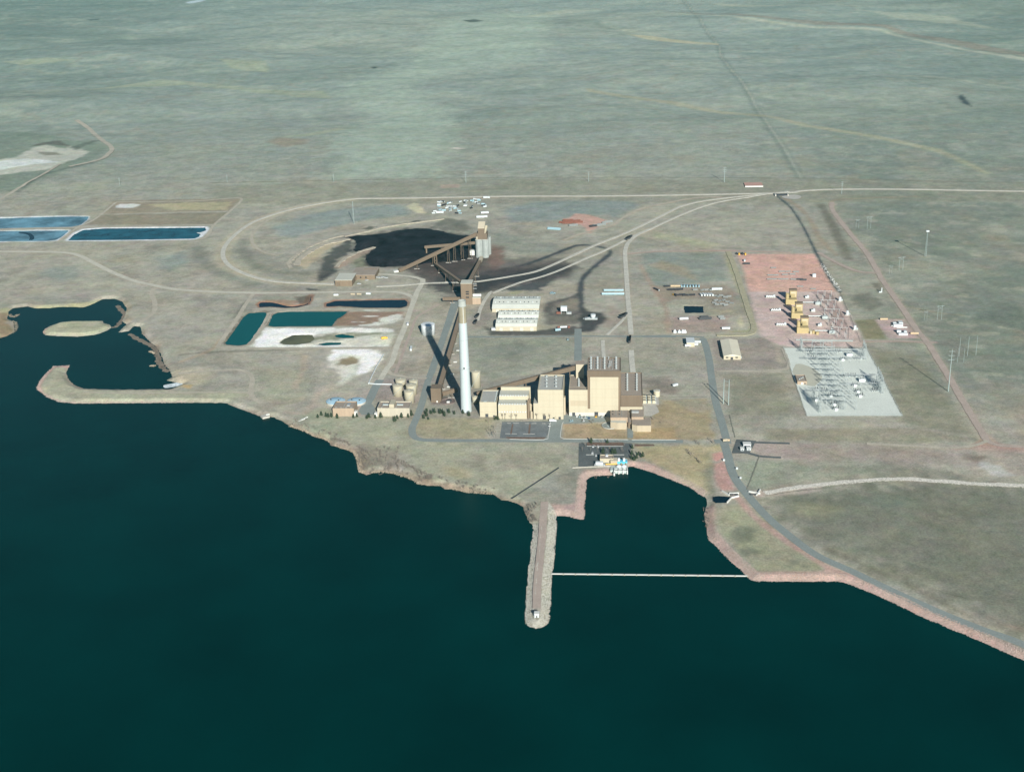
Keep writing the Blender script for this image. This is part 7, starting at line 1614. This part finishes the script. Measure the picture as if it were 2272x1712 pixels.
plant(CON, 'o', [(185, 1550), (160, 1510), (255, 1515), (305, 1500), (430, 1500), (460, 1548), (530, 1500), (612, 1520), (140, 1585), (212, 1605), (745, 1508), (838, 1545), (395, 1510), (190, 1480)], 'small dark pine on the grass between the transfer house and the stack', 'pines below the transfer house', .6, 1.15)
plant(CON, 'p', [(350, 1400), (380, 1380), (420, 1400), (1565, 1380), (1600, 1378), (1670, 1380), (1690, 1375)], 'small dark pine against the cream block walls', 'pines along the cream walls', .5, .85)
plant(CON, 'v', [(440, 240), (820, 240), (1400, 370), (1540, 520), (1610, 570), (1645, 555), (1390, 510), (1500, 600), (1445, 640), (1385, 610), (720, 480), (940, 485), (1000, 490)], 'dark pine round the pump house car park', 'pines round the pump house car park', .6, 1.15)
plant(BT, 'p', [(510, 1395), (560, 1390), (690, 1400), (790, 1395), (1360, 1395), (1480, 1398), (1215, 1390)], 'leafless tree in front of the cream block walls', 'leafless trees along the cream walls', .95, 1.35)
plant(BT, 'n', [(1590, 370), (1610, 395), (1635, 380), (1650, 350), (1605, 350), (1640, 405), (1660, 395), (1600, 300)], 'leafless tree in the clump beside the dark car park', 'leafless trees beside the dark car park', .8, 1.2)
plant(BT, 'v', [(640, 240), (700, 250), (1040, 245), (1080, 240), (230, 440), (420, 440), (580, 440), (800, 440), (860, 430), (1150, 440), (1180, 470), (300, 330), (1210, 320)], 'leafless tree in the pump house car park', 'leafless trees in the pump house car park', .55, .95)
plant(BT, 'e', [(450, 575), (552, 570)], 'leafless tree on the pink bank beside the intake', 'leafless trees on the pink bank', .7, .85)
plant(BT, 'n', [(1480, 838), (1495, 832)], 'leafless tree alone on the lake bank', 'lone leafless trees on the lake bank', 1.1, 1.3)
plant(SH, 'e', [(1200, 375), (1215, 392), (1230, 408), (1275, 440), (1290, 458), (1305, 475), (1385, 285), (1405, 305), (1270, 300), (1290, 320)], 'brown leafless shrub on the yellow grass slope', 'shrubs on the yellow grass slope', .9, 1.3)
plant(SH, 'q', [(600, 1400), (580, 1380), (620, 1420), (560, 1375), (1715, 1320), (1730, 1340), (1880, 1400), (430, 1380), (640, 1370)], 'leafless shrub beside the boiler house lawn', 'shrubs beside the boiler house lawn', .6, .9)
# willows along the lake bank
sh1 = smooth(np.concatenate([PTS('c', '900,1272 1000,1302 1100,1350 1200,1380 1300,1440 1400,1470 1450,1525', ZW), PTS('n', '545,630 560,690 640,690 790,690 950,735 1050,785 1200,795 1400,845 1640,866', ZW)]), 5)
plant(SH, None, band(sh1, 2, 12, 90), 'leafless willow shrub on the lake bank below the plant', 'willow shrubs along the lake bank', .55, 1.2, raw=True)
plant(SH, 'n', [(random.uniform(540, 870), random.uniform(490, 690)) for _ in range(60)]+[(random.uniform(870, 1150), 0) for _ in range(0)], 'leafless willow shrub in the thicket on the point', 'willow shrubs in the thicket on the point', .8, 1.35)
plant(SH, 'n', [(x+random.uniform(-12, 12), y+random.uniform(-22, 8)) for x, y in zip(np.linspace(860, 1140, 34), np.linspace(610, 755, 34))]+[(x, y) for x, y in zip(np.linspace(320, 450, 14), np.linspace(420, 455, 14))], 'leafless willow shrub on the grassy slope above the lake', 'willow shrubs above the lake bank', .7, 1.2)
plant(SH, None, band(smooth(PTS('k', '235,190 240,230 275,290 300,310', ZW), 4), 1, 8, 18), 'leafless willow shrub at the root of the rocky pier', 'willow shrubs at the pier root', .7, 1.2, raw=True)
plant(SH, None, band(smooth(PTS('e', '1345,830 1335,900 1345,960 1355,1010', ZW), 4), -2, 5, 20), 'leafless willow shrub at the edge of the cove', 'willow shrubs at the cove edge', .5, .9, raw=True)
plant(SH, 'n', [(1930+random.uniform(-30, 70), 965+random.uniform(-25, 25)) for _ in range(12)], 'leafless willow shrub where the slanting trench meets the lake', 'willow shrubs by the slanting trench', .6, 1.0)
# reed beds: nobody could count the stalks
def reeds(pts, zb, hmin, hmax, name='reed_bed'):
    V = []; Fq = []
    for x, y in pts:
        for _ in range(4):
            a = random.uniform(0, 6.28); h = random.uniform(hmin, hmax); w = random.uniform(.35, .8); dx, dy = random.uniform(-1, 1), random.uniform(-1, 1); o = len(V)
            V += [(x+dx-w*math.cos(a), y+dy-w*math.sin(a), zb-.4), (x+dx+w*math.cos(a), y+dy+w*math.sin(a), zb-.4), (x+dx+random.uniform(-.5, .5), y+dy+random.uniform(-.5, .5), zb+h)]; Fq.append((o, o+1, o+2))
    b = MB(); b.v = V; b.f = Fq; return b.build(name, M_REED, kind='stuff')
M_MUD = mat('brown_mud_flat', (.20, .165, .125), rough=.8, var=.3, scale=.15, grain=(.6, .25))
def mud(z, s_, w, n=7):
    ln = smooth(PTS(z, s_, ZW), 4); t_ = np.gradient(ln, axis=0); t_ /= np.hypot(*t_.T)[:, None]+1e-9; nn = np.stack([-t_[:, 1], t_[:, 0]], 1); m_ = len(ln)
    f1 = w*(.6+.8*RNG.random(m_)); f2 = w*(.6+.8*RNG.random(m_)); f1[[0, -1]] = .3; f2[[0, -1]] = .3
    A_ = ln+nn*f1[:, None]; B_ = ln-nn*f2[:, None]
    b = MB(); b.add([(x, y, ZW-.15) for x, y in A_]+[(x, y, ZW+.25) for x, y in ln]+[(x, y, ZW-.15) for x, y in B_], [(m_+k, m_+k+1, k+1, k) for k in range(m_-1)]+[(2*m_+k, 2*m_+k+1, m_+k+1, m_+k) for k in range(m_-1)])
    b.build('mud_flat', M_MUD, kind='structure')
mud('f', '790,840 812,870 838,900 818,940 780,985 740,988', 6); mud('f', '870,1030 930,1070 985,1095 1040,1130 1062,1190 1078,1240 1130,1290', 7)
reeds(np.concatenate([band(smooth(PTS('f', '60,900 90,920 125,900', ZW), 3), -3, 3, 160), band(smooth(PTS('f', '40,960 90,950 100,1000 60,1035 0,1050', ZW), 3), -4, 4, 420)]), ZW, .15, .6)
reeds(band(sh1, -2.5, 3.5, 1500), ZW, .6, 1.8)
reeds(np.concatenate([band(smooth(PTS('f', '1010,1248 1045,1248', ZW), 3), -2, 2, 60), band(smooth(PTS('f', '1010,1150 1040,1165', ZW), 3), -2, 2, 60)]), ZW, .6, 1.6)
# ------------------------------------------------------------------ the air: one box of thin haze round everything
hz_ = MB().box(-12500, 12500, -3200, 16600, float(GH.min())-1.5, 705.0)
hm = bpy.data.materials.new('haze'); hm.use_nodes = True; N = hm.node_tree.nodes; N.remove(N['Principled BSDF'])
pv = N.new('ShaderNodeVolumePrincipled'); pv.inputs['Color'].default_value = (.05, .64, .72, 1); pv.inputs['Density'].default_value = HAZE
pv.inputs['Anisotropy'].default_value = 0.0
hm.node_tree.links.new(pv.outputs[0], N['Material Output'].inputs['Volume'])
ho = hz_.build('haze', hm, kind='stuff')
# ------------------------------------------------------------------ tidy
for o in bpy.data.objects:
    if '_at' in o: del o['_at']
